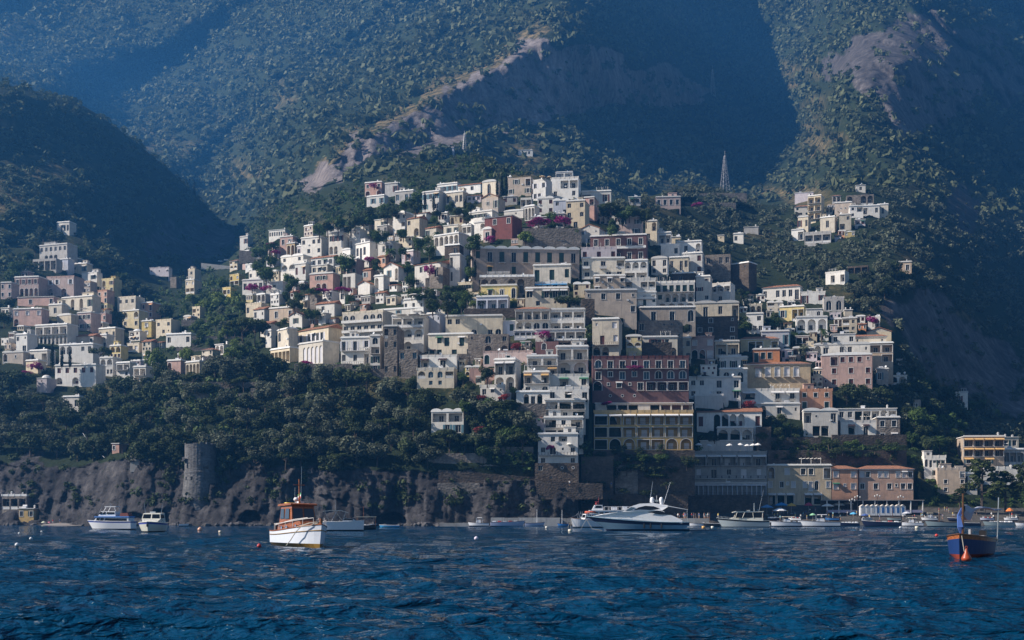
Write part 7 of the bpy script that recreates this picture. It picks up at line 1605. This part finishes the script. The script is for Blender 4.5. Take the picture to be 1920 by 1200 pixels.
    wall(968, 1024, 757, 780, 'tall grey stone wall under the two cream arches', 'S'); wall(1418, 1446, 800, 840, 'shaded garden wall right of the seaside villa', 'D'); wall(1440, 1540, 820, 838, 'garden wall above the cream waterfront hotel', 'D'); wall(1440, 1700, 844, 872, 'rock coloured wall behind the waterfront roofs', 'D', Y=455)
    wall(340, 520, 716, 726, 'terrace wall of the green garden left of the dining hall', 'S'); wall(360, 470, 738, 748, 'lower terrace wall in the left garden', 'S'); wall(470, 556, 728, 744, 'terrace wall with dry grass on top above the wood', 'S'); wall(552, 660, 682, 706, 'pale foundation wall under the dining hall', 'S')
    wall(640, 722, 692, 710, 'foundation wall under the slim white tower house', 'S'); wall(377, 450, 497, 504, 'pale road wall winding up the valley', 'W', rough=False, slope=-8); wall(448, 530, 474, 482, 'pale road wall below the colonnaded pavilion', 'S', slope=-10); wall(980, 1090, 428, 462, 'ivy grown terrace wall under the magenta hedge', 'S')
    wall(760, 880, 664, 690, 'stone terrace wall left of the ruined stone house', 'S'); wall(870, 990, 578, 596, 'dark garden wall under the pale blue glazed storey', 'D'); wall(244, 286, 844, 862, 'lilac grey wall beside the tiny pinkish house', 'G'); wall(880, 950, 690, 712, 'rose plastered wall with a vine right of the turquoise blinds', 'P')
    wall(800, 905, 850, 866, 'overgrown terrace wall in the garden under the white cottage', 'S'); wall(900, 1000, 838, 850, 'stone terrace wall left of the lowest white tower', 'S'); wall(1270, 1400, 362, 368, 'terrace wall under the pergola on the wooded knoll', 'S'); wall(1285, 1380, 380, 385, 'second terrace wall on the wooded knoll', 'S')
    wall(1560, 1700, 815, 832, 'dark garden wall below the white terraces', 'D'); wall(1180, 1260, 642, 668, 'dark wall in shade between the tower house and the cream villa', 'D'); wall(1090, 1115, 560, 600, 'dark arched wall left of the peach house', 'D')
    for x0, x1, yt, yb, l in ((350, 470, 702, 707, 'thin upper terrace wall in the left garden'), (520, 620, 770, 776, 'broken terrace wall in the olive wood'), (420, 520, 760, 766, 'dry stone wall at the top of the olive wood'), (340, 440, 600, 604, 'thin garden terrace wall below the cream turret'), (360, 460, 630, 634, 'second garden terrace wall on the green slope left of town'), (380, 480, 668, 672, 'third garden terrace wall on the green slope left of town'), (330, 420, 652, 656, 'short garden terrace wall by the yellow green tree'), (820, 900, 905, 912, 'mossy wall foot under the coastal path')): wall(x0, x1, yt, yb, l, 'S')
    # kiosk and beach huts
    Yb = 412; o = ray(1256, 978, Yb); r = empty('kiosk', o, 0, 'ticket kiosk under a two tiered white tent roof behind the yacht stern', 'kiosk'); mb = MB(); mb.box((0, 0, 1.6), (3.2, 2.6, 3.2)); mb.build('booth', paint('kiosk_teal', (.12, .32, .38), .5), r); mb = MB(); mb.lathe([(3.6, 3.2), (3.6, 3.35), (1.2, 4.2), (1.2, 4.5), (.01, 5.2)], (0, 0, 0), 4, a0=math.pi / 4, a1=math.pi / 4 + 2 * math.pi); mb.build('tent_roof', plain('canvas_white', (.70, .70, .72), .8), r); panes(r, [[(-1.3, -1.32, 1.2), (1.3, -1.32, 1.2), (1.3, -1.32, 2.6), (-1.3, -1.32, 2.6)]], 'window', glass('blue_glass', (.03, .07, .10), .08))
    Yh = 424
    for i in range(9):
        x = 1618 + i * 9.4; o = ray(x, 962, Yh); r = empty('beach_hut', o, 0, ['white plank beach hut first from the left in the row', 'white beach hut second in the row behind the beach', 'white beach hut third in the row, left of the blue doors', 'first white beach hut with a blue door', 'second white beach hut with a blue door', 'third white beach hut with a blue door', 'fourth white beach hut with a blue door', 'beach hut second from the right end of the row', 'beach hut at the right end of the row'][i], 'beach hut', 'row of beach huts'); mb = MB(); mb.prism([(-.8, -.8), (.8, -.8), (.8, 2.1), (0, 2.65), (-.8, 2.1)], 0, 1.8); mb.build('wall', WHT(), r); mb = MB(); mb.prism([(-.92, 2.05), (0, 2.7), (.92, 2.05), (.92, 2.15), (0, 2.82), (-.92, 2.15)], -.15, 1.9); mb.build('roof', plain('hut_roof', (.6, .55, .5)), r); mb = MB(); mb.box((0, -.02, .95), (.75, .05, 1.85)); mb.build('door', paint('hut_blue', (.04, .14, .36), .5) if i > 2 else GREYP(), r)
    # dark restaurant porch under the orange and salmon hotels
    o = ray(1640, 962, 428); r = empty('beach_restaurant', o, 0, 'long dark restaurant porch under the orange and salmon hotels with a flat pale roof', 'restaurant'); mb = MB(); mb.box((0, 3, 4.3), (33, 7, .25)); mb.build('roof', plain('porch_roof', (.30, .27, .25), .8), r); mb = MB(); mb.box((0, 6.4, 2.0), (33, .3, 4.4)); mb.build('back_wall', wallmat('D'), r)
    for i in range(9): mb = MB(); mb.box((-16 + i * 4, -.2, 2.0), (.3, .3, 4.3)); mb.build('post', TRIM(), r)
    for i in range(8): mb = MB(); mb.box((-14 + i * 4, -.25, .6), (3.7, .06, .9)); mb.build('railing', paint('lilac_rail', (.35, .33, .45), .7), r)
    # parasols
    G1 = 'white parasols on the hotel roof terrace'
    for i, x in enumerate((1275, 1292, 1310, 1329, 1368, 1388, 1401, 1412, 1421)):
        parasol(x, 845.5, 13 + (i % 3), 13, (.74, .72, .70), 'white parasol on the grey hotel roof, number not needed'.replace(', number not needed', ['at the far left', 'second from the left', 'third from the left, before an ochre wall', 'standing alone before the blue white base wall', 'in the middle of the terrace', 'left of a close pair', 'in the close row at the right', 'near the right end', 'at the right end'][i] and ' ' + ['at the far left', 'second from the left', 'third from the left, before an ochre wall', 'standing alone before the blue white base wall', 'in the middle of the terrace', 'left of a close pair', 'in the close row at the right', 'near the right end', 'at the right end'][i]), G1, Y=depth_at(1350, 944) + 2.0)
    for x, y, hp, wp, c, l in ((1438, 966, 20, 24, (.10, .25, .45), 'pale blue parasol right of the cabin cruiser'), (1462, 972, 20, 26, (.76, .74, .74), 'white parasol in front of the beach arches'), (1465, 962, 20, 26, (.02, .22, .50), 'bright blue parasol before the arched hotel'), (1484, 963, 20, 18, (.55, .32, .05), 'mustard parasol before the arched hotel'), (1516, 962, 20, 16, (.35, .04, .08), 'dark red parasol left of the white beach parasols'),
                               (1552, 962, 18, 24, (.76, .73, .70), 'white parasol left of the white pair on the beach'), (1572, 960, 18, 24, (.76, .73, .70), 'left parasol of the white pair on the beach'), (1590, 958, 18, 24, (.76, .73, .70), 'right parasol of the white pair on the beach'), (1524, 976, 14, 12, (.25, .50, .30), 'small green parasol on the beach'), (1600, 974, 14, 14, (.10, .40, .65), 'sky blue parasol on the beach left of the huts'), (1622, 976, 13, 14, (.05, .10, .30), 'navy parasol on the beach before the huts'),
                               (1700, 972, 13, 16, (.55, .55, .60), 'grey parasol on the beach right of the huts'), (1893, 974, 22, 14, (.75, .20, .04), 'orange pillar parasol at the far right of the beach'), (82, 988, 11, 9, (.62, .62, .45), 'pale yellow parasol on the left cove'), (92, 989, 11, 9, (.62, .20, .28), 'pink parasol on the left cove'), (116, 989, 12, 13, (.28, .14, .08), 'brown straw parasol on the left cove'), (132, 988, 11, 8, (.65, .62, .50), 'cream parasol at the right end of the left cove'),
                               (1068, 842, 12, 14, (.76, .73, .66), 'cream parasol on the lowest white tower terrace'), (1070, 745, 8, 13, (.76, .73, .70), 'white parasol on the pink flowered terrace'), (1017, 338, 9, 12, (.62, .45, .26), 'tan parasol on the wing of the crowning hotel'), (1030, 338, 8, 10, (.62, .45, .26), 'second tan parasol beside the crowning hotel'), (777, 562, 12, 22, (.74, .70, .66), 'lone white parasol above the white bungalow'),
                               (752, 596, 8, 24, (.74, .70, .62), 'left cream parasol above the arched loggias'), (776, 596, 8, 26, (.74, .70, .62), 'middle cream parasol above the arched loggias'), (796, 597, 8, 22, (.74, .70, .62), 'right cream parasol above the arched loggias')):
        Y_ = None
        for hx in HOUSES:
            if hx[0] <= x <= hx[1] and hx[2] - 6 < y <= hx[3] and y < 900: Y_ = hx[4] + .4 if Y_ is None else min(Y_, hx[4] + .4)
        if y > 950: Y_ = float(np.interp(y, [957, 985], [436, 402]))
        if 'cove' in l: Y_ = 428
        parasol(x, y, hp, wp, c, l, None, Y=(Y_ - 1.0) if Y_ else None)
    mb = MB(); o = ray(106, 989, 420); P = [(-7.5, 0), (-4, .4), (2, .5), (7.5, .2)]; n = 12
    for i in range(n):
        for j in range(4):
            f = lambda a, b: (-8 + 16 * a / n, 6 - 10 * b / 4 + .5 * math.sin(a), .9 * (1 - b / 4) * (1 - (2 * a / n - 1)**2) - .15 + .04 * math.sin(a * 3 + b))
            mb.face([f(i, j + 1), f(i + 1, j + 1), f(i + 1, j), f(i, j)])
    tag(mb.build('cove_beach', plain('pebbles', (.24, .21, .19), .95), None, (o.x, 420, 0.02)), kind='structure')
    # lattice masts, lamps, cars
    lattice(1359, 358, 66, 14, 'tall pale lattice mast on the wooded knoll right of the hilltop'); lattice(871, 284, 34, 8, 'smaller lattice mast on the knoll below the great rock wall'); lattice(1336, 182, 52, 9, 'faint hazy lattice pylon high on the shaded mountainside')
    for x, y, c, l in ((414, 492, (.7, .7, .7), 'white car at the left end of the valley road'), (425, 490, (.6, .6, .62), 'silver car second from the left on the valley road'), (456, 487, (.75, .74, .7), 'white car mid way along the valley road'), (467, 485, (.1, .12, .16), 'dark car on the valley road'), (484, 482, (.7, .68, .66), 'pale car at the right end of the valley road'), (493, 480, (.5, .1, .08), 'red car at the right end of the valley road')): car(x, y, c, l, .2)
    for x, hp, l in ((1608, 40, 'street lamp left of the beach huts'), (1689, 40, 'street lamp at the right end of the beach huts'), (1645, 42, 'street lamp among the beach huts'), (1598, 34, 'street lamp beside the pair of white parasols')): streetlamp(x, 970, hp, l, 420)
    # people
    def at(x, y): Y = float(np.interp(y, [957, 985], [438, 403])); return ray(x, y, Y)
    BL = [(1438, 'the pale blue parasol'), (1465, 'the bright blue parasol'), (1484, 'the mustard parasol'), (1516, 'the dark red parasol'), (1572, 'the white parasols'), (1610, 'the street lamp'), (1655, 'the beach huts'), (1700, 'the grey parasol'), (1760, 'the grey green boat'), (1805, 'the wrapped sail'), (1841, 'the tall ragged pine'), (1893, 'the orange parasol')]
    for i in range(26): p = at(rng.uniform(1213, 1330), rng.uniform(968, 975)); person(p.x, 402 + rng.uniform(-3, 5), 1.9 + (HZ - 972) * .168, None, 'crowd beside the ticket kiosk', rng.uniform(0, 6), 'in the crowd beside the ticket kiosk')
    for i in range(84): x = rng.uniform(1420, 1910); y = rng.uniform(959, 976); p = at(x, y); Yd = depth_at(x, y) - .2; q = ray(x, y, Yd); person(q.x, q.y, q.z, None, 'bathers on the main beach', rng.uniform(0, 6), 'on the beach by ' + min(BL, key=lambda b: abs(b[0] - x))[1])
    for x, y, l in ((1068, 911, 'walker in white on the coastal path below the lowest tower'), (1101, 913, 'second walker in white on the coastal path'), (1146, 914, 'third walker in white near the high dark wall'), (99, 990, 'bather by the pink parasol on the left cove'), (112, 991, 'bather by the straw parasol on the left cove')): Yd = depth_at(x, y) - 1.2; q = ray(x, y, Yd if x > 200 else 424); person(q.x, q.y, max(q.z, .3), l, None, 0)
    # moorings and the wooden seabird post, thin overhead cable
    a, b = ray(135, 775, depth_at(135, 775) - 6), ray(196, 858, depth_at(196, 858) - 3); pts = []
    for i in range(13): t = i / 12; p = a.lerp(b, t); p.z -= 2.0 * math.sin(math.pi * t); pts.append(p - a)
    mb = MB(); mb.tube(pts, .09, 0, 4); tag(mb.build('cable', plain('cable_grey', (.35, .36, .40), .5), None, a), 'thin pale overhead cable slanting down the left wood', 'cable')
# ------------------------------------------------------------------ build
build_haze()
build_town()
build_boats()
build_shore()
finish_land()
build_land()
build_sea()
build_plants()
